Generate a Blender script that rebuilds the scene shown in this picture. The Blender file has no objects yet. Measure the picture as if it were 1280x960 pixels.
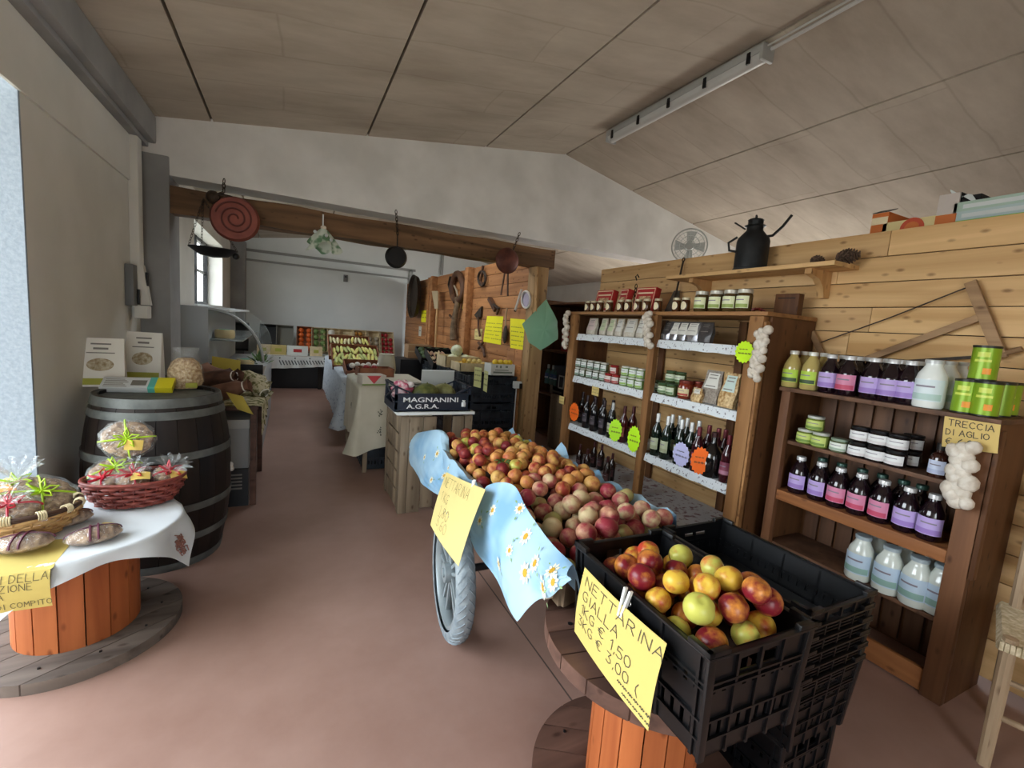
import bpy, bmesh, math, random
from mathutils import Vector, Matrix
random.seed(7)
R = random.Random(11)
SC = bpy.context.scene
COL = SC.collection
PI = math.pi
H = 1.45                                   # eye height
FPX = 568.44                               # focal length in pixels of the 1280 frame
MR = ((0.898, 0.0155, 0.4397), (-0.4335, -0.1409, 0.8900), (0.0757, -0.9899, -0.1198))
def _orth():
    x = Vector((1160, 20, FPX)).normalized(); y = Vector((-277, -90, FPX)); y = (y - x * x.dot(y)).normalized()
    z = x.cross(y).normalized()
    if z.y > 0: z = -z
    return (x, y, z)
AX = _orth()
def ray(px, py):
    c = Vector((px - 640, py - 480, FPX)); return Vector((AX[0].dot(c), AX[1].dot(c), AX[2].dot(c)))
def atX(px, py, X): d = ray(px, py); t = X / d.x; return Vector((X, d.y * t, d.z * t + H))
def atY(px, py, Y): d = ray(px, py); t = Y / d.y; return Vector((d.x * t, Y, d.z * t + H))
def atZ(px, py, Z): d = ray(px, py); t = (Z - H) / d.z; return Vector((d.x * t, d.y * t, Z))

# ---------------------------------------------------------------- objects
def tag(o, label=None, cat=None, group=None, kind=None):
    if label: o['label'] = label
    if cat: o['category'] = cat
    if group: o['group'] = group
    if kind: o['kind'] = kind
    return o
def thing(name, label, cat, loc=(0, 0, 0), rz=0.0, group=None):
    o = bpy.data.objects.new(name, None); COL.objects.link(o)
    o.empty_display_size = 0.05
    o.location = loc; o.rotation_euler = (0, 0, rz)
    return tag(o, label, cat, group)
def dup(root, loc=None, rz=None, label=None, group=None, rot=None, scale=None):
    r = root.copy(); COL.objects.link(r)
    if loc is not None: r.location = loc
    if rz is not None: r.rotation_euler = (0, 0, rz)
    if rot is not None: r.rotation_euler = rot
    if scale is not None: r.scale = scale if hasattr(scale, '__len__') else (scale,) * 3
    if label: r['label'] = label
    if group: r['group'] = group
    for ch in KIDS.get(root.name, []):
        c = ch.copy(); COL.objects.link(c); c.parent = r
        KIDS.setdefault(r.name, []).append(c)
        for g in KIDS.get(ch.name, []):
            d = g.copy(); COL.objects.link(d); d.parent = c
            KIDS.setdefault(c.name, []).append(d)
    return r
KIDS = {}
ORD = ['first', 'second', 'third', 'fourth', 'fifth', 'sixth', 'seventh', 'eighth', 'ninth', 'tenth', 'eleventh', 'twelfth', 'thirteenth', 'fourteenth']

class MB:
    """collects shapes into one bmesh; build() links them as ONE mesh object"""
    def __init__(s): s.bm = bmesh.new(); s.mi = 0
    def _f(s, vs):
        try:
            f = s.bm.faces.new(vs); f.material_index = s.mi; return f
        except ValueError: return None
    def box(s, a, b, bev=0.0, M=None):
        (x0, y0, z0), (x1, y1, z1) = a, b
        if x0 > x1: x0, x1 = x1, x0
        if y0 > y1: y0, y1 = y1, y0
        if z0 > z1: z0, z1 = z1, z0
        t = bmesh.new()
        bmesh.ops.create_cube(t, size=1.0)
        for v in t.verts:
            v.co = Vector((x0 + (v.co.x + .5) * (x1 - x0), y0 + (v.co.y + .5) * (y1 - y0), z0 + (v.co.z + .5) * (z1 - z0)))
        if bev > 0:
            bev = min(bev, .45 * min(x1 - x0, y1 - y0, z1 - z0))
            bmesh.ops.bevel(t, geom=list(t.edges), offset=bev, segments=2, profile=.6, affect='EDGES')
        s.merge(t, M); return s
    def merge(s, t, M=None):
        if M is not None: t.transform(M)
        mp = {}
        for v in t.verts: mp[v] = s.bm.verts.new(v.co)
        for f in t.faces: s._f([mp[v] for v in f.verts])
        t.free(); return s
    def bar(s, p, q, w, h, bev=0.0, up=(0, 0, 1)):
        """box of section w x h from p to q"""
        p, q = Vector(p), Vector(q); d = q - p; L = d.length; d.normalize()
        u = Vector(up)
        if abs(d.dot(u)) > .99: u = Vector((1, 0, 0)) if abs(d.x) < .9 else Vector((0, 1, 0))
        x = d.cross(u).normalized(); z = x.cross(d).normalized()
        M = Matrix(((x.x, d.x, z.x, p.x), (x.y, d.y, z.y, p.y), (x.z, d.z, z.z, p.z), (0, 0, 0, 1)))
        return s.box((-w / 2, 0, -h / 2), (w / 2, L, h / 2), bev, M)
    def lathe(s, prof, n=24, M=None, sx=1, sy=1, a0=0, a1=2 * PI, fn=None):
        M = M or Matrix.Identity(4); full = abs(a1 - a0 - 2 * PI) < 1e-6
        rows = []
        cnt = n if full else n + 1
        for (r, z) in prof:
            if r < 1e-6: rows.append([s.bm.verts.new(M @ Vector((0, 0, z)))])
            else:
                row = []
                for i in range(cnt):
                    a = a0 + (a1 - a0) * i / n
                    rr = r * (fn(a, z) if fn else 1)
                    row.append(s.bm.verts.new(M @ Vector((rr * math.cos(a) * sx, rr * math.sin(a) * sy, z))))
                rows.append(row)
        for A, B in zip(rows, rows[1:]):
            m = n if full else n
            for i in range(m):
                j = (i + 1) % cnt if full else i + 1
                if len(A) == 1 and len(B) == 1: continue
                if len(A) == 1: s._f([A[0], B[j], B[i]])
                elif len(B) == 1: s._f([A[i], A[j], B[0]])
                else: s._f([A[i], A[j], B[j], B[i]])
        return s
    def tube(s, pts, r, n=8, cap=True, closed=False):
        pts = [Vector(p) for p in pts]; N = len(pts); rows = []
        prev = None
        for i, p in enumerate(pts):
            if closed: d = (pts[(i + 1) % N] - pts[i - 1])
            else: d = pts[min(i + 1, N - 1)] - pts[max(i - 1, 0)]
            if d.length < 1e-9: d = Vector((0, 0, 1))
            d.normalize()
            if prev is None:
                u = Vector((0, 0, 1)) if abs(d.z) < .9 else Vector((1, 0, 0))
            else: u = prev
            x = (u - d * u.dot(d))
            if x.length < 1e-6: x = d.orthogonal()
            x.normalize(); prev = x; y = d.cross(x)
            rr = r[i] if hasattr(r, '__len__') else r
            rows.append([s.bm.verts.new(p + (x * math.cos(2 * PI * k / n) + y * math.sin(2 * PI * k / n)) * rr) for k in range(n)])
        m = N if closed else N - 1
        for i in range(m):
            A, B = rows[i], rows[(i + 1) % N]
            for k in range(n): s._f([A[k], A[(k + 1) % n], B[(k + 1) % n], B[k]])
        if cap and not closed:
            s._f(list(reversed(rows[0]))); s._f(rows[-1])
        return s
    def cyl(s, p, q, r, r2=None, n=16):
        return s.tube([p, q], [r, r if r2 is None else r2], n)
    def sheet(s, fn, nu, nv, th=0.0, mfn=None):
        """surface fn(u,v); th gives it thickness (along its normal)"""
        P = [[Vector(fn(i / nu, j / nv)) for j in range(nv + 1)] for i in range(nu + 1)]
        def nrm(i, j):
            a = P[min(i + 1, nu)][j] - P[max(i - 1, 0)][j]; b = P[i][min(j + 1, nv)] - P[i][max(j - 1, 0)]
            c = a.cross(b); return c.normalized() if c.length > 1e-12 else Vector((0, 0, 1))
        V = [[s.bm.verts.new(P[i][j]) for j in range(nv + 1)] for i in range(nu + 1)]
        base = s.mi
        for i in range(nu):
            for j in range(nv):
                if mfn: s.mi = mfn((i + .5) / nu, (j + .5) / nv)
                s._f([V[i][j], V[i + 1][j], V[i + 1][j + 1], V[i][j + 1]])
        if th:
            W = [[s.bm.verts.new(P[i][j] - nrm(i, j) * th) for j in range(nv + 1)] for i in range(nu + 1)]
            for i in range(nu):
                for j in range(nv):
                    if mfn: s.mi = mfn((i + .5) / nu, (j + .5) / nv)
                    s._f([W[i][j + 1], W[i + 1][j + 1], W[i + 1][j], W[i][j]])
            s.mi = base
            for i in range(nu):
                s._f([V[i + 1][0], V[i][0], W[i][0], W[i + 1][0]]); s._f([V[i][nv], V[i + 1][nv], W[i + 1][nv], W[i][nv]])
            for j in range(nv):
                s._f([V[0][j], V[0][j + 1], W[0][j + 1], W[0][j]]); s._f([V[nu][j + 1], V[nu][j], W[nu][j], W[nu][j + 1]])
        s.mi = base
        return s
    def prism(s, poly, d, M=None):
        """extrude a closed polygon of 3d points by vector d"""
        d = Vector(d); A = [s.bm.verts.new((M @ Vector(p)) if M else Vector(p)) for p in poly]
        dd = (M.to_3x3() @ d) if M else d
        B = [s.bm.verts.new(v.co + dd) for v in A]; n = len(A)
        s._f(list(reversed(A))); s._f(B)
        for i in range(n): s._f([A[i], A[(i + 1) % n], B[(i + 1) % n], B[i]])
        return s
    def ball(s, c, r, n=12, m=8, sc=(1, 1, 1), M=None):
        prof = [(r * math.sin(PI * k / m), -r * math.cos(PI * k / m)) for k in range(m + 1)]
        prof[0] = (0, -r); prof[-1] = (0, r)
        T = Matrix.Translation(Vector(c)) @ (M or Matrix.Identity(4)) @ Matrix.Diagonal((sc[0], sc[1], sc[2], 1))
        return s.lathe(prof, n, T)
    def build(s, name, mats, parent=None, label=None, cat=None, group=None, kind=None, smooth=35, loc=None, rz=None, fix=True):
        if fix: bmesh.ops.recalc_face_normals(s.bm, faces=s.bm.faces)
        me = bpy.data.meshes.new(name); s.bm.to_mesh(me); s.bm.free()
        for m in (mats if isinstance(mats, (list, tuple)) else [mats]): me.materials.append(m)
        if smooth and len(me.polygons):
            me.polygons.foreach_set('use_smooth', [True] * len(me.polygons))
            me.set_sharp_from_angle(angle=math.radians(smooth))
        o = bpy.data.objects.new(name, me); COL.objects.link(o)
        if parent is not None:
            o.parent = parent; KIDS.setdefault(parent.name, []).append(o)
        if loc is not None: o.location = loc
        if rz is not None: o.rotation_euler = (0, 0, rz)
        return tag(o, label, cat, group, kind)

# ---------------------------------------------------------------- materials
def lin(c):
    c = c / 255.0
    return c / 12.92 if c <= .04045 else ((c + .055) / 1.055) ** 2.4
def rgb(r, g, b): return (lin(r), lin(g), lin(b), 1)
_M = {}
def nt(m): return m.node_tree.nodes, m.node_tree.links
def mat(name, c, rough=.6, metal=0.0, spec=.5, var=0.0, scale=8.0, bump=0.0, c2=None, trans=0.0, alpha=1.0, coat=0.0, sheen=0.0):
    """plain principled surface with an optional soft procedural variation"""
    if name in _M: return _M[name]
    m = bpy.data.materials.new(name); m.use_nodes = True; N, L = nt(m); b = N['Principled BSDF']
    b.inputs['Base Color'].default_value = rgb(*c); b.inputs['Roughness'].default_value = rough
    b.inputs['Metallic'].default_value = metal; b.inputs['Specular IOR Level'].default_value = spec
    b.inputs['Transmission Weight'].default_value = trans; b.inputs['Alpha'].default_value = alpha
    b.inputs['Coat Weight'].default_value = coat
    if var or c2:
        tc = N.new('ShaderNodeTexCoord'); n = N.new('ShaderNodeTexNoise'); n.inputs['Scale'].default_value = scale; n.inputs['Detail'].default_value = 4
        L.new(tc.outputs['Object'], n.inputs['Vector'])
        r = N.new('ShaderNodeValToRGB'); r.color_ramp.elements[0].position = .35; r.color_ramp.elements[1].position = .68
        if c2: a, z = c, c2
        else: a, z = tuple(max(0, x * (1 - var)) for x in c), tuple(min(255, x * (1 + var)) for x in c)
        r.color_ramp.elements[0].color = rgb(*a); r.color_ramp.elements[1].color = rgb(*z)
        L.new(n.outputs['Fac'], r.inputs['Fac']); L.new(r.outputs['Color'], b.inputs['Base Color'])
        if bump:
            bp = N.new('ShaderNodeBump'); bp.inputs['Strength'].default_value = bump; bp.inputs['Distance'].default_value = .01
            L.new(n.outputs['Fac'], bp.inputs['Height']); L.new(bp.outputs['Normal'], b.inputs['Normal'])
    _M[name] = m; return m
def mat_wood(name, ca, cb, axis=1, grain=14.0, rough=.6, island=.25, knots=True, bump=.15, dirt=0.0):
    """timber: long noise along one axis, board to board variation by island, knots"""
    if name in _M: return _M[name]
    m = bpy.data.materials.new(name); m.use_nodes = True; N, L = nt(m); b = N['Principled BSDF']
    b.inputs['Roughness'].default_value = rough; b.inputs['Specular IOR Level'].default_value = .3
    tc = N.new('ShaderNodeTexCoord'); geo = N.new('ShaderNodeNewGeometry'); mp = N.new('ShaderNodeMapping')
    sc = [grain] * 3; sc[axis] = grain * .06; mp.inputs['Scale'].default_value = sc
    off = N.new('ShaderNodeVectorMath'); off.operation = 'SCALE'; comb = N.new('ShaderNodeCombineXYZ')
    for k in range(3): L.new(geo.outputs['Random Per Island'], comb.inputs[k])
    L.new(comb.outputs[0], off.inputs[0]); off.inputs['Scale'].default_value = 37.0
    add = N.new('ShaderNodeVectorMath'); add.operation = 'ADD'
    L.new(tc.outputs['Object'], mp.inputs['Vector']); L.new(mp.outputs[0], add.inputs[0]); L.new(off.outputs[0], add.inputs[1])
    n = N.new('ShaderNodeTexNoise'); n.inputs['Scale'].default_value = 1.0; n.inputs['Detail'].default_value = 6; n.inputs['Distortion'].default_value = .6
    L.new(add.outputs[0], n.inputs['Vector'])
    r = N.new('ShaderNodeValToRGB'); r.color_ramp.elements[0].position = .32; r.color_ramp.elements[1].position = .66
    r.color_ramp.elements[0].color = rgb(*ca); r.color_ramp.elements[1].color = rgb(*cb)
    L.new(n.outputs['Fac'], r.inputs['Fac'])
    hs = N.new('ShaderNodeHueSaturation'); mr = N.new('ShaderNodeMapRange')
    mr.inputs['To Min'].default_value = 1 - island; mr.inputs['To Max'].default_value = 1 + island * .6
    L.new(geo.outputs['Random Per Island'], mr.inputs['Value']); L.new(mr.outputs[0], hs.inputs['Value']); L.new(r.outputs['Color'], hs.inputs['Color'])
    out = hs.outputs['Color']
    if knots:
        mk = N.new('ShaderNodeMapping'); s2 = [19] * 3; s2[axis] = 9; mk.inputs['Scale'].default_value = s2
        a2 = N.new('ShaderNodeVectorMath'); a2.operation = 'ADD'
        L.new(tc.outputs['Object'], mk.inputs['Vector']); L.new(mk.outputs[0], a2.inputs[0]); L.new(off.outputs[0], a2.inputs[1])
        vo = N.new('ShaderNodeTexVoronoi'); vo.inputs['Scale'].default_value = 1.0; L.new(a2.outputs[0], vo.inputs['Vector'])
        kr = N.new('ShaderNodeValToRGB'); kr.color_ramp.elements[0].position = .07; kr.color_ramp.elements[1].position = .22
        kr.color_ramp.elements[0].color = (.28, .2, .15, 1); kr.color_ramp.elements[1].color = (1, 1, 1, 1)
        L.new(vo.outputs['Distance'], kr.inputs['Fac'])
        mx = N.new('ShaderNodeMix'); mx.data_type = 'RGBA'; mx.blend_type = 'MULTIPLY'; mx.inputs['Factor'].default_value = .7
        L.new(out, mx.inputs['A']); L.new(kr.outputs['Color'], mx.inputs['B']); out = mx.outputs['Result']
    L.new(out, b.inputs['Base Color'])
    if bump:
        bp = N.new('ShaderNodeBump'); bp.inputs['Strength'].default_value = bump; bp.inputs['Distance'].default_value = .004
        L.new(n.outputs['Fac'], bp.inputs['Height']); L.new(bp.outputs['Normal'], b.inputs['Normal'])
    _M[name] = m; return m
def mat_clear(name, c=(235, 240, 242), amt=.28, rough=.12, crinkle=0.0):
    """thin clear film: part transparent, part glossy"""
    if name in _M: return _M[name]
    m = bpy.data.materials.new(name); m.use_nodes = True; N, L = nt(m); N.remove(N['Principled BSDF'])
    tr = N.new('ShaderNodeBsdfTransparent'); gl = N.new('ShaderNodeBsdfGlossy'); gl.inputs['Roughness'].default_value = rough; gl.inputs['Color'].default_value = rgb(*c)
    df = N.new('ShaderNodeBsdfDiffuse'); df.inputs['Color'].default_value = rgb(*c)
    m1 = N.new('ShaderNodeMixShader'); m1.inputs[0].default_value = .35; L.new(gl.outputs[0], m1.inputs[1]); L.new(df.outputs[0], m1.inputs[2])
    m2 = N.new('ShaderNodeMixShader'); m2.inputs[0].default_value = amt; L.new(tr.outputs[0], m2.inputs[1]); L.new(m1.outputs[0], m2.inputs[2])
    L.new(m2.outputs[0], N['Material Output'].inputs['Surface'])
    if crinkle:
        tc = N.new('ShaderNodeTexCoord'); n = N.new('ShaderNodeTexNoise'); n.inputs['Scale'].default_value = 45; n.inputs['Distortion'].default_value = 2
        L.new(tc.outputs['Object'], n.inputs['Vector']); bp = N.new('ShaderNodeBump'); bp.inputs['Strength'].default_value = crinkle; bp.inputs['Distance'].default_value = .01
        L.new(n.outputs['Fac'], bp.inputs['Height']); L.new(bp.outputs['Normal'], gl.inputs['Normal'])
    _M[name] = m; return m
def mat_print(name, base, ink, scale=(60, 60, 60), lo=.55, hi=.6, rough=.8):
    """cloth or wrapping printed with scattered small motifs"""
    if name in _M: return _M[name]
    m = bpy.data.materials.new(name); m.use_nodes = True; N, L = nt(m); b = N['Principled BSDF']; b.inputs['Roughness'].default_value = rough
    b.inputs['Specular IOR Level'].default_value = .2
    tc = N.new('ShaderNodeTexCoord'); mp = N.new('ShaderNodeMapping'); mp.inputs['Scale'].default_value = scale
    n = N.new('ShaderNodeTexNoise'); n.inputs['Scale'].default_value = 1; n.inputs['Detail'].default_value = 2
    L.new(tc.outputs['Object'], mp.inputs['Vector']); L.new(mp.outputs[0], n.inputs['Vector'])
    r = N.new('ShaderNodeValToRGB'); r.color_ramp.elements[0].position = lo; r.color_ramp.elements[1].position = hi
    r.color_ramp.elements[0].color = rgb(*base); r.color_ramp.elements[1].color = rgb(*ink)
    L.new(n.outputs['Fac'], r.inputs['Fac']); L.new(r.outputs['Color'], b.inputs['Base Color'])
    _M[name] = m; return m

# ---------------------------------------------------------------- hand lettering
G = {'A': [[(0, 0), (2, 6), (4, 0)], [(.8, 2.2), (3.2, 2.2)]], 'B': [[(0, 0), (0, 6), (2.6, 5.6), (3, 4.4), (2.4, 3.3), (0, 3.1)], [(2.4, 3.3), (3.5, 2.2), (3, .5), (0, 0)]],
     'C': [[(3.8, 5), (2.4, 6), (.8, 5.2), (0, 3), (.8, .8), (2.4, 0), (3.8, 1)]], 'D': [[(0, 0), (0, 6), (2.4, 5.4), (3.6, 3), (2.4, .6), (0, 0)]],
     'E': [[(3.4, 6), (0, 6), (0, 0), (3.4, 0)], [(0, 3.1), (2.6, 3.1)]], 'G': [[(3.8, 5), (2.4, 6), (.8, 5.2), (0, 3), (.8, .8), (2.4, 0), (3.8, .8), (3.8, 2.8), (2.4, 2.8)]],
     'I': [[(1, 0), (1, 6)]], 'K': [[(0, 0), (0, 6)], [(3.4, 6), (0, 2.8), (3.6, 0)]], 'L': [[(0, 6), (0, 0), (3.4, 0)]], 'M': [[(0, 0), (.4, 6), (2, 2.4), (3.6, 6), (4, 0)]],
     'N': [[(0, 0), (0, 6), (3.6, 0), (3.6, 6)]], 'O': [[(2, 6), (.5, 5), (0, 3), (.5, 1), (2, 0), (3.5, 1), (4, 3), (3.5, 5), (2, 6)]],
     'P': [[(0, 0), (0, 6), (2.6, 5.7), (3.3, 4.4), (2.6, 3.1), (0, 3)]], 'R': [[(0, 0), (0, 6), (2.6, 5.7), (3.2, 4.4), (2.4, 3.1), (0, 3)], [(1.6, 3), (3.6, 0)]],
     'T': [[(0, 6), (4, 6)], [(2, 6), (2, 0)]], 'U': [[(0, 6), (0, 1.4), (1.2, 0), (2.8, 0), (3.8, 1.4), (3.8, 6)]], 'Z': [[(0, 6), (3.8, 6), (0, 0), (3.8, 0)]], 'S': [[(3.6, 5.2), (2, 6), (.4, 5), (.8, 3.6), (3, 2.6), (3.6, 1.2), (2, 0), (.2, .8)]],
     'V': [[(0, 6), (2, 0), (4, 6)]], 'F': [[(3.4, 6), (0, 6), (0, 0)], [(0, 3.1), (2.6, 3.1)]], '0': [[(1.8, 6), (.4, 5), (0, 3), (.4, 1), (1.8, 0), (3.2, 1), (3.6, 3), (3.2, 5), (1.8, 6)]],
     '1': [[(.4, 4.6), (1.6, 6), (1.6, 0)]], '3': [[(.2, 6), (3.2, 6), (1.4, 3.6), (3.2, 2.8), (3.4, 1.2), (2, 0), (0, .6)]], '2': [[(.2, 5), (1.6, 6), (3.2, 5), (3, 3.6), (0, 0), (3.6, 0)]], '7': [[(0, 6), (3.6, 6), (1.2, 0)]], '9': [[(3.2, 3.6), (1.6, 2.8), (.3, 4), (1, 5.8), (2.8, 5.8), (3.2, 4), (2.8, 1), (1.4, 0)]], 'H': [[(0, 0), (0, 6)], [(3.6, 0), (3.6, 6)], [(0, 3), (3.6, 3)]], '4': [[(2.6, 0), (2.6, 6), (0, 2), (3.8, 2)]],
     '5': [[(3.2, 6), (.4, 6), (.2, 3.4), (2, 3.8), (3.4, 2.4), (3, .6), (1.4, 0), (0, .6)]], '6': [[(3, 6), (1, 4.2), (0, 2), (.8, .3), (2.4, 0), (3.4, 1.4), (2.6, 3), (.4, 2.4)]],
     '8': [[(1.8, 3.2), (.4, 4.4), (1, 5.8), (2.6, 5.8), (3.2, 4.4), (1.8, 3.2), (0, 1.8), (.8, .2), (2.8, .2), (3.6, 1.8), (1.8, 3.2)]],
     ',': [[(.8, .6), (.4, -1)]], '.': [[(.6, 0), (.8, .4)]], '(': [[(1.4, 6.6), (.2, 4), (.2, 2), (1.4, -.6)]], ')': [[(.2, 6.6), (1.4, 4), (1.4, 2), (.2, -.6)]],
     '€': [[(3.8, 5.2), (2.4, 6), (.8, 5), (.2, 3), (.8, 1), (2.4, 0), (3.8, .8)], [(-.6, 3.6), (2.6, 3.6)], [(-.6, 2.4), (2.4, 2.4)]], '-': [[(0, 3), (2.4, 3)]], '/': [[(0, 0), (2.6, 6)]], '~': [[(0, 1.5), (.8, 3), (1.8, 1.2), (2.8, 3), (3.6, 1.5), (4.2, 2.4)]]}
def lettering(parent, surf, lines, ink, width, th=.0012, name='lettering'):
    """lines: (text, u0, v0, glyph width per unit in u, glyph height per unit in v); surf(u,v)->point, all strokes ONE mesh"""
    mb = MB()
    def nrm(u, v):
        e = .01; a = surf(u + e, v) - surf(u - e, v); b = surf(u, v + e) - surf(u, v - e); return a.cross(b).normalized()
    for (txt, u0, v0, su, sv) in lines:
        u = u0
        for ch in txt:
            if ch == ' ': u += su * 3.2; continue
            g = G[ch]; w = max(p[0] for st in g for p in st)
            for st in g:
                pts = []
                for (a, b) in zip(st, st[1:]):
                    for k in range(2):
                        pts.append((a[0] + (b[0] - a[0]) * k / 2, a[1] + (b[1] - a[1]) * k / 2))
                pts.append(st[-1])
                P = []
                for (gx, gy) in pts:
                    uu, vv = u + gx * su, v0 + gy * sv
                    P.append(surf(uu, vv) + nrm(uu, vv) * th)
                n = nrm(u + st[0][0] * su, v0 + st[0][1] * sv)
                for a, b in zip(P, P[1:]):
                    d = b - a
                    if d.length < 1e-7: continue
                    d.normalize(); sd = n.cross(d).normalized() * width / 2; e = d * width * .3
                    mb._f([mb.bm.verts.new(a - e - sd), mb.bm.verts.new(b + e - sd), mb.bm.verts.new(b + e + sd), mb.bm.verts.new(a - e + sd)])
            u += su * (w + 1.3)
    return mb.build(name, ink, parent, smooth=0, fix=False)
def quad_surf(p00, p10, p11, p01, bulge=None):
    p00, p10, p11, p01 = map(Vector, (p00, p10, p11, p01)); b = Vector(bulge) if bulge is not None else Vector((0, 0, 0))
    def f(u, v):
        return p00 * (1 - u) * (1 - v) + p10 * u * (1 - v) + p11 * u * v + p01 * (1 - u) * v + b * (math.sin(PI * u) * .6 + math.sin(PI * v) * .6 - .3 * (u * v))
    return f
# ================================================================ THE ROOM
def mat_concrete():
    m = bpy.data.materials.new('board_marked_concrete'); m.use_nodes = True; N, L = nt(m); b = N['Principled BSDF']; b.inputs['Roughness'].default_value = .85
    b.inputs['Specular IOR Level'].default_value = .25
    tc = N.new('ShaderNodeTexCoord')
    mp = N.new('ShaderNodeMapping'); mp.inputs['Scale'].default_value = (.9, 2.6, 1); L.new(tc.outputs['Object'], mp.inputs['Vector'])
    n = N.new('ShaderNodeTexNoise'); n.inputs['Scale'].default_value = 1.1; n.inputs['Detail'].default_value = 8; n.inputs['Roughness'].default_value = .62; L.new(mp.outputs[0], n.inputs['Vector'])
    r = N.new('ShaderNodeValToRGB'); r.color_ramp.elements[0].position = .3; r.color_ramp.elements[1].position = .7
    r.color_ramp.elements[0].color = rgb(168, 156, 141); r.color_ramp.elements[1].color = rgb(202, 192, 177); L.new(n.outputs['Fac'], r.inputs['Fac'])
    br = N.new('ShaderNodeTexBrick'); br.offset = .37; br.inputs['Scale'].default_value = 1.0; br.inputs['Mortar Size'].default_value = .012; br.inputs['Mortar Smooth'].default_value = 1.0
    br.inputs['Brick Width'].default_value = 2.3; br.inputs['Row Height'].default_value = .42
    br.inputs['Color1'].default_value = (1, 1, 1, 1); br.inputs['Color2'].default_value = (.93, .93, .93, 1); br.inputs['Mortar'].default_value = (.80, .78, .76, 1)
    n2 = N.new('ShaderNodeTexNoise'); n2.inputs['Scale'].default_value = 1.6; L.new(tc.outputs['Object'], n2.inputs['Vector'])
    ad = N.new('ShaderNodeMix'); ad.data_type = 'RGBA'; ad.blend_type = 'ADD'; ad.inputs['Factor'].default_value = .12
    L.new(tc.outputs['Object'], ad.inputs['A']); L.new(n2.outputs['Color'], ad.inputs['B']); L.new(ad.outputs['Result'], br.inputs['Vector'])
    mx = N.new('ShaderNodeMix'); mx.data_type = 'RGBA'; mx.blend_type = 'MULTIPLY'; mx.inputs['Factor'].default_value = .7
    L.new(r.outputs['Color'], mx.inputs['A']); L.new(br.outputs['Color'], mx.inputs['B']); L.new(mx.outputs['Result'], b.inputs['Base Color'])
    bp = N.new('ShaderNodeBump'); bp.inputs['Strength'].default_value = .25; bp.inputs['Distance'].default_value = .02; L.new(n.outputs['Fac'], bp.inputs['Height']); L.new(bp.outputs['Normal'], b.inputs['Normal'])
    return m
def mat_floor():
    m = bpy.data.materials.new('terracotta_screed'); m.use_nodes = True; N, L = nt(m); b = N['Principled BSDF']
    b.inputs['Specular IOR Level'].default_value = .5
    tc = N.new('ShaderNodeTexCoord')
    n = N.new('ShaderNodeTexNoise'); n.inputs['Scale'].default_value = 1.3; n.inputs['Detail'].default_value = 9; n.inputs['Roughness'].default_value = .65; L.new(tc.outputs['Object'], n.inputs['Vector'])
    r = N.new('ShaderNodeValToRGB'); r.color_ramp.elements[0].position = .3; r.color_ramp.elements[1].position = .72
    r.color_ramp.elements[0].color = rgb(146, 113, 101); r.color_ramp.elements[1].color = rgb(172, 140, 128); L.new(n.outputs['Fac'], r.inputs['Fac'])
    sx = N.new('ShaderNodeSeparateXYZ'); L.new(tc.outputs['Object'], sx.inputs[0])
    def line(sock, c, period):
        a = N.new('ShaderNodeMath'); a.operation = 'SUBTRACT'; L.new(sock, a.inputs[0]); a.inputs[1].default_value = c - period * 50
        f = N.new('ShaderNodeMath'); f.operation = 'MODULO'; L.new(a.outputs[0], f.inputs[0]); f.inputs[1].default_value = period
        g = N.new('ShaderNodeMath'); g.operation = 'COMPARE'; L.new(f.outputs[0], g.inputs[0]); g.inputs[1].default_value = 0; g.inputs[2].default_value = .007
        return g.outputs[0]
    mxm = N.new('ShaderNodeMath'); mxm.operation = 'MAXIMUM'; L.new(line(sx.outputs['X'], 1.03, 6.0), mxm.inputs[0]); mxm.inputs[1].default_value = 0
    mx = N.new('ShaderNodeMix'); mx.data_type = 'RGBA'; L.new(mxm.outputs[0], mx.inputs['Factor']); L.new(r.outputs['Color'], mx.inputs['A']); mx.inputs['B'].default_value = rgb(84, 70, 64)
    L.new(mx.outputs['Result'], b.inputs['Base Color'])
    rr = N.new('ShaderNodeMapRange'); rr.inputs['To Min'].default_value = .38; rr.inputs['To Max'].default_value = .6; L.new(n.outputs['Fac'], rr.inputs['Value']); L.new(rr.outputs[0], b.inputs['Roughness'])
    return m
M_CONC = mat_concrete(); M_FLOOR = mat_floor()
M_PLAST = mat('old_white_plaster', (216, 214, 206), .9, spec=.2, c2=(228, 226, 219), scale=2.2, bump=.06)
M_PLAST2 = mat('lintel_plaster', (218, 217, 213), .9, spec=.2, c2=(236, 235, 232), scale=2.6, bump=.1)
M_GREY = mat('grey_column_paint', (140, 140, 140), .85, c2=(158, 158, 157), scale=3)
M_FARW = mat('far_wall_paint', (222, 227, 226), .9, spec=.2, c2=(230, 234, 233), scale=1.5)
M_JAMB = mat('flecked_jamb', (150, 162, 176), .85, c2=(166, 178, 190), scale=60, bump=.2)
M_BLACKM = mat('black_metal', (26, 26, 28), .45, metal=.4)
M_PIPE = mat('galvanised_pipe', (150, 152, 150), .5, metal=.3)
M_DARKGAP = mat('dark_joint', (40, 36, 32), .9)
M_PINE = mat_wood('pine_plank', (190, 148, 96), (222, 184, 132), axis=1, grain=13, island=.14, rough=.55)
M_PINEZ = mat_wood('pine_post', (170, 128, 80), (206, 164, 112), axis=2, grain=13, island=.12)
M_TOOLW = mat_wood('tool_wall_plank', (150, 98, 58), (190, 132, 82), axis=1, grain=13, island=.18)
M_OLDBEAM = mat_wood('old_beam', (78, 57, 37), (132, 99, 68), axis=0, grain=11, island=.1, bump=.5)

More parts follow.
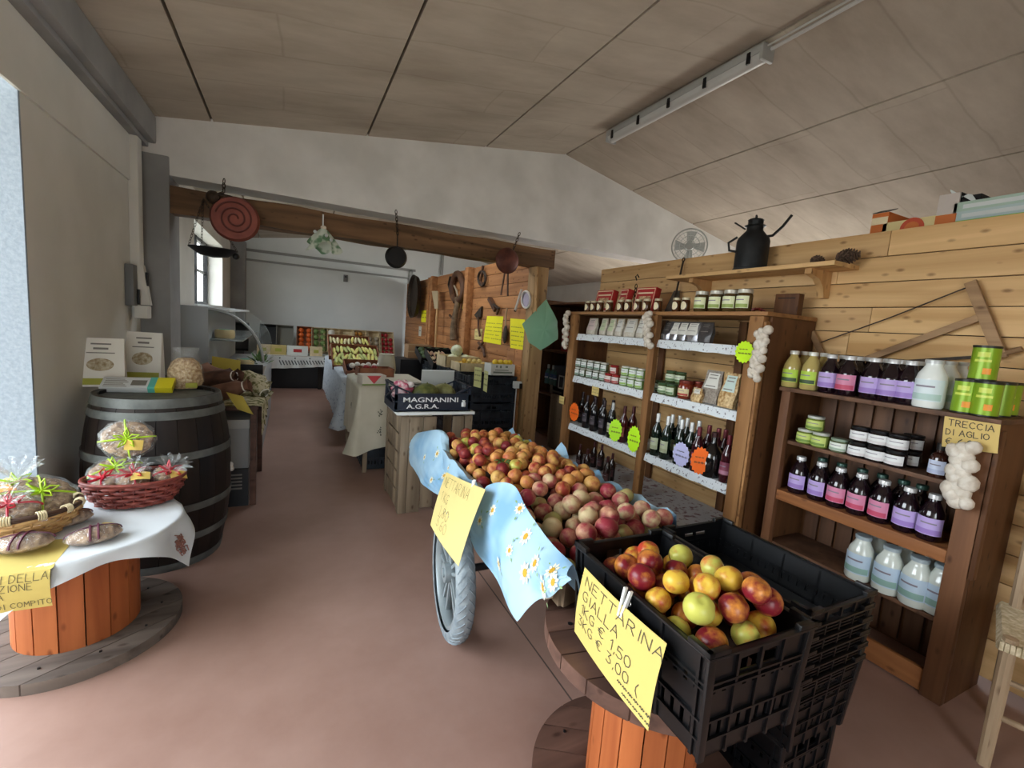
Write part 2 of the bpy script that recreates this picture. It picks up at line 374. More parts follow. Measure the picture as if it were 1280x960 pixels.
YB = 4.5; YF = 10.8; XL = -1.05; XW = 2.87; XR = 6.2; YBACK = -2.2
def roof_z(x): return 3.373 - .150 * (2.66 - x) if x < 2.66 else 3.373 - .207 * (x - 2.66)
S = 'structure'
MB().box((XL - .6, YBACK - .3, -.12), (XR, YF + .3, 0)).build('floor', M_FLOOR, kind=S, smooth=0)
# ceiling: precast panels with open joints and a dark layer above
js = [XL - .35, -.577, .593, 1.729, 2.66, 3.61, 4.629, XR]
c = MB()
for k, (a, b) in enumerate(zip(js, js[1:])):
    g0 = .0 if k == 0 else .009; g1 = .009
    x0, x1 = a + g0, b - g1
    poly = [(x0, YBACK, roof_z(x0 + 1e-4)), (x1, YBACK, roof_z(x1 - 1e-4)), (x1, YBACK, roof_z(x1 - 1e-4) + .1), (x0, YBACK, roof_z(x0 + 1e-4) + .1)]
    c.mi = 0
    if k == 2:                                         # this panel is cut for the rooflight added to brighten the far half
        c.prism(poly, (0, 5.2 - YBACK, 0)); c.prism([(p[0], 6.5, p[2]) for p in poly], (0, YF + .3 - 6.5, 0))
    else: c.prism(poly, (0, YF - YBACK + .3, 0))
c.mi = 1
for (x0, x1, y0, y1) in ((XL - .35, .59, YBACK, YF + .3), (1.73, 2.66, YBACK, YF + .3), (2.66, XR, YBACK, YF + .3), (.59, 1.73, YBACK, 5.2), (.59, 1.73, 6.5, YF + .3)):
    c.prism([(x0, y0, roof_z(x0) + .07), (x1, y0, roof_z(x1) + .07), (x1, y0, roof_z(x1) + .13), (x0, y0, roof_z(x0) + .13)], (0, y1 - y0, 0))
c.build('ceiling', [M_CONC, M_DARKGAP], kind=S, smooth=0)
sk = tag(bpy.data.objects.new('added_skylight', None), kind=S); COL.objects.link(sk); sk.location = (1.16, 5.85, roof_z(1.16) + .13)  # roof window added out of view to light the far room
kf = MB()
for (a, b) in (((-.58, -.66, 0), (.58, -.62, .05)), ((-.58, .62, 0), (.58, .66, .05)), ((-.58, -.66, 0), (-.54, .66, .05)), ((.54, -.66, 0), (.58, .66, .05)), ((-.02, -.66, 0), (.02, .66, .04))): kf.box(a, b)
kf.build('window_frame', M_GREY, sk, smooth=0); MB().box((-.54, -.62, .02), (.54, .62, .026)).build('window_pane', mat_clear('window_glass', (240, 246, 250), .06, .02), sk, smooth=0)
sk.rotation_euler = (0, -math.atan(.15), 0)
# left wall: doorway in front (0.55 - 2.8), window at the back (6.75 - 9.3)
w = MB(); XO = XL - .32
w.box((XO, 2.8, 0), (XL, 6.75, 2.84)); w.box((XO, 6.75, 0), (XL, 9.3, 1.46)); w.box((XO, 6.75, 2.46), (XL, 9.3, 2.84)); w.box((XO, 9.3, 0), (XL, YF + .2, 2.84))
w.box((XO, YBACK, 0), (XL, .45, 2.84)); w.box((XO, .45, 2.53), (XL, 2.8, 2.84))
w.box((XL, YBACK, 2.29), (XL + .014, 4.44, 2.64))
w.build('wall_left', M_PLAST, kind=S, smooth=0)
MB().box((XO + .02, 2.785, 0), (XL + .002, 2.8, 2.53)).build('trim_1', M_JAMB, kind=S, smooth=0)
MB().box((XL, YBACK, 2.63), (XL + .12, YB, 2.83), .02).box((XL, YBACK, 2.60), (XL + .07, YB, 2.64), .01).build('trim_2', M_GREY, kind=S)
# window at the back of the left wall
wn = tag(bpy.data.objects.new('window_1', None), kind=S); COL.objects.link(wn); wn.location = (XL - .24, 8.02, 1.46)
fr = MB()
for y in (-1.27, 1.22): fr.box((-.03, y, 0), (.03, y + .05, 1.0))
for z in (0, .95): fr.box((-.03, -1.27, z), (.03, 1.27, z + .05))
fr.box((-.035, .2, 0), (.035, .27, 1.0)); fr.box((-.03, -.66, 0), (.03, -.6, 1)); fr.box((-.02, -1.27, .5), (.02, 1.27, .53))
fr.build('window_frame', M_BLACKM, wn, smooth=0)
MB().box((-.004, -1.22, .05), (.004, 1.22, .95)).build('window_pane', mat_clear('window_glass', (240, 246, 250), .06, .02), wn, smooth=0)
MB().box((XO - .02, 6.76, 1.43), (XL + .03, 9.29, 1.462), .005).build('trim_3', M_FARW, kind=S)
# far wall with its two painted conduits
far = MB(); far.prism([(XL - .3, YF, 0), (XR, YF, 0), (XR, YF, roof_z(XR) + .05), (2.66, YF, roof_z(2.66) + .05), (XL - .3, YF, roof_z(XL - .3) + .05)], (0, .2, 0)); far.build('wall_far', M_FARW, kind=S, smooth=0)
MB().box((XL, 10.45, 0), (XL + .24, YF, 2.75)).build('trim_4', M_GREY, kind=S, smooth=0)
cd = MB(); cd.box((XL + .2, YF - .05, 2.595), (2.6, YF, 2.645)); cd.build('trim_5', M_PIPE, kind=S, smooth=0)
MB().box((XL + .2, YF - .03, 2.41), (2.6, YF, 2.45)).build('trim_6', M_PIPE, kind=S, smooth=0)
MB().box((2.46, YF - .05, .9), (2.54, YF, 2.62)).build('trim_7', M_PIPE, kind=S, smooth=0)
MB().box((3.2, YF - .05, 2.6), (3.26, YF, 3.1)).build('trim_8', M_PIPE, kind=S, smooth=0)
# outer right wall of the store behind the partition, with an unseen opening added for light, and the wall behind the camera with its entrance
w = MB(); w.box((XR, YBACK, 0), (XR + .2, YF + .2, 1.0)); w.box((XR, YBACK, 2.2), (XR + .2, YF + .2, 2.75)); w.box((XR, YBACK, 1.0), (XR + .2, 2.4, 2.2)); w.box((XR, 7.9, 1.0), (XR + .2, YF + .2, 2.2))
w.build('wall_right', M_PLAST, kind=S, smooth=0)
w = MB(); w.box((XL - .3, YBACK - .2, 0), (-.95, YBACK, 2.3)); w.prism([(.45, YBACK - .2, 0), (XR, YBACK - .2, 0), (XR, YBACK - .2, 2.3), (.45, YBACK - .2, 2.3)], (0, .2, 0)); w.prism([(XL - .3, YBACK - .2, 2.3), (XR, YBACK - .2, 2.3), (XR, YBACK - .2, roof_z(XR) + .05), (2.66, YBACK - .2, roof_z(2.66) + .05), (XL - .3, YBACK - .2, roof_z(XL - .3) + .05)], (0, .2, 0))
w.build('wall_back', M_PLAST, kind=S, smooth=0)
# gable lintel, the column it stands on
ln = MB(); zb = 2.425
ln.prism([(XL, YB, zb), (XR, YB, zb), (XR, YB, roof_z(XR) + .02), (2.66, YB, roof_z(2.66) + .02), (XL, YB, roof_z(XL) + .02)], (0, .28, 0)); ln.build('wall_lintel', M_PLAST2, kind=S, smooth=0)
MB().box((XL, YB - .02, 0), (-.855, YB + .34, 2.56), .008).build('trim_9', M_GREY, kind=S)
MB().box((XL, 4.25, 1.5), (XL + .06, 4.36, 2.62), .01).box((XL, 4.38, 1.5), (XL + .03, 4.42, 2.62)).build('trim_10', M_PLAST, kind=S)

# pine partition on the right
w = MB(); z = .035
hs = []
zz = 2.125
while zz > .1: hs.append((zz - .136, zz)); zz -= .136
hs[-1] = (.035, hs[-1][1])
for (a, b) in hs:
    cut = R.uniform(.4, 2.6)
    for (y0, y1) in ((-1.6, cut), (cut, 3.93)):
        w.box((XW, y0 + .001, a + .002), (XW + .025, y1 - .001, b - .002), .003)
w.mi = 1; w.box((XW + .018, -1.58, .05), (XW + .03, 3.92, 2.11)); w.build('wall_pine', [M_PINE, M_DARKGAP], kind=S, smooth=30)
MB().box((XW + .026, 3.86, 0), (XW + .12, 3.95, 2.13), .004).box((XW + .026, 1.9, 0), (XW + .12, 1.99, 2.1), .004).box((XW + .026, -.2, 0), (XW + .12, -.11, 2.1), .004).build('trim_11', M_PINEZ, kind=S)
# tool wall beyond the old beam
XT = 2.42
w = MB(); zz = 2.3
while zz > .1:
    cut = R.uniform(6, 9)
    for (y0, y1) in ((4.66, cut), (cut, YF - .06)): w.box((XT, y0, zz - .148), (XT + .025, y1, zz - .003), .003)
    zz -= .15
w.mi = 1; w.box((XT + .018, 4.67, .05), (XT + .03, YF - .08, 2.28)); w.build('wall_tool', [M_TOOLW, M_DARKGAP], kind=S, smooth=30)
# vertical boards by the foot of the near end
MB().box((XT - .02, 4.66, .02), (XT - .001, 4.84, 1.22), .003).box((XT - .02, 4.85, .02), (XT - .001, 5.05, 1.22), .003).build('trim_12', M_TOOLW, kind=S)
# posts
MB().box((XT - .02, 4.49, 0), (XT + .15, 4.65, 2.15), .008).build('trim_13', mat_wood('post_front', (142, 112, 74), (182, 146, 102), axis=2, grain=11, island=.1), kind=S)
for k, (y, x0) in enumerate(((6.42, XT - .10), (8.3, XT - .10), (8.62, XT - .06))):
    MB().box((x0, y, 0), (XT - .001, y + .13, 2.3), .006).build('trim_%d' % (14 + k), M_TOOLW, kind=S)
# the old beam resting on the column and the post
bm_ = thing('old_timber_beam', 'dark rough-hewn timber beam spanning the opening under the white lintel', 'beam', (0.9, YB + .1, 2.15))
mb = MB()
mb.sheet(lambda u, v: Vector((-1.78 + 3.52 * u, .10 * math.cos(2 * PI * v + PI / 4) * 1.35 + .006 * math.sin(u * 37 + v * 6), .10 + .105 * math.sin(2 * PI * v + PI / 4) * 1.35 + .006 * math.sin(u * 23 + 9 * v))), 60, 4)
for x in (-1.78, 1.74): mb._f([mb.bm.verts.new(Vector((x, .135 * math.cos(2 * PI * k / 4 + PI / 4), .10 + .142 * math.sin(2 * PI * k / 4 + PI / 4)))) for k in range(4)])
mb.build('beam_timber', M_OLDBEAM, bm_, smooth=40)
# ceiling light and its conduit
lt = thing('strip_light', 'unlit grey fluorescent strip light fixed along the ceiling ridge', 'ceiling light', (2.69, 2.95, 3.27))
MB().box((-.055, -.79, .03), (.055, .79, .085), .012).build('housing', mat('lamp_grey', (176, 178, 176), .5), lt)
MB().sheet(lambda u, v: Vector((-.05 + .1 * u, -.775 + 1.55 * v, .03 - .045 * math.sin(PI * u) ** .5)), 10, 4).build('diffuser', mat('lamp_diffuser', (206, 208, 206), .3), lt)
for k in range(5):
    y = -.7 + .35 * k
    MB().box((-.064, y - .012, -.01), (-.05, y + .012, .06), .003).build('clip', M_BLACKM, lt)
for y in (-.8, .775): MB().box((-.055, y, -.015), (.055, y + .025, .085), .008).build('end_cap', mat('lamp_grey', (176, 178, 176)), lt)
MB().tube([(2.71, 2.15, 3.33), (2.71, .6, 3.34), (2.71, YBACK, 3.34)], .011).tube([(2.675, 2.15, 3.34), (2.675, YBACK, 3.35)], .006).build('conduit', mat('white_conduit', (205, 205, 202), .5), label='thin white conduit running from the strip light along the ceiling', cat='conduit')
# camera
cam = bpy.data.cameras.new('camera'); co = bpy.data.objects.new('camera', cam); COL.objects.link(co)
cam.sensor_width = 36; cam.sensor_fit = 'HORIZONTAL'; cam.lens = FPX / 1280 * 36; cam.clip_start = .02; cam.clip_end = 100
r_ = Vector((AX[0].x, AX[1].x, AX[2].x)); d_ = Vector((AX[0].y, AX[1].y, AX[2].y)); f_ = Vector((AX[0].z, AX[1].z, AX[2].z))
co.matrix_world = Matrix(((r_.x, -d_.x, -f_.x, 0), (r_.y, -d_.y, -f_.y, 0), (r_.z, -d_.z, -f_.z, H), (0, 0, 0, 1)))
SC.camera = co
# unseen wall and overhang, added outside the left doorway to shade its jamb
MB().box((-4.6, .05, 0), (XO - .01, .30, 4.2)).build('jamb_shade_wall', M_PLAST, kind=S, smooth=0)
MB().box((XO - .75, .31, 2.72), (XO - .005, 3.2, 2.80)).build('trim_30', M_PLAST, kind=S, smooth=0)
MB().box((-14, -8, -.16), (XO - .002, 16, -.02)).build('ground_outside', mat('yard_gravel', (150, 144, 132), .95, c2=(172, 166, 154), scale=3), kind=S, smooth=0)
MB().box((-2.6, -8, -.16), (3.5, YBACK - .31, -.02)).build('ground_outside', mat('yard_gravel', (150, 144, 132)), kind=S, smooth=0)
MB().box((-12.4, -8, -.02), (-12.1, 16, 1.9)).build('wall_yard', M_PLAST, kind=S, smooth=0)
# daylight: an overcast sky seen through the doorway and windows
wd = bpy.data.worlds.new('sky'); SC.world = wd; wd.use_nodes = True; N = wd.node_tree.nodes; L = wd.node_tree.links
bg = N['Background']; tcn = N.new('ShaderNodeTexCoord'); sp = N.new('ShaderNodeSeparateXYZ'); L.new(tcn.outputs['Generated'], sp.inputs[0])
cr = N.new('ShaderNodeValToRGB'); cr.color_ramp.elements[0].position = .40; cr.color_ramp.elements[0].color = (.46, .44, .40, 1); cr.color_ramp.elements[1].position = .56; cr.color_ramp.elements[1].color = (.86, .94, 1.0, 1)
mm = N.new('ShaderNodeMapRange'); mm.inputs['From Min'].default_value = -1; L.new(sp.outputs['Z'], mm.inputs['Value']); L.new(mm.outputs[0], cr.inputs['Fac']); L.new(cr.outputs['Color'], bg.inputs['Color'])
mx_ = N.new('ShaderNodeMapRange'); mx_.inputs['From Min'].default_value = -1.0; mx_.inputs['From Max'].default_value = -.1; mx_.inputs['To Min'].default_value = 13.0; mx_.inputs['To Max'].default_value = 6.0
L.new(sp.outputs['X'], mx_.inputs['Value'])
px_ = N.new('ShaderNodeMapRange'); px_.inputs['From Min'].default_value = .15; px_.inputs['From Max'].default_value = .6; px_.inputs['To Min'].default_value = 1.0; px_.inputs['To Max'].default_value = 2.4; L.new(sp.outputs['X'], px_.inputs['Value'])
mu_ = N.new('ShaderNodeMath'); mu_.operation = 'MULTIPLY'; L.new(mx_.outputs[0], mu_.inputs[0]); L.new(px_.outputs[0], mu_.inputs[1]); L.new(mu_.outputs[0], bg.inputs['Strength'])
def portal(name, loc, rot, sx, sy):
    l = bpy.data.lights.new(name, 'AREA'); l.shape = 'RECTANGLE'; l.size = sx; l.size_y = sy; l.cycles.is_portal = True
    o = bpy.data.objects.new(name, l); COL.objects.link(o); o.location = loc; o.rotation_euler = rot; return o
portal('doorway_light', (XO - .02, 1.62, 1.27), (0, -PI / 2, 0), 2.5, 2.3)
portal('entrance_light', (-.25, YBACK - .22, 1.15), (PI / 2, 0, 0), 1.4, 2.3)
portal('unseen_rooflight', (1.16, 5.85, roof_z(1.16) + .32), (0, 0, 0), 1.2, 1.4)  # portal of the added roof opening
portal('back_window_light', (XO - .02, 8.0, 1.96), (0, -PI / 2, 0), 1.0, 2.5)
portal('added_opening_light', (XR + .22, 5.15, 1.6), (0, PI / 2, 0), 1.2, 5.5)  # portal of the opening added in the right wall
SC.view_settings.view_transform = 'Standard'; SC.view_settings.look = 'None'; SC.view_settings.exposure = -0.04; SC.view_settings.gamma = 1.0
SC.view_settings.use_curve_mapping = False
# ================================================================ LEFT: REEL TABLE, BASKETS, BARREL
M_REELDARK = mat_wood('weathered_disc', (82, 72, 66), (122, 110, 102), axis=0, grain=12, island=.15, rough=.7)
M_REELBROWN = mat_wood('brown_disc', (74, 52, 44), (112, 82, 70), axis=0, grain=12, island=.15, rough=.6)
M_STAVE = mat_wood('orange_stave', (150, 78, 40), (190, 110, 62), axis=2, grain=10, island=.1, rough=.55)
M_PAPER = mat('yellow_paper', (208, 188, 110), .8, spec=.2); M_INK = mat('pen_ink', (78, 70, 56), .8); M_INKP = mat('pencil_ink', (120, 108, 70), .9)
M_STEEL = mat('bright_steel', (190, 190, 190), .3, metal=.9)
def disc(mb, rad, z0, z1, planks, ang):
    """round disc cut from side-by-side planks"""
    w = 2 * rad / planks; M = Matrix.Rotation(ang, 4, 'Z')
    for k in range(planks):
        y0 = -rad + k * w + .0018; y1 = y0 + w - .0036; pts = []
        for i in range(11):
            y = y0 + (y1 - y0) * i / 10; pts.append((math.sqrt(max(0, rad * rad - y * y)), y, z0))
        for i in range(11):
            y = y1 - (y1 - y0) * i / 10; pts.append((-math.sqrt(max(0, rad * rad - y * y)), y, z0))
        q = []
        for p in pts:
            if not q or (Vector(p) - Vector(q[-1])).length > 1e-4: q.append(p)
        mb.prism(q, (0, 0, z1 - z0), M)
    return mb
def reel(label, loc, rad, h, rd, mdisc, ang, n=16):
    t = thing('cable_reel_table', label, 'table', loc)
    disc(MB(), rad, .0, .045, 7, ang).build('bottom_disc', mdisc, t, smooth=30)
    disc(MB(), rad, h - .045, h, 7, ang + .4).build('top_disc', mdisc, t, smooth=30)
    d = MB()
    for k in range(n):
        a0 = 2 * PI * k / n + .012; a1 = 2 * PI * (k + 1) / n - .012
        P = [(rd * math.cos(a), rd * math.sin(a), .045) for a in (a0, (a0 + a1) / 2, a1)] + [((rd - .022) * math.cos(a), (rd - .022) * math.sin(a), .045) for a in (a1, a0)]
        d.prism(P, (0, 0, h - .09))
    d.build('drum', M_STAVE, t, smooth=20)
    b = MB()
    for k in range(10):
        a = 2 * PI * k / 10 + .2
        for rr in (rad * .78,):
            b.cyl((rr * math.cos(a), rr * math.sin(a), .044), (rr * math.cos(a), rr * math.sin(a), .05), .005, n=8)
            b.cyl((rr * math.cos(a), rr * math.sin(a), h - .001), (rr * math.cos(a), rr * math.sin(a), h + .0015), .008, n=8)
    b.build('bolt_head', M_BLACKM, t, kind='stuff')
    return t
LC = Vector((-.80, 2.43, 0)); LH = .49
reel('low cable-reel table with orange stave drum and grey weathered discs by the left doorway', LC, .36, LH, .205, M_REELDARK, .62)
M_CLOTHW = mat('white_cloth', (214, 220, 226), .85, spec=.2); M_RED = mat('dark_red_print', (150, 106, 96), .85)
def drape(center, rad, z, half, ang, fold=.014, ext=.32):
    ca, sa = math.cos(ang), math.sin(ang)
    def f(u, v):
        x = (u * 2 - 1) * half; y = (v * 2 - 1) * half; x, y = x * ca - y * sa, x * sa + y * ca
        d = math.hypot(x, y); a = math.atan2(y, x); e = max(0, d - rad)
        if e > 0:
            rr = rad + e * ext + fold * math.sin(a * 9 + 1.2) * min(1, e / .05); zz = z - e * .93
            x, y = rr * math.cos(a), rr * math.sin(a)
        else: zz = z
        return Vector((center[0] + x, center[1] + y, zz + .001 * math.sin(x * 40) * math.sin(y * 33)))
    return f
cf = drape(LC, .368, LH + .005, .415, math.radians(30))
cl = MB(); cl.sheet(cf, 64, 64, .0018)
cl_o = cl.build('tablecloth', M_CLOTHW, None, 'white cloth draped over the cable-reel table, dark red motif at its corner', 'tablecloth', smooth=80)
g = MB()                                               # the woven red grape motif near the hanging corner
for k in range(44):
    a = R.uniform(0, 2 * PI); rr = R.uniform(0, .062); u0, v0 = .905 + rr * math.cos(a) * .9, .10 + rr * math.sin(a) * .9
    pts = [cf(u0 + R.uniform(-.022, .022), v0 + R.uniform(-.022, .022)) + Vector((.003, -.003, .002)) for _ in range(3)]
    g.tube(pts, .0022, 4)
g.build('grape_motif', M_RED, cl_o, 'dark red grape motif')
# the hand-written sheet folded over the front edge
s = thing('price_sheet', 'yellow handwritten sheet lying on the white cloth and folded over the table front', 'sign')
xr, xl = -.742, -1.06
def ps(u, v):
    # v 0 bottom of hanging flap, .42 the fold, 1 the back edge on the table top
    x = xl + (xr - xl) * u
    if v < .42: yy, zz = 2.045 - .012 * math.sin(v * 7) - .012, LH + .016 - (.42 - v) * .36
    else: yy, zz = 2.045 + (v - .42) * .40, LH + .012 + .006 * math.sin(u * 5)
    if .34 < v < .5: k = (v - .34) / .16; zz -= .008 * (1 - abs(2 * k - 1)); yy += .006 * (1 - abs(2 * k - 1))
    return Vector((x + .02 * max(0, v - .42) * -1, yy, zz))
MB().sheet(ps, 12, 40, .0008).build('sheet', M_PAPER, s, smooth=60)
lettering(s, ps, [('DOLCI DELLA', .33, .3, .0135, .0132), ('TRADIZIONE', .31, .215, .0125, .011), ('TIPICA', .34, .14, .012, .011), ('DI COMPITO', .56, .035, .0105, .0095)], mat('faded_ink', (112, 102, 70), .9), .0022)

# ---- baskets
def basket(name, label, loc, rx, ry, h, mw, mr, rz=0, layers=8, rim=.013, flare=.72, wraps=False):
    t = thing(name, label, 'basket', loc, rz)
    NS = 26; w = MB()
    def at(a, k, f=0): s_ = flare + (1 - flare) * math.sin(k * PI / 2); return Vector(((rx * s_ + f) * math.cos(a), (ry * s_ + f) * math.sin(a), k * h))
    for L_ in range(layers):
        k = (L_ + .5) / layers; sg = 1 if L_ % 2 else -1
        w.tube([at(2 * PI * i / (NS * 3), k, .0075 * sg * math.cos(PI * i / 3)) for i in range(NS * 3)], h / layers * .40, 6, closed=True)
    for i in range(NS):
        a = 2 * PI * (i + .0) / NS; w.tube([at(a, k / 5) for k in range(6)], .0035, 5)
    w.build('wickerwork', mw, t, smooth=60)
    b = MB(); b.lathe([(0, .004), (rx * flare, .004), (rx * flare, .0), (0, .0)], 32, sy=ry / rx); b.build('basket_floor', mw, t)
    q = MB()
    for o in ((0, 0), (.006, .009)):
        q.tube([at(2 * PI * i / 60, 1, o[0]) + Vector((0, 0, o[1])) for i in range(60)], rim * .6, 7, closed=True)
    q.build('rim', mr, t, smooth=60)
    if wraps:
        for i in range(14):
            a = 2 * PI * i / 14; z = MB()
            for j in range(4):
                aa = a + j * .035; z.tube([at(aa, 1) + Vector((rim * 1.25 * math.cos(x) * math.cos(a), rim * 1.25 * math.cos(x) * math.sin(a), .006 + rim * 1.3 * math.sin(x))) for x in [2 * PI * n_ / 8 for n_ in range(8)]], .003, 4, closed=True)
            z.build('rim_binding', mat('pale_raffia', (224, 208, 170), .7), t, 'pale raffia binding')
    return t
M_WICKR = mat('red_brown_wicker', (110, 46, 42), .5, c2=(146, 70, 58), scale=30); M_WICK = mat('honey_wicker', (176, 134, 84), .6, c2=(206, 168, 112), scale=30)
M_WICKD = mat('dark_rim', (70, 46, 34), .5)
basket('wicker_basket', 'red-brown wicker basket of wrapped sweets in front of the barrel', (-.648, 2.63, LH + .012), .188, .13, .112, M_WICKR, M_WICKR, layers=6)
basket('wicker_basket', 'honey-coloured wicker basket with dark bound rim at the left edge of the photo', (-.985, 2.37, LH + .012), .215, .155, .10, M_WICK, M_WICKD, layers=6, wraps=True)

# ---- cakes in clear film with ribbon and tag
M_CAKE = mat('nut_cake', (96, 66, 46), .8, c2=(196, 164, 128), scale=55, bump=.5); M_FILM = mat_clear('clear_film', amt=.15, crinkle=.9); M_LOAF = mat('fruit_loaf', (96, 66, 50), .7, c2=(200, 168, 136), scale=38, bump=.4)
RIB = {'lime': mat('lime_ribbon', (176, 214, 40), .45), 'red': mat('red_ribbon', (190, 28, 52), .4), 'plum': mat('plum_ribbon', (96, 36, 62), .45)}
M_TAG = mat('yellow_tag', (226, 196, 104), .8); M_TAGO = mat('orange_tag', (236, 150, 60), .8)
def bow(mb, c, s, n=4):
    for k in range(n):
        a = 2 * PI * k / n + .4
        d = Vector((math.cos(a), math.sin(a), .25)); e = Vector((-math.sin(a), math.cos(a), .6))
        mb.tube([Vector(c), Vector(c) + d * s * .5 + e * s * .2, Vector(c) + d * s + Vector((0, 0, .1 * s)), Vector(c) + d * s * .55 - e * s * .14, Vector(c)], s * .075, 5)
    mb.ball(c, s * .16, 8, 6)
def cake(label, loc, rot, r=.095, th=.045, ribbon='lime', tag_m=None, film_up=.0, group='wrapped cakes in the baskets', sy=.85, m=None, tagpos=(.03, -.03)):
    t = thing('wrapped_cake', label, 'cake', loc, 0, group); t.rotation_euler = rot
    prof = [(0, 0), (r * .86, 0), (r, th * .35), (r * .97, th * .75), (r * .7, th), (0, th * 1.06)]
    MB().lathe(prof, 28, sy=sy, fn=lambda a, z: 1 + .03 * math.sin(a * 7) + .02 * math.sin(a * 13 + z * 90)).build('cake', m or M_CAKE, t, smooth=60)
    f = MB(); p2 = [(0, -.003), (r * .95, -.003), (r * 1.12, th * .4), (r * 1.05, th * .95), (r * .7, th * 1.15), (.02, th * 1.25)]
    if film_up: p2 += [(.014, th * 1.25 + film_up * .3), (.05, th * 1.25 + film_up * .8), (.065, th * 1.25 + film_up)]
    f.lathe(p2, 40, sy=sy, fn=lambda a, z: 1 + (.035 + (.25 if z > th * 1.3 else 0)) * math.sin(a * 11 + z * 60)).build('film', M_FILM, t, smooth=60)
    b = MB()
    for (dx, dy) in ((1, .2), (-.2, 1)):
        b.tube([(dx * r * 1.06 * math.sin(x), dy * sy * r * 1.06 * math.sin(x), th * .5 + (th * .78) * math.cos(x)) for x in [(-PI / 2) + PI * k / 12 for k in range(13)]], .0042, 5)
    bow(b, (0, 0, th * 1.3), .05, 5); b.build('ribbon', RIB[ribbon], t, smooth=60)
    if tag_m:
        x, y = tagpos
        MB().sheet(lambda u, v: Vector((x - .035 + .07 * u, y - .024 + .048 * v, th * 1.42 + .006 * math.sin(u * 3))), 5, 2, .001).build('tag', tag_m, t, 'yellow paper tag', smooth=30)
    return t
zt = LH + .03
cake('round nut cake in clear film, lime bow and yellow tag, propped upright against the barrel', tuple(atY(160, 549, 2.735)), (math.radians(72), .1, .1), .10, .03, 'lime', M_TAG, sy=.86)
cake('flat dark cake in film with lime bow lying at the back of the red-brown basket', (-.735, 2.69, zt + .105), (.45, -.1, .3), .095, .035, 'lime', None)
cake('red-bowed cake bag with big yellow tag at the front of the red-brown basket', (-.655, 2.615, zt + .085), (.45, .05, .2), .07, .04, 'red', M_TAG, .05)
cake('small red-bowed cake with yellow tag at the right end of the red-brown basket', (-.535, 2.64, zt + .085), (.6, .25, .5), .055, .04, 'red', M_TAG, .06)
cake('cake with red cap and dark crust at the left end of the red-brown basket', (-.745, 2.60, zt + .08), (.35, -.25, -.2), .06, .035, 'red', None)
cake('large cake with lime bow leaning over the right rim of the honey-coloured basket', (-.91, 2.42, zt + .10), (.5, .3, .3), .115, .035, 'lime', None)
cake('cake bag with red bow and gathered film at the front of the honey-coloured basket', (-.955, 2.32, zt + .08), (.4, 0, .1), .085, .04, 'red', None, .05)
cake('cake with gathered film, lime bow and orange tag at the back of the honey-coloured basket', (-.99, 2.46, zt + .115), (.25, .0, .6), .085, .04, 'lime', M_TAGO, .09, tagpos=(-.05, -.045))
# ---- fruit loaves on the cloth
def loaf(label, loc, rz, L_=.085, w=.055, h=.048, tagm=None):
    t = thing('fruit_loaf', label, 'loaf', loc, rz, 'wrapped fruit loaves on the white cloth')
    MB().lathe([(0, 0), (w * .8, 0), (w, h * .3), (w * .85, h * .72), (w * .45, h * .97), (0, h)], 28, sx=L_ / w, fn=lambda a, z: 1 + .03 * math.sin(a * 5 + 2) + .02 * math.sin(a * 12)).build('loaf', M_LOAF, t, smooth=60)
    MB().lathe([(0, -.001), (w * .86, -.001), (w * 1.06, h * .3), (w * .92, h * .78), (w * .5, h * 1.05), (0, h * 1.08)], 36, sx=L_ / w, fn=lambda a, z: 1 + .03 * math.sin(a * 9)).build('film', M_FILM, t, smooth=60)
    b = MB()
    for x0 in (-.012, .012):
        b.tube([(x0 + .01 * math.sin(x), w * 1.1 * math.sin(x), h * .45 + h * .66 * math.cos(x)) for x in [-PI / 2 + PI * k / 10 for k in range(11)]], .004, 5)
    b.tube([(L_ * 1.02 * math.sin(x), .01, h * .45 + h * .62 * math.cos(x)) for x in [-PI / 2 + PI * k / 10 for k in range(11)]], .003, 5)
    b.build('ribbon', RIB['plum'], t, smooth=60)
    if tagm: MB().sheet(lambda u, v: Vector((.03 + .05 * u, .0 + .035 * v, h * .98 + .004 * math.sin(u * 3) - .02 * u)), 4, 2, .001).build('tag', tagm, t, 'yellow paper tag')
    return t
zl = LH + .014
p = atZ(118, 668, zl + .02); loaf('fruit loaf tied with plum ribbon, the one nearest the hanging cloth corner', (p.x, p.y, zl), .45, tagm=M_TAG)
p = atZ(28, 682, zl + .02); loaf('fruit loaf tied with plum ribbon lying on the yellow sheet at the photo edge', (p.x, p.y, zl + .012), .15)
p = atZ(84, 650, zl + .02); loaf('fruit loaf tied with plum ribbon, between the two baskets behind the others', (p.x - .01, p.y + .02, zl), .5, tagm=M_TAG)

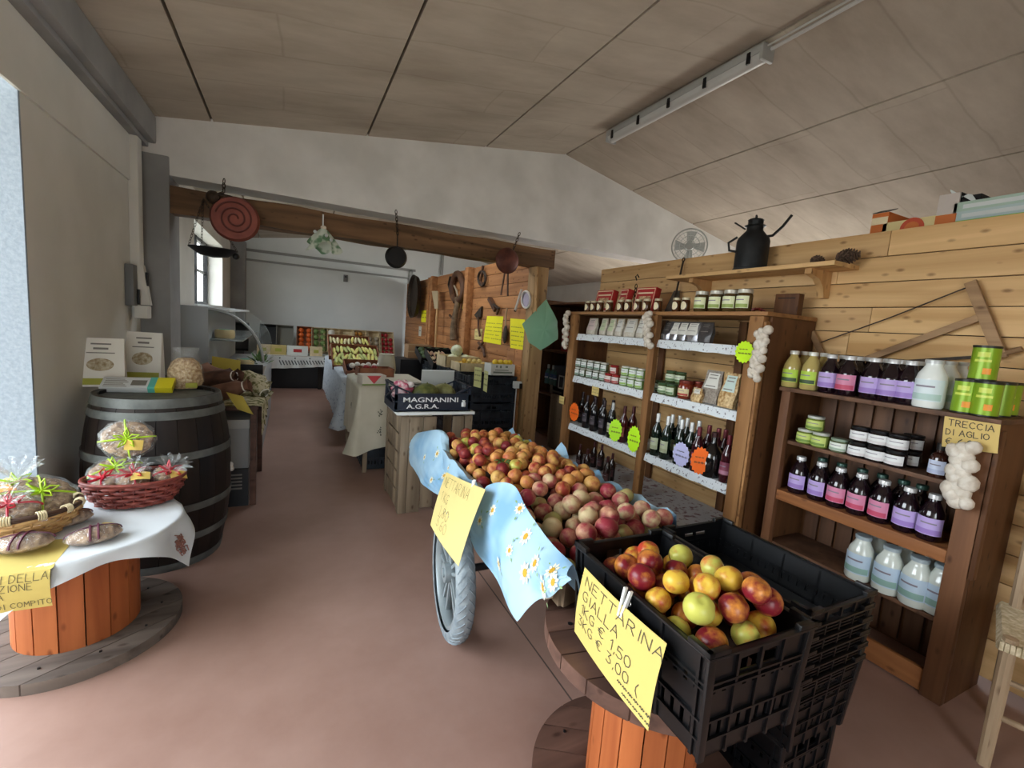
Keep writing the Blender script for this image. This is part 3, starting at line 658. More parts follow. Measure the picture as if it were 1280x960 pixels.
# ---- the barrel
M_OAK = mat_wood('dark_barrel_oak', (20, 15, 14), (36, 27, 24), axis=2, grain=9, island=.12, rough=.5, knots=False); M_HOOP = mat('grey_hoop', (84, 88, 87), .6, metal=.3, c2=(108, 111, 109), scale=14)
BC = Vector((-.655, 3.145, 0))
b = thing('oak_barrel', 'dark oak wine barrel with grey hoops standing by the left wall', 'barrel', BC)
def br(z): return .343 - .058 * ((z - .475) / .475) ** 2
n = 22; mb = MB()
for k in range(n):
    a0, a1 = 2 * PI * k / n + .004, 2 * PI * (k + 1) / n - .004; am = (a0 + a1) / 2
    rows = []
    for i in range(13):
        z = .95 * i / 12; rows.append([mb.bm.verts.new((br(z) * math.cos(a) * q, br(z) * math.sin(a) * q, z)) for a, q in ((a0, 1), (am, 1.003), (a1, 1))] + [mb.bm.verts.new(((br(z) - .022) * math.cos(a), (br(z) - .022) * math.sin(a), z)) for a in (a1, a0)])
    for A, B in zip(rows, rows[1:]):
        for j in range(5): mb._f([A[j], A[(j + 1) % 5], B[(j + 1) % 5], B[j]])
    mb._f(list(reversed(rows[0]))); mb._f(rows[-1])
mb.build('staves', M_OAK, b, smooth=40)
MB().lathe([(0, .905), (br(.9) - .02, .905), (br(.9) - .02, .93), (0, .93)], 40).build('head', M_HOOP, b, 'grey round barrel head')
for (z0, z1) in ((.905, .952), (.845, .885), (.625, .665), (.335, .375), (.16, .2), (.0, .045)):
    MB().lathe([(br(z0) + .001, z0), (br(z0) + .005, z0), (br(z1) + .005, z1), (br(z1) + .001, z1)], 48).build('hoop', M_HOOP, b)
q = BC + Vector((.338, -.03, .52)); MB().ball((.335, .0, .50), .022, 12, 8, (1, .8, 1)).ball((.345, .0, .475), .016, 10, 6).build('bung', mat('chalk_bung', (188, 182, 174), .7), b, 'pale bung in the barrel side')
# ---- goods on the barrel head
M_KRAFT = mat('white_paper_bag', (234, 231, 222), .75, c2=(240, 237, 228), scale=9); M_OLIVE = mat('olive_band', (168, 168, 66), .6); M_WINDOW = mat('bean_window', (150, 128, 92), .5, c2=(206, 196, 170), scale=60); M_PRINT = mat('grey_print', (132, 128, 122), .7)
BTOP = .932
def paper_bag(label, px, py, d, w, hh, rz, lean, group='paper bags on the barrel'):
    p = atZ(px, py, BTOP); t = thing('paper_bag', label, 'bag', (p.x, p.y, BTOP + .002), rz, group); t.rotation_euler = (-lean, 0, rz)
    def F(u, v, o=0):            # front face bulge
        taper = 1 - .10 * v; x = (u - .5) * w * taper; dep = d * (1 - v) ** .7 * .5 + .006
        return Vector((x, -dep - .012 * math.sin(PI * u) * (1 - v) - o, hh * v))
    m = MB(); m.sheet(F, 10, 12); m.sheet(lambda u, v: Vector((F(u, v).x, -F(u, v).y, F(u, v).z)), 10, 12)
    m.sheet(lambda u, v: F(0, v).lerp(Vector((F(0, v).x, -F(0, v).y, F(0, v).z)), u), 4, 12); m.sheet(lambda u, v: F(1, v).lerp(Vector((F(1, v).x, -F(1, v).y, F(1, v).z)), u), 4, 12)
    m.sheet(lambda u, v: F(u, 0).lerp(Vector((F(u, 0).x, -F(u, 0).y, 0)), v), 10, 1); m.sheet(lambda u, v: F(u, 1).lerp(Vector((F(u, 1).x, -F(u, 1).y, hh)), v), 10, 1)
    m.build('bag_paper', M_KRAFT, t, smooth=50)
    MB().sheet(lambda u, v: F(.5 + .28 * math.cos(2 * PI * u) * v, .45 + .13 * math.sin(2 * PI * u) * v, .0015), 24, 3).build('bean_window', M_WINDOW, t, 'oval window showing beans')
    MB().sheet(lambda u, v: F(.04 + .92 * u, .04 + .13 * v, .0012), 8, 3).build('band', M_OLIVE, t, 'olive printed band')
    k = MB()
    for (a, b_, v0, v1) in ((.2, .8, .68, .70), (.34, .66, .76, .80), (.28, .72, .86, .89)): k.sheet(lambda u, v: F(a + (b_ - a) * u, v0 + (v1 - v0) * v, .0012), 6, 1)
    k.build('print', M_PRINT, t, 'grey printed lines')
paper_bag('white paper bag of beans with an olive band on the left of the barrel head', 127, 484, .08, .225, .285, .12, .16)
paper_bag('white paper bag of beans standing on the barrel head beside the clear bag of pasta', 180, 476, .08, .205, .315, -.08, .12)
p = atZ(172, 490, BTOP); t = thing('flat_box', 'flat white box with yellow and turquoise end lying on the barrel front', 'box', (p.x, p.y + .035, BTOP + .022), -.02); t.rotation_euler = (.5, 0, -.02)
MB().box((-.165, -.05, 0), (.165, .05, .035), .003).build('box_body', mat('box_white', (222, 226, 228), .5), t)
MB().box((.075, -.0512, -.0005), (.166, .0512, .0358), .002).build('box_end', mat('box_yellow', (226, 214, 40), .5), t, 'yellow printed end'); MB().box((.05, -.0514, -.0007), (.085, .0514, .036), .002).build('box_stripe', mat('box_teal', (96, 190, 178), .5), t, 'turquoise stripe')
k = MB(); k.box((-.03, -.028, .0352), (.04, .02, .0358)); k.build('box_window', mat('box_grey', (120, 118, 112), .5), t, 'grey window')
k = MB()
for j in range(6): k.box((-.15, -.04 + j * .013, .0352), (-.045 - .01 * (j % 3), -.035 + j * .013, .0356))
k.build('print', M_PRINT, t, 'grey printed lines')
# clear bag of pasta
M_PASTA = mat('pasta_shapes', (164, 120, 64), .6, c2=(232, 206, 156), scale=60, bump=.6)
p = atZ(232, 487, BTOP); t = thing('pasta_bag', 'clear bag of pale pasta slumped on the right of the barrel head', 'bag', (p.x - .01, p.y + .06, BTOP + .002), .3)
MB().lathe([(0, 0), (.075, 0), (.09, .04), (.085, .11), (.07, .16), (.04, .185), (0, .19)], 28, sy=.7, fn=lambda a, z: 1 + .05 * math.sin(a * 5 + z * 40) + .03 * math.sin(a * 14 + z * 120)).build('pasta', M_PASTA, t, smooth=60)
MB().lathe([(0, -.001), (.08, -.001), (.096, .04), (.092, .12), (.075, .175), (.06, .205), (.07, .235), (.075, .25)], 36, sy=.7, fn=lambda a, z: 1 + .04 * math.sin(a * 9 + z * 50)).build('film', M_FILM, t, smooth=60)
MB().box((-.01, -.073, .01), (.05, -.065, .04), .002).build('label', M_OLIVE, t, 'yellow label at the base')

# ---- the display behind the barrel
M_JUTE = mat_print('olive_floral_cloth', (200, 192, 160), (112, 112, 66), (26, 26, 26), .48, .56); M_BROWNCL = mat('brown_wrap', (104, 70, 54), .8, c2=(140, 100, 80), scale=9)
t = thing('side_table', 'low dark table behind the barrel carrying wrapped goods', 'table', (-.50, 4.15, 0))
MB().box((-.30, -.42, .72), (.30, .44, .75), .004).build('tabletop', M_REELBROWN, t)
for x in (-.27, .27):
    for y in (-.39, .41): MB().box((x - .02, y - .02, 0), (x + .02, y + .02, .72), .003).build('leg', M_REELBROWN, t)
def sc(u, v):
    x = -.28 + .585 * min(1, u * 1.35); y = -.43 + .87 * v; z = .756
    if u * 1.35 > 1: e = (u * 1.35 - 1) / .35; z -= .22 * e * (1 - .25 * abs(math.sin(v * 9))); x += .02 + .012 * math.sin(v * 22) * e
    return Vector((-.50 + x, 4.15 + y, z + .004))
MB().sheet(sc, 40, 40, .002).build('table_runner', M_JUTE, None, 'olive floral cloth hanging over the aisle side of the low table', 'tablecloth', smooth=80)
def sack(label, loc, rot, L_, r, m, nm='wrapped_parcel', cat='parcel', group='brown parcels behind the barrel'):
    t = thing(nm, label, cat, loc, 0, group); t.rotation_euler = rot
    MB().lathe([(0, -L_ / 2), (r * .6, -L_ * .48), (r, -L_ * .3), (r * .92, 0), (r, L_ * .28), (r * .5, L_ * .44), (r * .75, L_ * .56)], 24, fn=lambda a, z: 1 + .13 * math.sin(a * 4 + z * 30) + .07 * math.sin(a * 9 - z * 43)).build('wrap', m, t, smooth=70)
    MB().tube([(r * .58 * math.cos(x), r * .58 * math.sin(x), L_ * .44) for x in [2 * PI * k / 14 for k in range(14)]], .005, 5, closed=True).build('string', M_KRAFT, t, 'pale tying string')
M_DKW = mat('dark_wrap', (74, 48, 38), .8, c2=(112, 76, 58), scale=12); M_CRW = mat_print('cream_floral_wrap', (196, 188, 158), (120, 118, 78), (30, 30, 30), .5, .58)
sack('brown paper parcel at the wall side of the low table, by the column', (-.68, 4.30, .83), (1.3, 0, .5), .36, .065, M_BROWNCL)
sack('dark brown parcel propped at the barrel end of the low table', (-.62, 3.86, .835), (1.15, .2, -.9), .36, .07, M_DKW)
sack('brown parcel with its mouth towards the aisle, nearest the barrel', (-.44, 3.90, .83), (1.25, .3, 1.25), .34, .062, M_BROWNCL)
sack('dark brown parcel lying in the middle of the heap on the low table', (-.50, 4.10, .90), (1.35, .2, .9), .36, .065, M_DKW)
sack('brown parcel on top at the back of the heap on the low table', (-.55, 4.38, .90), (1.2, -.2, -.7), .34, .06, M_BROWNCL)
sack('cream floral parcel hanging out over the aisle corner of the low table', (-.24, 4.22, .83), (2.1, .3, .9), .24, .07, M_CRW)
sack('cream floral parcel at the far aisle end of the low table', (-.28, 4.46, .84), (1.9, .2, 1.3), .24, .07, M_CRW)
for (px, py, Y, w, h, lab) in ((300, 503, 3.68, .10, .15, 'yellow paper price tag dangling over the front of the low table'), (283, 455, 4.62, .21, .13, 'olive-yellow card standing behind the parcels by the glass counter')):
    c = atY(px, py, Y); q = h / 2; p = w / 2; k = .035 if h > .14 else .0
    f = quad_surf((c.x - p + k, Y - .02, c.z - q + .03), (c.x + p + k, Y - .02, c.z - q - .01), (c.x + p - k, Y, c.z + q - .03), (c.x - p - k, Y, c.z + q), (0, -.01, 0))
    MB().sheet(f, 6, 6, .001).build('price_tag', mat('olive_tag', (186, 168, 72), .8), None, lab, 'price tag')
t = thing('storage_box', 'pale grey box standing under the low table on a black crate', 'box', (-.5, 4.12, .282)); MB().box((-.24, -.36, 0), (.24, .36, .36), .006).build('box_body', mat('pale_box', (150, 152, 152), .6), t); MB().box((-.245, -.365, .30), (.245, .365, .365), .004).build('box_lid', mat('pale_lid', (172, 174, 172), .6), t)
t = thing('plastic_crate', 'black crate with a pale printed label pushed under the low table', 'crate', (-.5, 4.12, .0))
MB().box((-.24, -.38, 0), (.24, .38, .02)).box((-.24, -.38, .02), (.24, -.36, .28)).box((-.24, .36, .02), (.24, .38, .28)).box((-.24, -.36, .02), (-.22, .36, .28)).box((.22, -.36, .02), (.24, .36, .28)).build('crate_body', mat('black_plastic', (22, 24, 28), .4), t, smooth=0)
k = MB(); [k.box((-.04, -.382, .13 + .026 * j), (.2, -.3805, .142 + .026 * j)) for j in range(5)]; k.build('label', M_PRINT, t, 'pale striped label', kind='stuff')
# wall box and cable fitting by the column
t = thing('wall_switch_box', 'grey metal switch box with a dark lever on the left wall by the column', 'switch box', (XL + .001, 4.22, 1.39))
MB().box((0, -.10, .02), (.05, .0, .31), .006).build('backplate', mat('switch_grey', (108, 110, 110), .5), t)
MB().prism([(.03, .02, .03), (.11, .05, .03), (.07, .05, .32), (.03, .02, .32)], (0, .06, 0)).build('cover', M_PLAST, t); MB().box((.082, .055, .17), (.095, .10, .27), .004).build('lever_slot', M_BLACKM, t); MB().box((.03, -.02, -.07), (.11, .09, .025), .012).build('socket', M_PLAST, t)
MB().box((.052, -.03, .03), (.065, .0, .14), .003).build('lever', M_BLACKM, t)
# ================================================================ FRUIT CART, RIGHT REEL, CRATES
def mat_fruit(name, base, blush, lo=.40, hi=.62, rough=.5, speck=None, sc=24):
    m = bpy.data.materials.new(name); m.use_nodes = True; N, L = nt(m); b = N['Principled BSDF']
    b.inputs['Roughness'].default_value = rough; b.inputs['Specular IOR Level'].default_value = .35; b.inputs['Subsurface Weight'].default_value = 0.0
    tc = N.new('ShaderNodeTexCoord'); oi = N.new('ShaderNodeObjectInfo'); v = N.new('ShaderNodeVectorMath'); v.operation = 'MULTIPLY_ADD'
    cx = N.new('ShaderNodeCombineXYZ')
    for k in range(3): L.new(oi.outputs['Random'], cx.inputs[k])
    L.new(cx.outputs[0], v.inputs[0]); v.inputs[1].default_value = (31, 17, 23); L.new(tc.outputs['Object'], v.inputs[2])
    n = N.new('ShaderNodeTexNoise'); n.inputs['Scale'].default_value = sc; n.inputs['Detail'].default_value = 5; n.inputs['Roughness'].default_value = .55; L.new(v.outputs[0], n.inputs['Vector'])
    sh = N.new('ShaderNodeMath'); sh.operation = 'MULTIPLY_ADD'; L.new(oi.outputs['Random'], sh.inputs[0]); sh.inputs[1].default_value = .22; sh.inputs[2].default_value = -.11
    ad = N.new('ShaderNodeMath'); L.new(n.outputs['Fac'], ad.inputs[0]); L.new(sh.outputs[0], ad.inputs[1])
    r = N.new('ShaderNodeValToRGB'); r.color_ramp.elements[0].position = lo; r.color_ramp.elements[1].position = hi
    r.color_ramp.elements[0].color = rgb(*base); r.color_ramp.elements[1].color = rgb(*blush); L.new(ad.outputs[0], r.inputs['Fac'])
    L.new(r.outputs['Color'], b.inputs['Base Color']); return m
FM = {'apricot': mat_fruit('apricot_skin', (214, 154, 84), (178, 84, 56), .42, .7), 'peach': mat_fruit('peach_skin', (218, 174, 98), (168, 66, 52), .40, .66),
      'ruby': mat_fruit('ruby_skin', (186, 96, 60), (122, 36, 42), .3, .56), 'pale': mat_fruit('pale_nectarine_skin', (212, 190, 146), (176, 84, 86), .42, .66),
      'pink': mat_fruit('pink_nectarine_skin', (210, 164, 128), (156, 52, 66), .32, .58), 'green': mat_fruit('green_nectarine_skin', (180, 176, 112), (170, 104, 84), .5, .76),
      'yellow': mat_fruit('yellow_nectarine_skin', (218, 178, 66), (180, 60, 42), .42, .64, .32), 'crimson': mat_fruit('crimson_nectarine_skin', (214, 140, 58), (122, 28, 40), .32, .56, .3), 'lime': mat_fruit('lime_nectarine_skin', (196, 194, 92), (206, 116, 62), .52, .76, .32)}
def fruit_mesh(name, m):
    mb = MB(); n, k = 20, 14; prof = []
    for j in range(k + 1):
        th = PI * j / k; z = -math.cos(th); r = math.sin(th)
        if z > .6: z -= .22 * max(0, 1 - r / .55) ** 2
        if z < -.85: z += .04
        prof.append((r if 0 < j < k else 0, z))
    mb.lathe(prof, n, fn=lambda a, z: 1 - .07 * math.exp(-((a - PI) / .22) ** 2) * (1 if z > -.6 else .4))
    for v in mb.bm.verts: v.co *= .038
    return mb
FMESH = {}
def fruit(kind, loc, r, label, group, cat='peach', nm='peach'):
    if kind not in FMESH:
        o = fruit_mesh(kind, FM[kind]).build(nm, FM[kind], None, smooth=180); FMESH[kind] = o.data
    else:
        o = bpy.data.objects.new(nm, FMESH[kind]); COL.objects.link(o)
    o.name = nm; o.location = loc; s = r / .038; o.scale = (s, s * R.uniform(.95, 1.03), s * R.uniform(.9, .98))
    o.rotation_euler = (R.uniform(-.9, .9), R.uniform(-.9, .9), R.uniform(0, 2 * PI))
    return tag(o, label, cat, group)
def pour(inside, bounds, base, radius, n, tries=24, seed=3, lim=.105):
    """drop spheres one by one: each comes to rest on the base or on its neighbours"""
    rr = random.Random(seed); out = []; (x0, x1, y0, y1) = bounds
    for i in range(n):
        best = None
        for _ in range(tries):
            x, y = rr.uniform(x0, x1), rr.uniform(y0, y1); r = radius(x, y, rr)
            if not inside(x, y, r): continue
            z = base(x, y) + r
            for (a, b, c, q) in out:
                d2 = (a - x) ** 2 + (b - y) ** 2; s = (q + r) * 1.0
                if d2 < s * s: z = max(z, c + math.sqrt(s * s - d2))
            h = z - base(x, y)
            if best is None or h < best[0]: best = (h, x, y, z, r)
        if best and best[0] < lim: out.append(best[1:])
    return out
# ---- the cart
def cxl(y): return .80 + (y - 1.14) * .052
def cxr(y): return 1.50 - (y - 1.14) * .012
ZR0, ZR1 = .675, .655                                   # rim height near / far
def zrim(y): return ZR0 + (ZR1 - ZR0) * (y - 1.14) / 1.8
cart = thing('fruit_cart', 'wooden hand cart lined with pale blue daisy cloth and heaped with peaches', 'cart', (0, 0, 0))
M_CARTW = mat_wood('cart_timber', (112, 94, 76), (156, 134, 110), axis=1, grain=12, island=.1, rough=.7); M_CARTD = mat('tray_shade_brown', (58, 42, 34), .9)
CYN, CYF = 1.14, 2.96
def near_y(x): return 1.14 + max(0, (x - .80)) * .24
mb = MB()
# tray floor and four side boards
mb.prism([(cxl(1.14), 1.14, .575), (cxr(1.32), 1.32, .575), (cxr(CYF), CYF, .575), (cxl(CYF), CYF, .575)], (0, 0, .018))
mb.build('tray_floor', M_CARTW, cart, smooth=0)
for nm, a, b_ in (('side_board', (cxl(CYN), CYN), (cxl(CYF), CYF)), ('side_board', (cxr(1.32), 1.32), (cxr(CYF), CYF)), ('end_board', (cxl(CYF), CYF), (cxr(CYF), CYF)), ('end_board', (cxl(CYN), CYN), (cxr(1.32), 1.32))):
    m2 = MB(); za, zb_ = zrim(a[1]), zrim(b_[1])
    d = Vector((b_[0] - a[0], b_[1] - a[1], 0)).normalized(); nn = Vector((-d.y, d.x, 0)) * .011
    A, B = Vector((a[0], a[1], 0)), Vector((b_[0], b_[1], 0))
    m2.prism([A + nn + Vector((0, 0, .575)), B + nn + Vector((0, 0, .575)), B + nn + Vector((0, 0, zb_ - .012)), A + nn + Vector((0, 0, za - .012))], -2 * nn); m2.build(nm, M_CARTW, cart, smooth=0)
# lining that carries the fruit
def mound(x, y):
    u = (x - cxl(y)) / (cxr(y) - cxl(y)) * 2 - 1
    return .585 + .062 * (1 - u * u) + .012 * math.sin(y * 5 + x * 3) + .014 * math.sin(PI * (y - 1.14) / 1.8)
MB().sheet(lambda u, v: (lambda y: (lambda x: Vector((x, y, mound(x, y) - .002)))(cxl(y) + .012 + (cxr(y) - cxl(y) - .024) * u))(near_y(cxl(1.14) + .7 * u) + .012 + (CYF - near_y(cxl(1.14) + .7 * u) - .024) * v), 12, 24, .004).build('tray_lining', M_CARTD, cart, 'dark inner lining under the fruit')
# shafts, legs, axle
for x in (.97, 1.39):
    m2 = MB(); m2.bar((x, 1.42, .555), (x, 3.05, .555), .05, .04, .006); m2.build('shaft', M_CARTW, cart)
for (x, y) in ((1.0, 2.8), (1.36, 2.8), (1.36, 1.5)):
    MB().box((x - .025, y - .025, 0), (x + .025, y + .025, .54), .005).build('leg', M_CARTW, cart)
MB().box((.74, 1.15, .60), (.775, 1.20, .665), .004).build('corner_block', mat('pale_wood_end', (206, 190, 166), .7), cart, 'pale sawn wooden corner block')
MB().cyl((.72, 1.90, .30), (1.56, 1.90, .30), .018, n=12).build('axle', M_BLACKM, cart)
# wheels: pneumatic tyre on an alloy five-spoke rim
M_TYRE = mat('grey_tyre', (112, 124, 132), .65, c2=(150, 160, 166), scale=26); M_RIM = mat('alloy_rim', (150, 162, 168), .4, metal=.3)
def wheel(x, y, rad, w):
    T = Matrix.Translation((x, y, rad)) @ Matrix.Rotation(math.radians(-6), 4, 'Z') @ Matrix.Rotation(PI / 2, 4, 'Y')
    tw = w * .5; t = MB(); prof = []
    for k in range(15):
        a = -PI * .62 + 2 * PI * .62 * k / 14; prof.append((rad - tw * .9 + tw * .9 * math.cos(a), tw * math.sin(a)))
    t.lathe(prof, 72, T)
    tyre = t; 
    tr = MB()
    for k in range(44):
        for sgn in (-1, 1):
            a = 2 * PI * (k + (0 if sgn > 0 else .5)) / 44; p = []
            for j in range(4):
                ph = .1 + 1.0 * j / 3; aa = a + .055 * j; rr = rad - tw * .9 + tw * .9 * math.cos(ph) + .0015; p.append(T @ Vector((rr * math.cos(aa), rr * math.sin(aa), sgn * tw * math.sin(ph))))
            tr.tube(p, .0028, 4)
    trd = tr
    r_ = MB(); ri = rad - tw * 1.65
    r_.lathe([(ri + .012, -tw * .72), (ri - .006, -tw * .76), (ri - .016, -tw * .4), (ri - .016, tw * .4), (ri - .006, tw * .76), (ri + .012, tw * .72)], 56, T)
    whl = r_.build('wheel', M_RIM, cart, smooth=40)
    tyre.build('tyre', M_TYRE, whl, 'grey pneumatic tyre', smooth=60); trd.build('tread', mat('tread_grey', (124, 136, 144), .7), whl, kind='stuff')
    h = MB(); h.cyl(T @ Vector((0, 0, -tw * .9)), T @ Vector((0, 0, tw * .9)), .045, n=24); h.cyl(T @ Vector((0, 0, -tw * 1.1)), T @ Vector((0, 0, tw * 1.1)), .022, n=16); h.build('hub', M_RIM, whl)
    for k in range(5):
        a = 2 * PI * k / 5 + .35; s = MB()
        for da in (-.17, .17):
            s.bar(T @ Vector((.035 * math.cos(a + da * 2.2), .035 * math.sin(a + da * 2.2), 0)), T @ Vector(((ri - .008) * math.cos(a + da), (ri - .008) * math.sin(a + da), 0)), .016, .022, .004, up=(1, 0, 0))
        s.build('spoke', M_RIM, whl)
wheel(.70, 1.90, .30, .085); wheel(1.60, 1.90, .30, .085)
# ---- the fruit heap
def ins(x, y, r): return cxl(y) + .012 + r < x < cxr(y) - .012 - r and near_y(x) + .02 + r < y < CYF - .02 - r
def rad_(x, y, rr): return rr.uniform(.0335, .0395) if y > 1.75 else rr.uniform(.037, .0435)
heap = pour(ins, (.8, 1.5, 1.14, 2.96), mound, rad_, 292, 30, 5)
for (x, y, z, r) in heap:
    q = R.random(); yy = y + R.uniform(-.16, .16)
    if yy > 1.78:
        kk = 'ruby' if (x < 1.12 and y > 2.3 and q < .62) or q < .16 else ('apricot' if q < .6 else ('peach' if q < .93 else 'lime'))
        lab = {'ruby': 'dark ruby peach in the far half of the cart heap', 'apricot': 'orange peach in the far half of the cart heap', 'peach': 'yellow-red peach in the far half of the cart heap', 'lime': 'greenish yellow peach in the far half of the cart heap'}[kk]
        fruit(kk, (x, y, z), r, lab, lab.split(' in ')[0] + 's, far half of cart', 'peach', 'peach')
    else:
        kk = 'pale' if q < .4 else ('pink' if q < .8 else 'green')
        lab = {'pale': 'pale pink-blushed nectarine in the near half of the cart heap', 'pink': 'deep pink nectarine in the near half of the cart heap', 'green': 'pale green nectarine in the near half of the cart heap'}[kk]
        fruit(kk, (x, y, z), r, lab, lab.split(' in ')[0] + 's, near half of cart', 'nectarine', 'nectarine')
lf = MB(); p = atZ(629, 583, .735)
for k in range(5):
    a = k * 1.25; lf.sheet(lambda u, v: p + Vector(((.008 + .05 * u) * math.cos(a) - (v - .5) * .028 * math.sin(PI * u) * math.sin(a), (.008 + .05 * u) * math.sin(a) + (v - .5) * .028 * math.sin(PI * u) * math.cos(a), .02 + .012 * math.sin(PI * u))), 6, 2, .0008)
lf.build('leaf_sprig', mat('leaf_green', (70, 104, 48), .5), None, 'sprig of green leaves lying on the peaches in the cart', 'leaves', smooth=60)
# ---- the daisy cloth lining the rim
def mat_daisy():
    m = bpy.data.materials.new('daisy_oilcloth'); m.use_nodes = True; N, L = nt(m); b = N['Principled BSDF']; b.inputs['Roughness'].default_value = .45; b.inputs['Specular IOR Level'].default_value = .4
    tc = N.new('ShaderNodeTexCoord'); n = N.new('ShaderNodeTexNoise'); n.inputs['Scale'].default_value = 5; L.new(tc.outputs['Object'], n.inputs['Vector'])
    r = N.new('ShaderNodeValToRGB'); r.color_ramp.elements[0].color = rgb(126, 172, 208); r.color_ramp.elements[1].color = rgb(170, 204, 226); r.color_ramp.elements[0].position = .35; r.color_ramp.elements[1].position = .62
    L.new(n.outputs['Fac'], r.inputs['Fac']); L.new(r.outputs['Color'], b.inputs['Base Color']); return m
M_DAISY = mat_daisy(); M_PETAL = mat('daisy_petal', (240, 236, 214), .6); M_EYE = mat('daisy_eye', (204, 158, 40), .6); M_LEAFP = mat('daisy_leaf', (140, 172, 120), .6)
def daisies(parent, surf, spots, s=.025, off=.0025):
    pe, ey, le = MB(), MB(), MB()
    for (u, v, q) in spots:
        c = surf(u, v); e = .01; du = (surf(u + e, v) - surf(u - e, v)).normalized(); dv = (surf(u, v + e) - surf(u, v - e)); n = du.cross(dv).normalized(); dv = n.cross(du).normalized()
        if n.x > 0: n = -n
        for k in range(9):
            a = 2 * PI * k / 9 + u * 7
            d = du * math.cos(a) + dv * math.sin(a); t_ = -du * math.sin(a) + dv * math.cos(a); L_ = s * q
            pe._f([pe.bm.verts.new(c + n * off + d * L_ * .25), pe.bm.verts.new(c + n * off + d * L_ * .7 + t_ * L_ * .22), pe.bm.verts.new(c + n * off + d * L_ * 1.08), pe.bm.verts.new(c + n * off + d * L_ * .7 - t_ * L_ * .22)])
        ey._f([ey.bm.verts.new(c + n * (off + .0006) + (du * math.cos(2 * PI * k / 10) + dv * math.sin(2 * PI * k / 10)) * s * q * .4) for k in range(10)])
        for k in range(2):
            a = 1.3 + k * 2.2 + v * 9; d = du * math.cos(a) + dv * math.sin(a); t_ = -du * math.sin(a) + dv * math.cos(a); o = c + n * off + d * s * q * 1.25
            le._f([le.bm.verts.new(o), le.bm.verts.new(o + d * s * .4 + t_ * s * .18), le.bm.verts.new(o + d * s * .85), le.bm.verts.new(o + d * s * .4 - t_ * s * .18)])
    pe.build('daisy_petals', M_PETAL, parent, 'printed white daisies', kind='stuff', smooth=0, fix=False); ey.build('daisy_eyes', M_EYE, parent, 'yellow daisy centres', kind='stuff', smooth=0, fix=False); le.build('daisy_leaves', M_LEAFP, parent, 'printed green leaves', kind='stuff', smooth=0, fix=False)
def lerp_poly(P, t):
    n = len(P) - 1; k = min(int(t * n), n - 1); f = t * n - k; return P[k].lerp(P[k + 1], f)
def smooth_poly(P, t):
    n = len(P) - 1; k = min(int(t * n), n - 1); f = t * n - k
    a, b, c, d = P[max(k - 1, 0)], P[k], P[k + 1], P[min(k + 2, n)]
    return .5 * ((2 * b) + (c - a) * f + (2 * a - 5 * b + 4 * c - d) * f * f + (3 * b - 3 * c + d - a) * f ** 3)
def flap(name, top, bot, lab, amp=.012, waves=5, nu=40, nv=24, spots=(), inner=None, ph=0.0):
    def f(u, v):       # u along the rim, v 0 bottom, 1 rim
        a = smooth_poly(top, u); b_ = smooth_poly(bot, u).lerp(lerp_poly(bot, u), .6); p = b_.lerp(a, v)
        w = math.sin(PI * v) ** .7 if v < 1 else 0
        bul = -.03 * math.sin(PI * min(1, v * 1.0)) * .8
        return p + Vector((bul - amp * math.sin(u * waves * PI + ph + v * 1.5) * (1 - v) ** .5 * (.3 + .7 * (1 - v)), -.004 * math.sin(u * 17), .002 * math.sin(u * 13 + v * 9))) + Vector((-.004, 0, .001)) * (math.sin(u * 23 + v * 17) * math.sin(v * 21 - u * 9)) * (1 - v)
    mb = MB(); mb.sheet(f, nu, nv, .0015)
    if inner:
        g = lambda u, v: smooth_poly(top, u).lerp(smooth_poly(inner, u), v) + Vector((0, 0, .012 * math.sin(PI * v)))
        mb.sheet(g, nu, 8, .0015)
    o = mb.build(name, M_DAISY, None, lab, 'tablecloth', smooth=80)
    if spots: daisies(o, f, spots)
    return o
zc = .70
def rl(px, py, z=.69): return atZ(px, py, z)
top = [atX(x, y, X) for (x, y, X) in ((602, 626, .79), (609, 607, .80), (640, 606, .825), (660, 638, .81), (690, 680, .785), (717, 706, .765))]
bot = [atX(x, y, X) for (x, y, X) in ((585, 656, .745), (598, 690, .725), (622, 736, .71), (650, 775, .70), (668, 752, .71), (690, 744, .715), (716, 726, .725))]
inn = [Vector((cxl(p.y) + .012, p.y, .66)) for p in top]
flap('daisy_cloth', top, bot, 'pale blue daisy oilcloth hanging over the cart side beside the wheel', .016, 5, spots=[(.62, .72, 1.3), (.72, .5, 1.2), (.62, .34, 1.4), (.78, .2, 1.5), (.88, .6, 1.2), (.9, .25, 1.1), (.52, .9, 1.0), (.36, .25, 1.1), (.3, .7, 1.0), (.47, .5, .9), (.2, .5, .9)], inner=inn)
top2 = [atX(x, y, X) for (x, y, X) in ((522, 541, .872), (548, 538, .872), (552, 556, .868), (560, 583, .858), (567, 606, .845))]
bot2 = [atX(x, y, X) for (x, y, X) in ((512, 560, .83), (514, 582, .81), (524, 600, .80), (540, 614, .79), (556, 626, .785))]
inn2 = [p + Vector((.045, -.02, -.02)) for p in top2]
flap('daisy_cloth', top2, bot2, 'pale blue daisy oilcloth hanging over the far left corner of the cart', .01, 4, spots=[(.55, .85, 1.1), (.8, .8, 1.0), (.4, .5, .9), (.7, .35, .9)], inner=inn2)
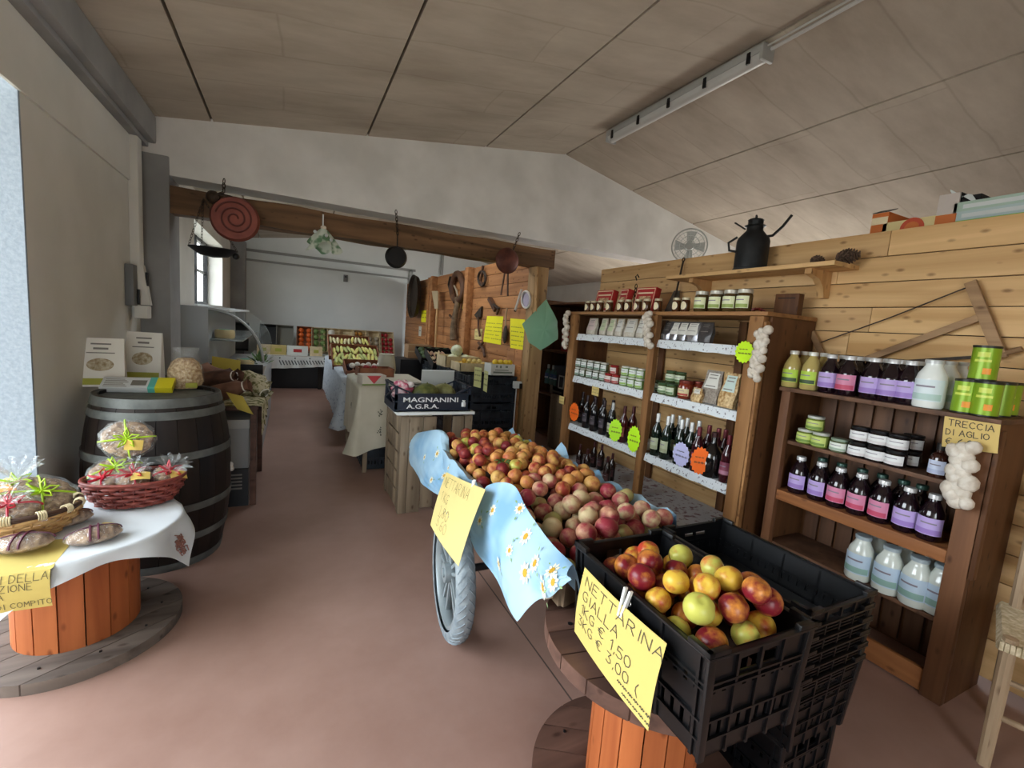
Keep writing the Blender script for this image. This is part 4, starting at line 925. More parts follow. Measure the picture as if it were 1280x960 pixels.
# liner along the right rim with two upstanding points
tr_ = []
for k in range(30):
    y = 1.36 + (2.95 - 1.36) * k / 29; h = .035 + .014 * math.sin(k * 1.9) + (.08 if k in (16, 17) else 0) + (.05 if k == 29 else 0) + (.03 if k == 10 else 0); tr_.append((y, h))
def liner(u, v):
    k = u * 29; i = min(int(k), 28); f = k - i; y = tr_[i][0] + (tr_[i + 1][0] - tr_[i][0]) * f; h = tr_[i][1] + (tr_[i + 1][1] - tr_[i][1]) * f
    x = cxr(y); z = zrim(y)
    if v < .5: return Vector((x - .055 + .055 * v * 2 - .002, y, z - .02 + (.02 + h) * v * 2))
    return Vector((x + .012 + .05 * (v - .5), y, z + h - (h + .13) * (v - .5) * 2))
lo = MB().sheet(liner, 58, 10, .0015).build('daisy_cloth', M_DAISY, None, 'pale blue oilcloth folded over the cart rim on the shelf side', 'tablecloth', smooth=80)
daisies(lo, liner, [(.2, .3, .8), (.42, .34, .9), (.56, .32, 1.2), (.58, .25, .9), (.75, .3, .9), (.9, .3, .9)], .016, -.0025)
def liner_left(u, v):
    y = 1.2 + 1.72 * u; x = cxl(y); z = zrim(y); h = .016 + .007 * math.sin(u * 31) + .005 * math.sin(u * 57)
    if v < .5: return Vector((x + .05 - .05 * v * 2, y, z - .03 + (.03 + h) * v * 2))
    e = (v - .5) * 2; return Vector((x - .016 - .02 * e + .006 * math.sin(u * 40) * e, y, z + h - (h + .085 + .02 * math.sin(u * 23)) * e))
ll = MB().sheet(liner_left, 70, 10, .0015).build('daisy_cloth', M_DAISY, None, 'pale blue oilcloth edge folded over the aisle rim of the cart', 'tablecloth', smooth=80)
daisies(ll, liner_left, [(.1, .75, .8), (.25, .8, .9), (.6, .78, .9), (.72, .8, .8), (.9, .75, .9)], .016, .0025)
# sign and peg on the cart
def peg(loc, rot, label):
    t = thing('clothes_peg', label, 'clothes peg', loc); t.rotation_euler = rot
    mw = mat('white_plastic', (236, 236, 232), .35)
    for s in (-1, 1):
        MB().bar((s * .004, 0, -.04), (s * .009, 0, .035), .012, .006, .0015, up=(1, 0, 0)).build('peg_arm', mw, t)
    MB().tube([(-.006 + .012 * math.cos(x) * .6, -.008, .0 + .006 * math.sin(x)) for x in [2 * PI * k / 10 for k in range(10)]], .0015, 5, closed=True).build('spring', M_STEEL, t)
    return t
def card(name, corners, lab, bulge, lines, w=.0022, ink=None, m=None, nu=14, nv=10):
    t = thing(name, lab, 'sign'); f = quad_surf(*corners, bulge=bulge)
    MB().sheet(f, nu, nv, .0008).build('card', m or M_PAPER, t, smooth=60)
    lettering(t, f, lines, ink or M_INK, w); return t
s1 = [atX(561, 706, .705), atX(573, 708, .71), atX(606, 612, .79), atX(559, 589, .83)]
s1[0] = atX(538, 655, .735)
M_CARD2 = mat('ochre_card', (218, 198, 132), .8, spec=.2)
card('price_sign', [atX(538, 656, .635), atX(573, 708, .60), atX(606, 612, .745), atX(558, 590, .77)], 'ochre price card hanging from the cart side above the wheel', (-.012, 0, 0),
     [('NETTARINA', .08, .76, .0165, .028), ('1 KG', .12, .52, .016, .026), ('1,80', .2, .30, .022, .026), ('3,60', .2, .12, .022, .026)], .0022, M_INKP, M_CARD2)
p = atX(592, 609, .755); peg((p.x - .004, p.y - .004, p.z + .0), (0.05, .12, .9), 'white clothes peg holding the ochre price card on the cart')

# ---- right reel with the crates
RC = Vector((1.03, .955, 0)); RH = .565
reel('low cable-reel table with brown plank discs carrying the crate of nectarines', RC, .34, RH, .165, M_REELBROWN, -.55)
M_BP = mat('black_crate_plastic', (11, 12, 15), .36, var=.25, scale=12); M_BPB = mat('worn_blue_black_plastic', (38, 48, 58), .4, c2=(24, 30, 38), scale=16)
def crate_body(W, L_, Hh, tp=.02, m=None, wth=.004):
    """open plastic picking crate: ribbed, slotted, with a flanged rim and hand holes in the ends"""
    mb = MB(); nx, ny = W / 2, L_ / 2
    mb.box((-nx, -ny, 0), (nx, ny, .006))
    def wall(x0, x1, y0, y1, axis, sgn, hand):
        ln = x1 - x0 if axis == 'x' else y1 - y0
        def pc(a0, a1, z0, z1, out=0.0, th=wth):
            if axis == 'x': mb.box((x0 + a0, y0 - (out if sgn < 0 else 0), z0), (x0 + a1, y1 + (out if sgn > 0 else 0), z1))
            else: mb.box((x0 - (out if sgn < 0 else 0), y0 + a0, z0), (x1 + (out if sgn > 0 else 0), y0 + a1, z1))
        hz0, hz1 = Hh - .062, Hh - .030; hw = min(.06, ln * .22)
        pc(0, ln, 0, .05)                              # solid skirt
        ns = int(ln / .03); st = ln / ns
        for k in range(ns):                            # slots between .05 and .09
            pc(k * st, k * st + st * .62, .05, .085)
        pc(0, ln, .085, Hh - .10)
        for k in range(ns): pc(k * st, k * st + st * .62, Hh - .10, Hh - .075)
        pc(0, ln, Hh - .075, hz0)
        if hand:
            pc(0, ln / 2 - hw, hz0, hz1); pc(ln / 2 + hw, ln, hz0, hz1); pc(0, ln, hz1, Hh)
        else: pc(0, ln, hz0, Hh)
        for z in (.045, Hh * .36, Hh * .66, Hh - .072): pc(0, ln, z, z + .005, .007)
        for k in range(5):
            a = ln * (.04 + .92 * k / 4); pc(a - .004, a + .004, .0, Hh - .01, .006)
    wall(-nx, nx, -ny, -ny + wth, 'x', -1, True); wall(-nx, nx, ny - wth, ny, 'x', 1, True)
    wall(-nx, -nx + wth, -ny, ny, 'y', -1, False); wall(nx - wth, nx, -ny, ny, 'y', 1, False)
    for (a, b_) in (((-nx - .012, -ny - .012, Hh - .006), (nx + .012, -ny + wth, Hh)), ((-nx - .012, ny - wth, Hh - .006), (nx + .012, ny + .012, Hh)), ((-nx - .012, -ny, Hh - .006), (-nx + wth, ny, Hh)), ((nx - wth, -ny, Hh - .006), (nx + .012, ny, Hh))): mb.box(a, b_, .001)
    for sx in (-1, 1):
        for sy in (-1, 1):                             # stacking corners rise a little
            mb.box((sx * (nx + .011), sy * (ny + .011), Hh - .008), (sx * (nx - .05), sy * (ny - .004), Hh + .012), .002)
            mb.box((sx * (nx + .011), sy * (ny + .011), Hh - .008), (sx * (nx - .004), sy * (ny - .05), Hh + .012), .002)
            mb.box((sx * (nx + .009), sy * (ny + .009), 0), (sx * (nx - .012), sy * (ny - .0), Hh - .004), .002)
    for v in mb.bm.verts:
        k = 1 - tp / nx * (1 - v.co.z / Hh); k2 = 1 - .5 * tp / ny * (1 - v.co.z / Hh)
        v.co.x *= k; v.co.y *= k2
    return mb
def crate(label, loc, W, L_, Hh, rz=0, m=None, group=None, tp=.018):
    t = thing('plastic_crate', label, 'crate', loc, rz, group)
    crate_body(W, L_, Hh, tp).build('crate_body', m or M_BP, t, smooth=30)
    return t
C1 = Vector((.945, .812, RH + .002)); CW, CL, CH = .32, .49, .255
crate('black plastic crate of nectarines standing on the cable reel behind the yellow price sheet', C1, CW, CL, CH, -.03)
# ---- nested empty crates on the floor beside it
NX, NY, NW, NL = 1.522, .985, .325, .565
z = .0
crate('black crate on the floor at the bottom of the empty stack by the reel', (NX + .01, NY + .02, 0), NW - .05, NL - .03, .232, 0, None, 'empty crates beside the reel', .006)
for k in range(6):
    nm = ['lowest', 'second', 'third', 'fourth', 'fifth', 'topmost'][k]
    crate('%s of the nested empty black crates beside the reel%s' % (nm, ', two nectarines left in it' if k == 5 else ''), (NX, NY, .236 + .0445 * k), NW, NL, .245, 0, None, 'empty crates beside the reel', .028)
ztop = .236 + .0445 * 5
# fruit in the crate
def ins1(x, y, r): return abs(x - C1.x) < CW / 2 - .011 - r and abs(y - C1.y) < CL / 2 - .011 - r
def mound1(x, y): return RH + .138 + .03 * (1 - ((x - C1.x) / .16) ** 2) - .05 * max(0, (y - C1.y) / .25) + .045 * max(0, -(y - C1.y) / .25)
pile = pour(ins1, (C1.x - .16, C1.x + .16, C1.y - .25, C1.y + .25), mound1, lambda x, y, rr: rr.uniform(.031, .0385), 110, 50, 9, .135)
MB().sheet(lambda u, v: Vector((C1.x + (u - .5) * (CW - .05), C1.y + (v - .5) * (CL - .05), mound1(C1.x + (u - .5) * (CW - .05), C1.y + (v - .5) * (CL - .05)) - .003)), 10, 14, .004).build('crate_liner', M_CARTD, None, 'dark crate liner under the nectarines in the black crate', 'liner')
for k, (x, y, z, r) in enumerate(pile):
    q = R.random(); kk = 'yellow' if q < .42 else ('crimson' if q < .88 else 'lime')
    lab = {'yellow': 'yellow nectarine with red blush in the black crate on the reel', 'crimson': 'crimson nectarine in the black crate on the reel', 'lime': 'greenish yellow nectarine in the black crate on the reel'}[kk]
    fruit(kk, (x, y, z), r, lab, lab.split(' in ')[0] + ', crate on the reel', 'nectarine', 'nectarine')
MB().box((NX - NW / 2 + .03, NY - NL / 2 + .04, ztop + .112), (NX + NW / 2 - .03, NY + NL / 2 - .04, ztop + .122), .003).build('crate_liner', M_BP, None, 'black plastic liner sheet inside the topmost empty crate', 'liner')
for (px, py, kk, l) in ((922, 742, 'lime', 'nearer the camera'), (882, 722, 'yellow', 'farther back')):
    p = atZ(px, py, ztop + .16); fruit(kk, (max(p.x, NX - NW / 2 + .075), p.y, ztop + .158), .036, 'lone nectarine lying in the topmost empty crate, the one ' + l, 'nectarines left in the empty crate', 'nectarine', 'nectarine')
# the big price sheet
xs = C1.x - CW / 2 - .022
a, b_, c_, d_ = atX(718, 789, xs - .012), atX(810, 914, xs - .05), atX(832, 805, xs - .004), atX(731, 709, xs - .004)
card('price_sign', [a, b_, c_, d_], 'big yellow handwritten nectarine price sheet pegged to the black crate', (-.012, 0, .0),
     [('NETTARINA', .07, .79, .0225, .022), ('GIALLA', .07, .60, .0195, .022), ('1KG € 1,50', .08, .41, .0180, .022), ('3KG € 3,00 (', .06, .22, .0170, .022), ('~~~~~~', .66, .12, .011, .016), ('~~~~~', .72, .04, .011, .013)], .0022)
p = atX(783, 752, xs); peg((p.x - .006, p.y, p.z), (.15, -.1, PI / 2 + .1), 'white clothes peg clipping the big yellow price sheet to the crate rim')
# ================================================================ THE TWO WALL SHELVES
M_SHW = mat_wood('shelf_timber', (120, 82, 48), (160, 116, 72), axis=2, grain=12, island=.12); M_SHB = mat_wood('shelf_board', (128, 88, 52), (170, 124, 78), axis=1, grain=12, island=.12)
M_SHD = mat_wood('dark_side_panel', (78, 48, 28), (112, 74, 44), axis=2, grain=10, island=.1); M_SHO = mat_wood('orange_board', (126, 78, 44), (166, 110, 66), axis=1, grain=12, island=.08)
M_SLAT = mat_wood('back_slats', (78, 54, 40), (112, 80, 60), axis=2, grain=11, island=.2)
M_LACE = mat_print('white_printed_shelf_cloth', (224, 230, 234), (120, 116, 124), (44, 60, 50), .60, .68)
XA = 2.40; A0, A1 = 1.72, 3.71
sa = thing('wall_shelf', 'tall two-bay wooden shelf of jars and bottles against the pine partition', 'shelf', (0, 0, 0))
ZA = [1.632, 1.432, 1.035, .575]
for (y0, y1) in ((A0, A0 + .09), (2.555, 2.62), (A1 - .10, A1)): MB().box((XA, y0, .247), (XA + .045, y1, 1.63), .004).build('post', M_SHW, sa)
MB().box((XA, A0 - .02, 1.632), (XW - .012, A1, 1.656), .003).build('top_board', M_SHB, sa)
MB().box((XA + .05, A0 - .018, .247), (XW - .012, A0 + .004, 1.63), .002).build('side_panel', M_SHD, sa); MB().box((XA + .05, A1 - .02, .247), (XW - .012, A1, 1.63), .002).build('side_panel', M_SHD, sa)
MB().box((XA - .004, A0 - .022, .247), (XA + .03, A0 - .006, 1.6), .002).build('edge_batten', M_SHB, sa)
for y in (1.95 + .2, 2.9): MB().box((XW - .035, y, .2475), (XW - .012, y + .06, 1.62), .002).build('back_batten', M_SHD, sa)
for bay, (y0, y1) in enumerate(((A0 + .012, 2.555), (2.62, A1 - .022))):
    for k, z in enumerate(ZA[1:]):
        b_ = MB().box((XA + .046, y0, z - .005), (XW - .04, y1, z + .02), .002).build('shelf_board', M_SHB, sa)
        def lace(u, v, y0=y0, y1=y1, z=z):
            y = y0 + (y1 - y0) * u
            if v < .8: return Vector((XW - .05 - (XW - .05 - XA - .036) * v / .8, y, z + .0225))
            e = (v - .8) / .2; return Vector((XA + .036 - .014 * math.sin(e * 1.6), y, z + .0225 - (.058 + .002 * math.sin(u * 30)) * e))
        MB().sheet(lace, 40, 15, .001).build('shelf_cloth', M_LACE, KIDS[sa.name][-1], 'white printed cloth hanging over the shelf edge', smooth=60)
# the low cloth-covered platform it stands behind
t = thing('low_platform', 'low platform along the foot of the two-bay shelf', 'platform', (0, 0, 0))
for y in (1.76, 2.7, 3.62): MB().box((1.98, y, 0), (2.84, y + .05, .22), .003).build('trestle', M_SHD, t)
MB().box((1.95, 1.70, .22), (2.855, 3.72, .242), .003).build('platform_board', M_SHB, t)
M_PLC = mat_print('grey_patterned_cloth', (206, 206, 210), (146, 120, 126), (26, 26, 26), .56, .66)
def plc(u, v):
    y = 1.695 + 2.03 * u
    if v < .7: return Vector((2.856 - .908 * v / .7, y, .2445))
    e = (v - .7) / .3; return Vector((1.946 - .012 * math.sin(u * 45) * e - .004, y, .2445 - .17 * e))
MB().sheet(plc, 50, 16, .0012).build('platform_cloth', M_PLC, None, 'grey patterned cloth spread on the low platform under the two-bay shelf', 'tablecloth', smooth=60)
XB = 2.50; B0, B1 = .737, 1.62
sb = thing('crate_shelf', 'brown wooden shelf of juice and milk bottles at the right, before the rush chair', 'shelf', (0, 0, 0))
ZB = [1.222, .925, .636, .336]
for (y0, y1) in ((B0, B0 + .075), (B1 - .05, B1)): MB().box((XB, y0, 0), (XB + .04, y1, 1.222), .004).build('post', mat_wood('brown_post', (84, 54, 36), (124, 84, 56), axis=2, grain=12, island=.12), sb)
for (y0, y1) in ((B0, B0 + .02), (B1 - .02, B1)): MB().box((XB + .04, y0, 0), (XW - .015, y1, 1.22), .002).build('side_panel', M_SHD, sb)
MB().box((XB - .006, B0 - .02, .58), (XB + .03, B0 - .003, 1.2), .003).build('edge_batten', M_SHD, sb)
MB().box((XB - .01, B0 - .01, 1.222), (XW - .015, B1 + .01, 1.243), .003).build('top_board', M_SLAT, sb)
MB().box((XB + .041, B0 + .021, .925), (XW - .05, B1 - .021, .945), .002).build('shelf_board', M_SLAT, sb); MB().box((XB + .041, B0 + .021, .640), (XW - .05, B1 - .021, .66), .002).build('shelf_board', M_SHO, sb)
MB().box((XB + .005, B0 + .076, .605), (XB + .038, B1 - .051, .662), .004).build('front_rail', M_SHO, sb, 'orange-toned front rail'); MB().box((XB + .041, B0 + .021, .325), (XW - .05, B1 - .021, .345), .002).build('shelf_board', M_SLAT, sb)
MB().box((XB + .01, B0 + .076, .01), (XB + .035, B1 - .051, .11), .003).build('front_rail', M_SHO, sb)
MB().box((XW - .026, B0 + .02, 0), (XW - .016, B1 - .02, 1.215), .001).build('added_backing', M_SHD, sb)  # added behind the slats to stop light from the gap under the wall
n = 9
for k in range(n):
    y = B0 + .03 + (B1 - B0 - .06) * k / n; MB().box((XW - .045, y, .02), (XW - .028, y + (B1 - B0 - .06) / n - .016, 1.21), .002).build('back_slat', M_SLAT, sb)

# ---------------- jars, bottles, tins
def sleeve(mb, prof, arc=1.15, n=14, c=PI): return mb.lathe(prof, n, a0=c - arc, a1=c + arc)
M_LIDS = {}
def lidm(c): 
    k = 'lid_%d_%d_%d' % c; return mat(k, c, .35, metal=.3)
def lab_m(c): return mat('label_%d_%d_%d' % c, c, .55)
def glass_m(c, r=.12): return mat('glass_%d_%d_%d' % c, c, r, spec=.6, coat=.3)
INKC = (132, 124, 138)
def vessel(name, label, cat, prof, body, lid_prof, lid, lab=None, labcol=None, band=None, arc=1.2, group=None, loc=(0, 0, 0), ink=True, oval=False):
    t = thing(name, label, cat, loc, 0, group); n = 24
    MB().lathe(prof, n).build('glass_body', body, t, smooth=50)
    MB().lathe(lid_prof, n).build('cap' if cat == 'bottle' else 'lid', lid, t, smooth=40)
    if lab:
        z0, z1, r = lab; m = MB()
        if oval:
            m.sheet(lambda u, v: (lambda a, z: Vector(((r + .001) * math.cos(a), (r + .001) * math.sin(a), z)))(PI + arc * .62 * v * math.cos(2 * PI * u), (z0 + z1) / 2 + (z1 - z0) / 2 * v * math.sin(2 * PI * u)), 24, 3)
        else: sleeve(m, [(r + .0008, z0), (r + .0008, z1)], arc)
        hh = z1 - z0; lb = None
        if ink and not oval:
            m.mi = 1; sleeve(m, [(r + .0012, z0 + hh * .05), (r + .0012, z0 + hh * .34)], arc * .9, 10)
        lb = m.build('label', [lab_m(labcol), lab_m(band or labcol)], t, smooth=60, fix=False)
        if ink and not oval:
            k = MB(); sleeve(k, [(r + .0014, z0 + hh * .64), (r + .0014, z0 + hh * .72)], arc * .5, 8); k.build('print', lab_m(INKC), lb, smooth=60, fix=False)
    return t
def jarp(r, h): return [(0, 0), (r * .88, 0), (r, .006), (r, h * .74), (r * .86, h * .84), (0, h * .84)]
def jarl(r, h): return [(0, h * .83), (r * .9, h * .83), (r * .93, h * .86), (r * .93, h * .985), (r * .88, h), (0, h)]
def juicep(r, h): return [(0, 0), (r * .92, 0), (r, .008), (r, h * .52), (r * .93, h * .62), (r * .62, h * .78), (r * .44, h * .85), (r * .42, h * .92), (0, h * .92)]
def juicel(r, h): return [(0, h * .9), (r * .5, h * .9), (r * .5, h * .985), (r * .46, h), (0, h)]
def winep(r, h): return [(0, 0), (r * .9, 0), (r, .006), (r, h * .56), (r * .88, h * .64), (r * .42, h * .76), (r * .36, h * .82), (r * .36, h * .965), (0, h * .965)]
def winel(r, h): return [(r * .365, h * .8), (r * .40, h * .8), (r * .39, h * .97), (r * .36, h), (0, h)]
def milkp(r, h): return [(0, 0), (r * .92, 0), (r, .01), (r, h * .58), (r * .9, h * .70), (r * .62, h * .83), (r * .55, h * .88), (r * .56, h * .94), (0, h * .94)]
def milkl(r, h): return [(0, h * .92), (r * .6, h * .92), (r * .62, h * .985), (r * .56, h), (0, h)]
def row(proto, spots, labels, first=True):
    """proto itself takes the first spot, copies the others"""
    for k, (p, l) in enumerate(zip(spots, labels)):
        if k == 0 and first: proto.location = p; proto['label'] = l
        else: dup(proto, p, R.uniform(-.2, .2), l)
def pA(px, X, z, py=None): p = atX(px, py or 400, X); return p
def sp(pxs, X, z, py): return [Vector((X, atX(x, py, X).y, z)) for x in pxs]
def ords(fmt, n): return [fmt % ORD[k] for k in range(n)]

# ==== shelf A, top board
z = 1.658
j = vessel('honey_jar', 'x', 'jar', jarp(.030, .098), glass_m((80, 46, 24)), jarl(.030, .098), lidm((186, 176, 146)), (.014, .07, .030), (232, 220, 184), None, 1.2, 'small jars with oval labels on the top board', oval=True)
xs = [735.4, 742.5, 750.5, 762, 776, 785.5, 797.6, 808.6, 822.5, 845.7, 857]
row(j, sp(xs, 2.46, z, 382), ['%s from the left of the small oval-labelled jars on the two-bay shelf top' % ORD[k] for k in range(11)])
for k, o in enumerate([o for o in COL.objects if o.name.startswith('honey_jar')]):
    pass
j = vessel('preserve_jar', 'x', 'jar', jarp(.046, .135), glass_m((78, 60, 32)), jarl(.046, .135), lidm((196, 192, 180)), (.022, .094, .046), (226, 230, 190), (150, 170, 90), 1.25, 'larger jars on the top board')
row(j, sp([876.7, 895, 912.6, 930], 2.47, z, 380), ['%s from the left of the larger green-labelled jars on the two-bay shelf top' % ORD[k] for k in range(4)])
# red boxes behind the jars
M_RB = mat('red_carton', (172, 40, 40), .5); M_RBI = mat('box_picture', (150, 90, 60), .5, c2=(226, 206, 160), scale=70); M_CRM = mat('box_cream', (232, 214, 176), .5)
def redbox(label, px, w, rz):
    p = atX(px, 376, 2.62); t = thing('gift_box', label, 'box', (2.60, p.y, z), rz, 'red gift boxes on the shelf top'); t.rotation_euler = (0, .2, rz); t.scale = (1, 1.15, 1.36)
    MB().box((-.03, -w / 2, 0), (.03, w / 2, .155), .002).build('box_body', M_RB, t)
    MB().box((-.0312, -w * .30, .03), (-.0302, w * .30, .10)).build('picture', M_RBI, t, 'picture of food on the box'); MB().box((-.0311, -w * .38, .115), (-.0302, w * .38, .124)).build('print', M_CRM, t, 'cream line of print')
    m = MB()
    for (a, b_) in (((-w * .46, .006), (w * .46, .011)), ((-w * .46, .144), (w * .46, .149)), ((-w * .46, .006), (-w * .44, .149)), ((w * .44, .006), (w * .46, .149))): m.box((-.031, a[0], a[1]), (-.0302, b_[0], b_[1]))
    m.build('border', M_CRM, t, 'cream border')
redbox('red gift box with a food picture at the left end of the two-bay shelf top', 757, .20, .06); redbox('narrow red gift box between the two larger red boxes on the shelf top', 781, .10, -.1); redbox('red gift box beside the iron spatula on the two-bay shelf top', 808, .18, .1)
# iron utensils on the wall above
M_IRON = mat('dark_iron', (46, 38, 32), .6, metal=.5, c2=(78, 62, 48), scale=30)
t = thing('iron_chain_hook', 'dark iron pot chain with hook propped behind the red gift boxes', 'hook', (2.80, atX(796, 350, 2.80).y, 1.66))
for k in range(7): MB().tube([(0, (.012 if k % 2 else .003) * math.cos(x), .05 + .034 * k + .022 * math.sin(x)) for x in [2 * PI * q / 12 for q in range(12)]] if k % 2 else [(.012 * math.cos(x), 0, .05 + .034 * k + .022 * math.sin(x)) for x in [2 * PI * q / 12 for q in range(12)]], .005, 5, closed=True).build('link', M_IRON, t)
MB().tube([(0, .0, .31), (0, .02, .345), (0, 0, .36), (0, -.025, .335)], .006, 6).tube([(0, 0, .03), (0, .0, .0), (0, .03, -.0), (0, .035, .02)], .006, 6).build('hook', M_IRON, t)
t = thing('iron_spatula', 'long-handled iron spatula leaning on the partition behind the small jars', 'spatula', (2.80, atX(843, 360, 2.80).y, 1.66)); t.rotation_euler = (.06, .08, 0)
MB().bar((0, 0, .14), (0, 0, .44), .014, .01, .002).tube([(0, .012 * math.cos(x), .45 + .014 * math.sin(x)) for x in [2 * PI * k / 10 for k in range(10)]], .005, 5, closed=True).build('handle', M_IRON, t)
MB().prism([(0, -.03, .20), (0, .03, .20), (0, .09, .02), (0, .02, .0), (0, -.07, .05)], (.004, 0, 0)).build('blade', mat('worn_blade', (112, 104, 90), .4, metal=.6, c2=(70, 62, 52), scale=20), t, 'worn grey blade')
t = thing('wooden_block', 'dark brown wooden board propped on the right end of the two-bay shelf top', 'board', (2.72, 1.80, 1.657), .1); MB().box((-.03, -.07, 0), (.03, .07, .13), .004).build('board_wood', M_SHD, t); MB().box((-.032, -.05, .1), (-.0302, .05, .106)).build('groove', M_DARKGAP, t)
t = thing('chilli_bunch', 'small bunch of dried red chillies at the right end of the shelf top', 'chillies', (2.5, 1.84, 1.657))
for k in range(6): a = k * 1.05; MB().tube([(0, 0, .02), (.02 * math.cos(a), .02 * math.sin(a), .022), (.045 * math.cos(a), .045 * math.sin(a), .008)], [.007, .007, .002], 6).build('chilli', mat('chilli_red', (112, 26, 22), .4), t)

# ==== shelf A, second row: packets
z = ZA[1] + .024
def packet(label, px, py, X, w, h, m, lm, grp, dx=.05, cut=.25, rz=0, tilt=.12, lab=True, lb=None):
    p = atX(px, py, X); t = thing('food_packet', label, 'packet', (X, p.y, z), rz, grp); t.rotation_euler = (0, tilt, rz); t.scale = (1, 1.06, 1.12)
    f = MB()
    def F(u, v, s): 
        y = (u - .5) * w * (1 - .12 * v ** 3) + .004 * math.sin(v * 9 + u * 5); d = dx * .5 * (1 - v ** 2.5) * (math.sin(PI * u) * .5 + .5) + .002
        return Vector((s * d, y, h * v))
    f.sheet(lambda u, v: F(u, v, -1), 8, 10); f.sheet(lambda u, v: F(u, v, 1), 8, 10)
    for uu in (0, 1): f.sheet(lambda u, v: F(uu, v, -1).lerp(F(uu, v, 1), u), 2, 10)
    f.sheet(lambda u, v: F(u, 0, -1).lerp(F(u, 0, 1), v), 8, 1); f.sheet(lambda u, v: F(u, 1, -1).lerp(F(u, 1, 1), v), 8, 1); f.build('bag', m, t, smooth=60)
    if lab: MB().sheet(lambda u, v: F(.14 + .72 * u, cut + (.92 - cut) * v, -1) + Vector((-.0012, 0, 0)), 6, 6).build('label', lm, t, smooth=60, fix=False); k = MB(); [k.sheet(lambda u, v: F(.24 + .52 * u, q + .03 * v, -1) + Vector((-.002, 0, 0)), 4, 1) for q in (.84, .74, .5)]; k.build('print', lb or M_PRINT, t, smooth=60, fix=False)
    return t
M_BW = mat('cereal_bag', (198, 188, 168), .5, c2=(222, 216, 204), scale=60); M_LW = mat('packet_label', (222, 220, 212), .6); M_LG = mat('packet_label_green', (196, 206, 168), .6); M_LP = mat('packet_label_pink', (220, 200, 196), .6)
grp = 'pale food packets on the second row'
for k, (px, w, lm) in enumerate(((739.5, .13, M_LP), (754, .085, M_LG), (764, .08, M_LG), (774, .085, M_LW), (788, .13, M_LW), (801, .08, M_LW))):
    packet('%s from the left of the pale packets in the left bay, second row' % ORD[k], px, 415, 2.52, w, .135, M_BW, lm, grp)
M_FOIL = mat('silver_foil', (176, 176, 180), .25, metal=.7, c2=(112, 112, 116), scale=30); M_BLKP = mat('dark_pack', (52, 48, 48), .35, c2=(84, 80, 78), scale=20)
for k, (px, w, m, lm) in enumerate(((834, .085, M_FOIL, M_BLKP), (844, .085, M_FOIL, M_LW), (854, .10, M_FOIL, M_LW), (866, .12, M_FOIL, M_LW), (882, .105, M_BLKP, M_BLKP))):
    packet('%s from the left of the foil packets in the right bay, second row' % ORD[k], px, 418, 2.52, w, .125, m, lm, 'foil packets on the second row', .06, .3)
# ==== third row: jars
z = ZA[2] + .024
def jset(proto, cols, X, levels, h, py, lab, dz=0):
    sps, labs = [], []
    for lv in range(levels):
        for k, px in enumerate(cols):
            p = atX(px + lv * .8, py, X); sps.append(Vector((X, p.y, z + lv * (h + .001)))); labs.append(lab % (ORD[k], ('lower', 'upper')[lv] if levels > 1 else 'only'))
    row(proto, sps, labs)
j = vessel('sauce_jar', 'x', 'jar', jarp(.036, .08), glass_m((84, 92, 66)), jarl(.036, .08), lidm((212, 214, 206)), (.01, .06, .036), (226, 230, 228), (120, 150, 130), 1.3, 'white-labelled jars on the third row')
jset(j, [721.5, 729, 737, 745.5, 754], 2.475, 2, .08, 470, '%s from the left of the white-labelled jars, %s layer, left bay')
j = vessel('sauce_jar', 'x', 'jar', jarp(.038, .076), glass_m((150, 60, 50)), jarl(.038, .076), lidm((172, 40, 44)), (.01, .056, .038), (224, 212, 206), (180, 80, 80), 1.3, 'red-lidded jars on the third row')
row(j, sp([760.5, 769.5], 2.475, z, 478) + [Vector((2.475, atX(767, 474, 2.475).y, z + .077)), Vector((2.475, atX(776, 474, 2.475).y, z + .063))][:1], ['red-lidded jar, the left one of the lower pair in the left bay', 'red-lidded jar, the right one of the lower pair in the left bay', 'red-lidded jar standing on top of the lower red-lidded pair'])
j = vessel('sauce_jar', 'x', 'jar', jarp(.038, .08), glass_m((120, 150, 80)), jarl(.038, .08), lidm((222, 222, 214)), (.01, .06, .038), (226, 232, 226), (150, 190, 90), 1.3, 'white and green jars on the third row')
jset(j, [780, 790, 800], 2.475, 2, .08, 478, '%s from the left of the green-footed jars, %s layer, left bay')
j = vessel('olive_jar', 'x', 'jar', jarp(.041, .086), glass_m((78, 92, 52)), jarl(.041, .086), lidm((64, 92, 60)), (.014, .062, .041), (206, 216, 190), (96, 130, 84), 1.2, 'green-lidded jars on the third row')
jset(j, [829, 839.5], 2.475, 1, .086, 488, '%s from the left of the front green-lidded jars in the right bay (%s layer)')
for k, (px, X, dz, l) in enumerate(((838, 2.57, .0865, 'green-lidded jar, upper left of the pair at the back of the right bay'), (850, 2.57, .0865, 'green-lidded jar, upper right of the pair at the back of the right bay'), (838, 2.57, 0, 'green-lidded jar, lower left of the pair at the back of the right bay'), (850, 2.57, 0, 'green-lidded jar, lower right of the pair at the back of the right bay'), (826, 2.56, 0, 'dark jar at the left end of the right bay, by the middle post'))):
    dup(j, (X, atX(px, 480, X).y, z + dz), .2, l)
j = vessel('tomato_jar', 'x', 'jar', jarp(.05, .128), glass_m((124, 46, 28)), jarl(.05, .128), lidm((120, 50, 38)), (.022, .072, .05), (222, 206, 160), (170, 60, 50), 1.2, 'tomato sauce jars on the third row')
row(j, sp([856.5], 2.49, z, 490) + sp([873], 2.58, z, 488), ['red tomato sauce jar with cream label, the front one in the right bay', 'red tomato sauce jar behind the clear bag in the right bay'])
M_GRAIN = mat('grey_grain', (128, 116, 104), .6, c2=(168, 158, 146), scale=90, bump=.4)
